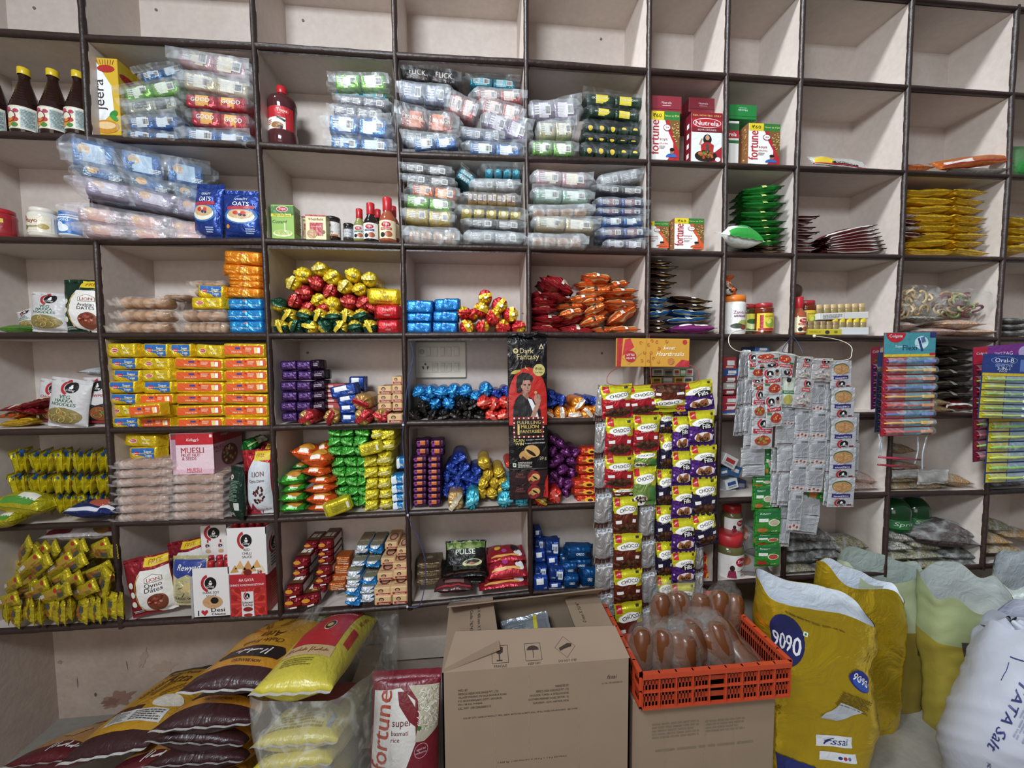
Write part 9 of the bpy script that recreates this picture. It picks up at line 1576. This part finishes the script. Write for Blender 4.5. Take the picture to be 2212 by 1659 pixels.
for i,(x,y,Y,rx,ry,rz,l)in enumerate([(1405,1440,-.28,-14,8,10,'at the left end, under the cereal strips'),(1452,1440,-.29,-10,4,-14,'second from the left'),(1500,1436,-.28,-16,-8,20,'third from the left, standing upright'),(1543,1432,-.27,-18,-14,-30,'fourth, in the middle of the crate'),(1590,1425,-.26,-30,-20,30,'largest, leaning at the right'),(1640,1440,-.29,-64,30,40,'lying low at the right front corner'),(1560,1385,-.15,-10,14,10,'at the back right'),(1500,1380,-.14,-8,-6,-16,'at the back middle'),(1445,1385,-.14,-12,6,24,'at the back left, in shadow')]):
 o=inst('loaf',loaf);p=px(x,y,Y);o.location=(p.x,p.y,Z0+.012+.02*(Y>-.2));o.rotation_euler=tuple(math.radians(v)for v in(rx,ry,rz));o.scale=(1.25,1.15,1.25);tag(o,'pair of brown bread rolls in clear film, %s'%l,'bread','bagged bread in the crate')
 # ---- tall open bags
def openbag(name,w,d,h,outer,inner,label,deco=None,seed=1,rim=None,knd='foil',wr=1.,fill=None,taper=.1,loc=(0,0),yaw=0,lean=0,n=5.0,neck=0):
 nz=Noise(seed,8,13);n2=Noise(seed+2,8,42);P_=w*2
 rim=rim or(lambda a:0*a)
 def f(u,v,off=0):
  a=-PI/2+u/(w*.62);q=v/h;k=1-taper*(1-q)**2+.05*np.sin(PI*np.clip(q,0,1))-.04*q
  c,s=np.cos(a),np.sin(a);e1,e2=w*.34*c,v+w*.3*s;k=k-neck*np.clip(q,0,1)**3;wv=wr*(nz(e1,e2)*.011+np.abs(n2(e1+v*.4,e2))*.0045)
  x=(w/2*k-off+wv)*sgnpow(c,2/n*1.6);y=(d/2*k-off+wv*.8)*sgnpow(s,2/n*1.6)
  zz=v+np.clip(q,0,1)**4*rim(a);return x+lean*q*q,y,zz
 U=np.linspace(-PI*.62*w,PI*.62*w,73);mo=(lambda u,v:mat(outer(u,v),knd))if callable(outer)else mat(outer,knd);root=empty(name,(loc[0],loc[1],0));root.rotation_euler=(0,0,math.radians(yaw))
 mb=MB();mb.grid(lambda u,v:f(u,v),U,np.linspace(0,h,40),mo)
 if deco:deco(mb,f,w,h)
 mb.build('bag_shell',root);mb=MB();mb.grid(lambda u,v:f(-u,v,.0022),U,np.linspace(h*.55,h-.0005,18),mat(inner,'plastic',rough=.35));mb.build('bag_lining',root)
 if fill:
  m3=MB();F3=lambda u,t:(lambda p:(p[0]*t+lean*.5*(1-t),p[1]*t,p[2]*0+h*.72+.03*(1-t)))(f(u,u*0+h*.72,.004));m3.grid(F3,U,[0.02,.4,.7,.9,1.0],mat(fill,'matte'));m3.build('contents',root)
 return tag(root,label,'open bag')
def bagat(x0,x1,ytop,Y):a,b=px(x0,ytop,Y),px(x1,ytop,Y);return(a.x+b.x)/2,b.x-a.x,a.z
def d_9090(mb,f,w,h):
 for s in(1,):de(mb,f,d_ell(-w*.42,h*.80,.09,.085,0,30,3),'#1A1E56',off=.002);de(mb,f,d_text('9090',-w*.42,h*.79,w=.15,h=.055,bold=.06,rot=-.1),'#D8D6DC',off=.003)
 de(mb,f,d_ell(w*.22,h*.63,.044,.032,-.5),'#22267E',off=.002);de(mb,f,d_ell(w*.22,h*.615,.036,.02,-.5),'#2A4AA0',off=.0023);de(mb,f,d_text('9090',w*.22,h*.635,w=.064,h=.026,bold=.05,rot=-.5),'#E8E8EC',off=.003);de(mb,f,d_lines(-.05,h*.93,.17,.008,1,rot=-.25),'#6A5210',off=.002);de(mb,f,d_rect(-.05,h*.85,.016,.014,-.2),'#D8E0D0',off=.002);de(mb,f,d_ell(-.05,h*.85,.004,.004),'#2A7A3A',off=.0028)
 de(mb,f,d_lines(.06,h*.5,.1,.05,7,rot=-.3),'#6A5210',off=.002);de(mb,f,d_poly([(-.01,h*.40),(.015,h*.50),(.085,h*.455),(.01,h*.385)],2),'#B0B4BC',off=.002);de(mb,f,d_rect(.02,h*.27,.08,.034,-.03),'#D0D2D8',off=.002);de(mb,f,d_text('fssai',.02,h*.27,w=.05,shear=.3),'#1E2A6A',off=.0026);de(mb,f,d_rect(.028,h*.19,.08,.026,-.03),'#D0D2D8',off=.002)
 for i,c in enumerate(['#2A3A7A','#A82A2A','#5A6AA0']):de(mb,f,d_ell(.018+i*.012,h*.188,.005,.005),c,off=.0026)
 de(mb,f,d_poly([(-.2,.10),(-.02,.075),(-.02,.0),(-.2,.0)],2),'#20286E',off=.002)
cx,w,z=bagat(1655,1888,1330,-.30)
openbag('open_gold_bag',.34,.13,.585,'#E2BC22','#C9D0DA','front shiny gold bag with a round blue badge, open and white inside',d_9090,500,rim=lambda a:.05*np.cos(a-2.7)+.012*np.sin(a*3),wr=1.5,loc=(1.085,-.235),lean=-.02,yaw=-10,fill='#B8A888',knd='gold')
cx,w,z=bagat(1735,1930,1290,-.12)
openbag('open_gold_bag',.32,.08,.56,'#E2BC22','#CDD6E2','second gold bag with white lining, behind the blue-badged bag',None,501,rim=lambda a:.07*np.cos(a-2.9)+.015*np.sin(a*4),wr=.8,loc=(1.36,-.115),fill='#C8C0B0',yaw=-3,knd='gold')
gcol=lambda u,v:'#8E7A2A' if v<.33 else '#A6AE8C'
def d_grn(mb,f,w,h):
 X_=-.06;de(mb,f,d_rect(X_,h*.45,.085,h*.86,0,4,18),'#3E2E20',off=.0015);de(mb,f,d_ell(X_,h*.64,.036,.15,0,24,3),'#8A7462',off=.002)
 for i,(a_,b_)in enumerate([(.36,.1),(.22,.12),(.1,.08)]):de(mb,f,d_rect(X_,h*a_,.07,h*b_,0,3,4),'#BFC2C4',off=.002);de(mb,f,d_lines(X_,h*a_,.06,h*b_*.8,8,seed=i),'#4A4A4A',off=.0026)
 de(mb,f,d_poly([(.08,h*.47),(.10,h*.5),(.13,h*.49),(.15,h*.56),(.16,h*.48),(.15,h*.42),(.09,h*.42)],2),'#4A4636',off=.002);de(mb,f,d_rect(-.02,h*.97,.016,.05),'#C8A82A',off=.002)
cx,w,z=bagat(1790,2010,1290,-.16)
openbag('open_green_bag',.36,.09,.55,gcol,'#9AA6A0','pale green and gold open bag with a brown side panel',d_grn,502,yaw=-2,rim=lambda a:.05*np.cos(a-2.3)+.018*np.sin(a*4),knd='paper',wr=.9,loc=(1.54,-.04),fill='#9A8A6A')
cx,w,z=bagat(1990,2190,1300,-.08)
openbag('open_green_bag',.28,.13,.53,lambda u,v:'#A08E2E' if v<.36 else '#9CA674','#AEB6B4','pale green open bag over yellow woven lower half, beside the salt sack',lambda mb,f,w,h:(de(mb,f,d_rect(-.05,h*.55,.05,h*.34,.2,3,6),'#4A3A34',off=.002),de(mb,f,d_rect(.06,h*.92,.05,.005,-.1),'#2A2A22',off=.002),de(mb,f,d_lines(0,h*.3,.2,h*.3,24),'#8A7A20',off=.0015)),503,yaw=-8,rim=lambda a:.04*np.cos(a-1.8)+.02*np.sin(a*5),knd='paper',wr=1.1,loc=(1.76,-.16),fill='#B8A070',lean=-.03)
cx,w,z=bagat(2105,2330,1270,.02)
openbag('open_grey_bag',.34,.12,.56,'#A9B2AC','#B8C0C4','large grey-green open bag at the right photo edge, behind the salt sack',lambda mb,f,w,h:(de(mb,f,d_rect(-.04,h*.84,.02,.02),'#4A5A50',off=.002),de(mb,f,d_poly([(.06,h*.5),(.14,h*.62),(.2,h*.66),(.2,h*.4)],2),'#8A5A32',off=.002)),504,rim=lambda a:.06*np.cos(a-.6)+.03*np.sin(a*3+1),knd='plastic',wr=1.4,loc=(2.14,-.085),fill='#8A8070')
mb=MB();p=px(2072,1245,-.02);nz=Noise(6,5,30);g=lambda u,v:(p.x+u*.045*(1-v*.7)+.012*v,p.y+.02*v+nz(u*.05,v*.05)*.004+.012*u*u,p.z-.10+v*.1);mb.grid(g,np.linspace(-1,1,12),np.linspace(0,1,12),mat('#7A1444','plastic'));mb.grid(lambda u,v:(g(-u,v)[0],g(-u,v)[1]+.003,g(-u,v)[2]),np.linspace(-1,1,12),np.linspace(0,1,12),mat('#C0C8C4','plastic'));tag(mb.build('maroon_bag_lining'),'maroon bag corner sticking up between the pale open bags','bag')
def d_salt(mb,f,w,h):
 de(mb,f,d_text('TATA Salt',-w*.69,h*.64,w=.19,h=.025,rot=-PI/2-.25,bold=.03,shear=.15),'#2A3270',off=.003);de(mb,f,d_text("NDIA'S NO.1 SALT",-w*.77,h*.3,w=.13,h=.010,rot=-PI/2+.05,bold=.02),'#3A3E70',off=.003);de(mb,f,d_lines(-w*.5,h*.7,.16,.06,9,rot=-PI/2-.3),'#8A90A8',off=.002)
 for a_,b_,c_,e_ in[(-w*.6,.87,.12,-.15),(-w*.8,.82,.05,1.4)]:de(mb,f,d_rect(a_,h*b_,c_,.0025,e_,6,1),'#2A3270',off=.002)
cx,w,z=1.545,.32,.58
o=openbag('salt_sack',w,.25,z,'#B4B8C6','#B4B8C6','white woven plastic sack with blue salt lettering, at the right foreground',d_salt,505,rim=lambda a:.03*np.sin(a*2+.5)+.012*np.sin(a*7),knd='paper',wr=2.0,loc=(cx,-.42),fill='#C6C9D4',taper=-.04,lean=.03,n=3.2,neck=.22)
mb=MB();f=lambda a,t:(cx+.03-.09*t+(1-t)*(w/2-.055)*np.cos(a)+.008*np.sin(a*6)*t,-.42+(1-t)*.1*np.sin(a),z-.03+.055*t**.7+.01*np.sin(a*5));mb.grid(f,np.linspace(0,2*PI,50),np.linspace(0,.9,12),mat('#B4B8C6','paper'));m_=mb.build('sack_mouth');m_.parent=o;m_.matrix_parent_inverse=o.matrix_basis.inverted()
